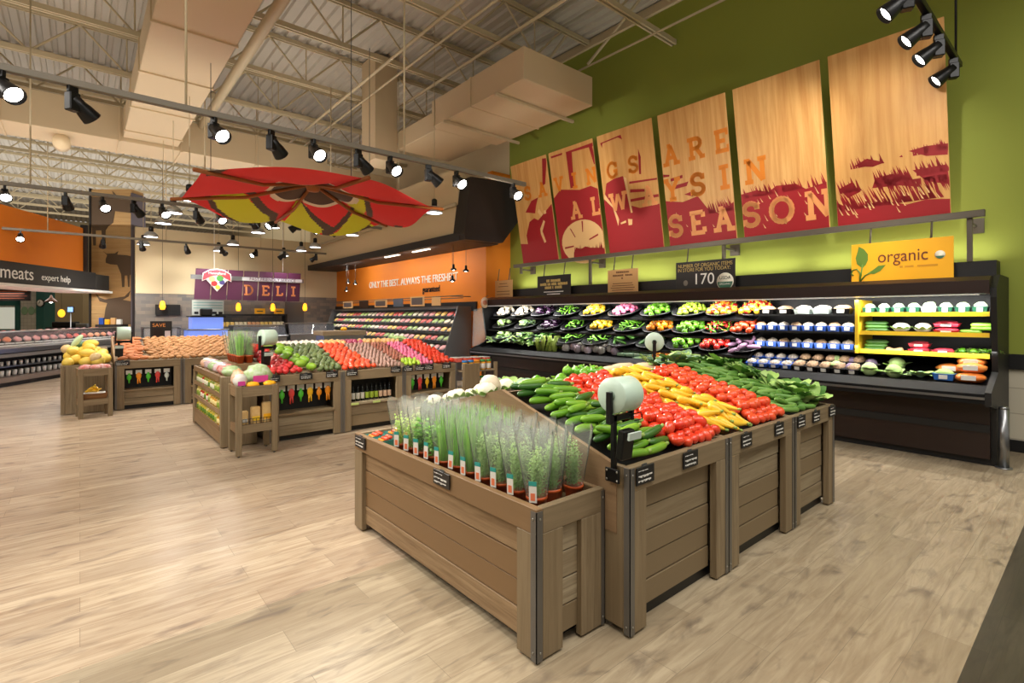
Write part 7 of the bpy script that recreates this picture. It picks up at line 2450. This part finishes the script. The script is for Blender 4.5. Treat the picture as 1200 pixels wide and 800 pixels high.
# ------------------------------------------------------------------ deli
DY = 18.7
M_PLUM = mat('plum_panel', (84, 34, 64), 0.45)
t = thing('deli_sign', 'plum coloured panel sign reading deli with a silver band and shield', 'sign', (2.7, DY, 2.12))
PW = 3.24 / 7
for k in range(7):
    x0 = 2.72 + PW * k
    b = MB()
    b.prism([(x0 + 0.01, 2.13 - 0.004 * k), (x0 + PW - 0.02, 2.13 - 0.004 * k), (x0 + PW + 0.035, 3.10), (x0 + 0.065, 3.10)], -DY - 0.0, -DY + 0.02, XZ)
    b.build('sign_panel', M_PLUM, t, 'world')
MB().box(2.64, 6.08, DY - 0.05, DY - 0.02, 2.76, 2.90).build('silver_band', M_STEEL, t, 'world')
MB().box(4.1, 6.02, DY - 0.055, DY - 0.05, 2.775, 2.885).build('band_plate', mat('band_pale', (206, 206, 208), 0.4), t, 'world')
text('FAST.FRIENDLY.SERVICE', 0.145, t, (5.06 - 2.7, -0.058, 2.785 - 2.12), FACE_Y, M_PLUM, sx=0.96)
M_DELI = mat('deli_orange', (240, 150, 90), 0.6)
for c, x in zip('DELI', (4.16, 4.70, 5.15, 5.66)):
    b = MB()
    for po in strokes(c, x, 2.29, 0.34, 0.17):
        b.flat(po, 0.0, Matrix.Translation((0, DY - 0.024, 0)) @ Matrix.Rotation(PI / 2, 4, 'X'))
    b.build('letter', M_DELI, t, 'world')
sh = Matrix.Translation((3.36, DY - 0.06, 2.86)) @ Matrix.Rotation(PI / 2, 4, 'X')
b = MB()
b.prism([(-0.42, -0.16), (-0.40, 0.10), (-0.2, 0.22), (0.0, 0.26), (0.2, 0.22), (0.40, 0.10), (0.42, -0.16), (0.3, -0.10), (0.0, -0.48), (-0.3, -0.10)], 0, 0.02, sh)
b.build('shield', M_CHALK, t, 'world')
b = MB()
b.prism([(-0.40, -0.13), (-0.37, 0.09), (-0.2, 0.19), (0.0, 0.23), (0.2, 0.19), (0.37, 0.09), (0.40, -0.13), (0.27, -0.06), (0.12, 0.02), (0.0, 0.04), (-0.12, 0.02), (-0.27, -0.06)], 0.02, 0.03, sh)
b.build('shield_arch', mat('shield_red', (206, 60, 70), 0.5), t, 'world')
for c, (x, z, r) in (((206, 40, 40), (-0.08, -0.22, 0.09)), ((70, 140, 60), (0.08, -0.05, 0.10)), ((70, 60, 120), (0.14, -0.18, 0.08)), ((230, 200, 120), (-0.14, -0.08, 0.09)), ((240, 190, 60), (0.02, -0.34, 0.07))):
    b = MB()
    b.prism([(x + r * math.cos(a), z + r * math.sin(a)) for a in [2 * PI * k / 12 for k in range(12)]], 0.02, 0.028 + r * 0.05, sh)
    b.build('shield_fruit', mat('shield_%d_%d' % (c[0], c[1]), c, 0.5), t, 'world')
text('Hannaford', 0.115, t, (3.36 - 2.7, -0.095, 2.93 - 2.12), FACE_Y, M_CHALK, ext=0.001)
for x in (3.3, 5.4):
    MB().tube([(x, DY + 0.03, 2.9), (x, DY + 0.03, 7.54)], 0.012, 6).build('hanging_rod', M_WHITE, t, 'world')
# wall things
t = thing('wall_television', 'black flat television on the grey tiled deli wall', 'television', (2.13, 19.42, 1.62))
MB().box(-0.33, 0.33, -0.03, 0.02, 0, 0.34, bev=0.006).build('housing', M_BLACK, t)
MB().box(-0.31, 0.31, -0.033, -0.03, 0.02, 0.32).build('screen', M_NICHE, t)
MB().box(-0.08, 0.08, 0.02, 0.075, 0.1, 0.24).build('wall_mount', M_BLACKM, t)
t = thing('menu_board', 'pale menu board with black icons on the deli wall', 'menu board', (3.25, 19.46, 1.62))
MB().box(-0.46, 0.46, -0.02, 0.03, 0, 0.50).build('board', mat('menu_pale', (206, 214, 204), 0.5), t)
for k in range(3):
    MB().box(-0.42, 0.42, -0.023, -0.02, 0.22 + 0.09 * k, 0.26 + 0.09 * k).build('text_line', mat('menu_teal', (150, 186, 176), 0.6) if k == 0 else bpy.data.materials['menu_teal'], t)
for k in range(5):
    MB().box(-0.40 + 0.175 * k, -0.28 + 0.175 * k, -0.024, -0.02, 0.04, 0.12).build('icon', M_BLACK, t)
for i, (x, z) in enumerate(((1.955, 1.93), (4.08, 1.90), (5.17, 1.90), (6.27, 1.92))):
    t = thing('amber_pendant', f'amber glass mini pendant before the deli wall, {ORD[i]} from the cow column', 'pendant lamp', (x, 19.1, z - 0.14), 0, 'amber mini pendants')
    MB().lathe([(0.0, 0.0), (0.06, 0.01), (0.085, 0.10), (0.06, 0.24), (0.02, 0.28), (0.0, 0.28)], 12).build('glass_shade', bpy.data.materials['amber_glow'], t)
    MB().tube([(0, 0, 0.27), (0, 0, 5.76)], 0.005, 5).build('cord', M_BLACKM, t)
# deli back shelf
t = thing('deli_shelf', 'stainless deli back shelf with rows of cheese under the amber pendants', 'shelf', (3.5, 19.0, 0))
MB().box(3.45, 5.6, 19.0, 19.4, 1.60, 1.66).build('top_shelf', M_BLACK, t, 'world')
MB().box(3.5, 5.55, 18.95, 19.4, 1.20, 1.23).build('shelf_board', M_STEEL, t, 'world')
MB().box(3.5, 5.55, 18.95, 19.4, 0.0, 0.98).build('cabinet', M_STEEL, t, 'world')
for x in (3.45, 5.56):
    MB().box(x, x + 0.06, 18.98, 19.4, 0.0, 1.66).build('side_post', M_BLACKM, t, 'world')
for r, z in enumerate((1.235,)):
    for k in range(15):
        b = MB()
        b.box(-0.055, 0.055, -0.06, 0.06, 0, 0.16 if r == 0 else 0.09, bev=0.02)
        kk = ['cheese_yellow', 'cheese_cream', 'cheese_peach'][(k // 3) % 3]
        m = bpy.data.materials.get(kk) or mat(kk, [(236, 200, 110), (236, 222, 180), (230, 170, 120)][(k // 3) % 3], 0.4)
        tag(b.build('cheese_block', m, None, (3.62 + 0.132 * k, 19.08, z)), f'{kk.split("_")[1]} cheese pack on the {["upper", "lower"][r]} deli shelf', 'cheese', f'{kk.split("_")[1]} cheese, {["upper", "lower"][r]} deli shelf')
for i, (x, lab) in enumerate(((4.75, 'yellow sign on top of the deli back shelf, nearer the cow column'), (5.38, 'yellow sign on top of the deli back shelf, at its end'))):
    t = thing('shelf_sign', lab, 'sign', (x, 19.1, 1.66))
    MB().box(-0.17, 0.17, -0.01, 0.01, 0.01, 0.2, bev=0.004).build('card', M_YEL, t)
    MB().box(-0.1, 0.1, -0.013, -0.01, 0.08, 0.12).build('print', mat('print_dark', (60, 60, 40), 0.6) if i == 0 else bpy.data.materials['print_dark'], t)
    MB().box(-0.06, 0.06, -0.03, 0.03, 0.0, 0.012).build('foot', M_BLACKM, t)


def counter(label, x0, x1, y0, y1, h, glass_h, m, tinted=None):
    t = thing('deli_counter', label, 'counter', (x0, y0, 0))
    MB().box(x0, x1, y0, y1, 0.0, h, bev=0.01).build('cabinet', m, t, 'world')
    MB().box(x0 - 0.03, x1 + 0.03, y0 - 0.03, y1 + 0.03, h, h + 0.04, bev=0.008).build('counter_top', M_STEEL, t, 'world')
    if glass_h:
        g = MB()
        g.prism([(y0 + 0.02, h + 0.04), (y0 + 0.03, h + 0.04), (y0 + 0.26, h + glass_h), (y0 + 0.25, h + glass_h)], x0, x1, YZ)
        g.build('sneeze_glass', tinted or bpy.data.materials['meat_glass'], t, 'world')
        MB().box(x0, x1, y0 + 0.22, y1, h + glass_h, h + glass_h + 0.03).build('glass_top', M_STEEL, t, 'world')
        for x in (x0, x1 - 0.03):
            MB().box(x, x + 0.03, y0 + 0.24, y1, h + 0.04, h + glass_h).build('end_support', M_BLACKM, t, 'world')
    return t


counter('steel deli counter behind the russet potatoes', 1.35, 2.25, 17.4, 18.2, 0.95, 0.30, M_STEEL)
c2 = counter('blue lit deli case under the menu board', 2.35, 3.35, 17.0, 17.8, 1.18, 0.0, mat('case_blue', (110, 136, 222), 0.3, emit=0.8))
MB().box(2.45, 3.25, 17.1, 17.7, 1.22, 1.56, bev=0.01).build('upper_case', bpy.data.materials['case_blue'], c2, 'world')
MB().box(2.4, 3.3, 17.05, 17.75, 1.56, 1.60).build('case_top', M_BLACKM, c2, 'world')
MB().box(2.7, 3.0, 17.25, 17.5, 1.60, 1.82, bev=0.03).build('register', M_BLACK, c2, 'world')
counter('wide glass fronted deli counter before the cheese shelf', 3.5, 5.0, 16.9, 17.7, 0.95, 0.34, M_STEEL)
counter('long steel deli counter at the orange wall corner', 5.1, 6.58, 16.9, 17.7, 0.98, 0.36, M_STEEL)
t = thing('poster_stand', 'black poster on a stand reading save, behind the potatoes', 'poster', (1.65, 16.4, 0))
MB().box(-0.24, 0.24, -0.015, 0.015, 0.95, 1.46, bev=0.004).build('board', M_SIGNB, t)
text('SAVE', 0.13, t, (-0.05, -0.018, 1.31), FACE_Y, mat('save_orange', (236, 150, 70), 0.6))
MB().box(-0.18, 0.04, -0.018, -0.015, 1.02, 1.26).build('print', M_DKBROWN, t)
MB().box(0.08, 0.20, -0.018, -0.015, 1.04, 1.2).build('print', mat('save_pale', (210, 190, 190), 0.6), t)
MB().tube([(0, 0, 0.02), (0, 0, 0.96)], 0.018, 8).build('pole', M_BLACKM, t)
MB().box(-0.2, 0.2, -0.15, 0.15, 0.0, 0.02, bev=0.005).build('base', M_BLACKM, t)

# ------------------------------------------------------------------ packaged salads case along the orange wall
t = thing('packaged_case', 'long open case of packaged trays along the orange wall', 'cooler', (6.75, 10.5, 0))
QY0, QY1 = 10.45, 18.6
def qpr(poly, nm, m, y0=QY0, y1=QY1):
    b = MB()
    b.prism(poly, -y1, -y0, XZ)
    return b.build(nm, m, t, 'world')


qpr([(6.75, 0.0), (7.5, 0.0), (7.5, 0.62), (6.70, 0.62), (6.62, 0.55), (6.70, 0.45)], 'base', M_GREYM)
qpr([(7.44, 0.62), (7.5, 0.62), (7.5, 1.70), (7.44, 1.70)], 'back_panel', M_WHITE)
ROWQ = []
for z, x in ((0.70, 6.72), (0.92, 6.84), (1.14, 6.95), (1.34, 7.05), (1.53, 7.15)):
    qpr([(x, z), (x + 0.22, z + 0.16), (x + 0.22, z + 0.18), (x, z + 0.02)], 'sloped_shelf', M_SHELFB)
    ROWQ.append((x, z))
qpr([(7.15, 1.78), (7.5, 1.78), (7.5, 1.84), (7.15, 1.84)], 'top_light_box', M_GREYM)
for y in (QY0 - 0.03, QY1):
    qpr([(6.70, 0.0), (7.5, 0.0), (7.5, 1.84), (7.1, 1.84), (6.70, 0.70)], 'end_panel', M_GREYM, y, y + 0.03)
for y in (11.5, 13.5, 15.5, 17.5):
    lamp('case_lamp', 'AREA', (6.95, y, 1.77), 4, (1, 0.98, 0.95), size=0.1, size_y=1.9, target=(7.1, y, 0.8), parent=t)
TC = [((206, 140, 136), 'pink'), ((212, 200, 172), 'cream'), ((150, 170, 96), 'green'), ((196, 84, 76), 'red'), ((220, 176, 90), 'yellow')]
TM = []
for c, n in TC:
    b = MB()
    b.box(-0.10, 0.10, -0.12, 0.12, 0, 0.03, bev=0.008)
    b.mi = 1
    b.ball((0, 0, 0.03), (0.098, 0.118, 0.03), 12, 6, lump(0.2, 3, len(n)))
    TM.append(b.mesh('food_tray', [M_GREYM, pm('tray_food_' + n, c, [min(255, v + 18) for v in c], 0.35, nscale=16)]))
sl = math.atan2(0.16, 0.22)
for r, (x, z) in enumerate(ROWQ):
    for k in range(27):
        y = QY0 + 0.2 + 0.295 * k
        ci = (k // 2 + r * 2) % 5
        item('food_tray', TM[ci], f'{TC[ci][1]} packaged food tray in the orange wall case, {["lowest", "second", "third", "fourth", "top"][r]} row', 'food tray', f'{TC[ci][1]} food trays, {["lowest", "second", "third", "fourth", "top"][r]} row', (x + 0.10, y, z + 0.028 + 0.10 * math.tan(sl)), (0, -sl, 0), 1.0)
rl = thing('case_sign_rail', 'thin grey rail of sign boards above the packaged food case', 'rail', (6.95, 10.5, 2.1))
for z in (2.03, 2.09):
    MB().tube([(6.95, 10.0, z), (6.95, 18.4, z)], 0.012, 6).build('rail_bar', M_IRON, rl, 'world')
for y in (10.6, 14.5, 18.3):
    MB().tube([(6.95, y, 2.09), (7.6, y, 2.09)], 0.012, 6).build('wall_bracket', M_IRON, rl, 'world')
for i, (px0, px1, m) in enumerate(((403, 414, 0), (422, 432, 1), (440, 454, 0), (462, 473, 2), (482, 498, 0), (507, 517, 3))):
    def yx(px, X=6.95):
        l = (px - 600) / 597
        k = X / (0.64677 + l * 0.76269)
        return 0.76269 * k - l * 0.64677 * k
    y1, y0 = yx(px0), yx(px1)
    t = thing('case_sign', f'{["brown photo", "dark brown", "brown photo", "slate blue", "large brown photo", "kraft tan"][i]} sign board over the packaged food case, {ORD[i]} from the deli', 'sign', (6.93, (y0 + y1) / 2, 1.86))
    h = 0.22 if i != 4 else 0.26
    MB().box(-0.01, 0.01, -(y1 - y0) / 2, (y1 - y0) / 2, 0, h).build('board', [M_KRAFT, M_DKBROWN, mat('slate', (84, 92, 104), 0.6) if i == 3 else M_DKBROWN, M_KRAFT][m], t)
    if m == 0:
        MB().box(-0.013, -0.01, -(y1 - y0) * 0.4, (y1 - y0) * 0.4, 0.04, h - 0.03).build('photo', mat('photo_grey', (86, 74, 70), 0.6) if 'photo_grey' not in bpy.data.materials else bpy.data.materials['photo_grey'], t)
    MB().tube([(0.0, 0, h), (0.02, 0, 0.235)], 0.005, 5).build('hanger', M_IRON, t)
# lettering on the orange wall
t = thing('wall_lettering', 'white slogan lettering on the orange wall with black script below', 'lettering', (7.59, 13.85, 2.5))
text('ONLY THE BEST. ALWAYS THE FRESHEST', 0.30, t, (0, 0, 0.05), FACE_X, M_CHALK, name='white_lettering', ext=0.008, sx=0.98)
text('guaranteed', 0.26, t, (0, -1.35, -0.22), FACE_X, M_NICHE, name='script_lettering', ext=0.008, sx=0.8)
# small black pendants before the orange wall
for g, (yb, lab) in enumerate(((10.1, 'nearer the green wall'), (16.4, 'nearer the deli'))):
    for i, (dx, dy, z) in enumerate(((0.0, 0.15, 2.70), (0.06, -0.28, 2.64), (-0.1, 0.05, 2.42))):
        t = thing('mini_pendant', f'small black pendant lamp before the orange wall, group {lab}, {["highest", "middle", "lowest"][i]}', 'pendant lamp', (6.85 + dx, yb + dy, z), 0, 'small black pendants')
        MB().lathe([(0.075, 0.0), (0.07, 0.03), (0.03, 0.06), (0.025, 0.14), (0.0, 0.15), (0.0, 0.02)], 12).build('shade', M_BLACKM, t)
        MB().ball((0, 0, 0.012), (0.03, 0.03, 0.02), 8, 6).build('bulb', M_LENS, t)
        MB().tube([(0, 0, 0.14), (0, 0, 3.29 - z)], 0.005, 5).build('cord', M_GREYM, t)
# black slot lights in the soffit face
for i, y in enumerate((11.6, 13.2)):
    b = MB()
    b.box(-0.03, 0.03, -0.42, 0.42, -0.02, 0.0)
    tag(b.build('soffit_light', mat('slot_glow', (255, 246, 230), 0.4, emit=1.2) if i == 0 else bpy.data.materials['slot_glow'], None, (6.75, y, 3.30)), f'long slim light set in the black soffit, {["nearer the green wall", "nearer the deli"][i]}', 'light')
# sampling table behind the onions
t = thing('sampling_table', 'small brown topped sampling table before the packaged food case', 'table', (5.4, 13.6, 0))
MB().box(-0.6, 0.6, -0.35, 0.35, 1.08, 1.20, bev=0.01).build('table_top', W_X, t)
MB().box(-0.55, 0.55, -0.3, 0.3, 0.95, 1.08).build('apron', M_STEEL, t)
for x in (-0.5, 0.5):
    for y in (-0.26, 0.26):
        MB().box(x - 0.03, x + 0.03, y - 0.03, y + 0.03, 0, 0.95).build('leg', M_BLACKM, t)
MB().ball((0.1, 0, 1.24), (0.09, 0.09, 0.06), 10, 7).build('yellow_bowl', M_YEL, t)
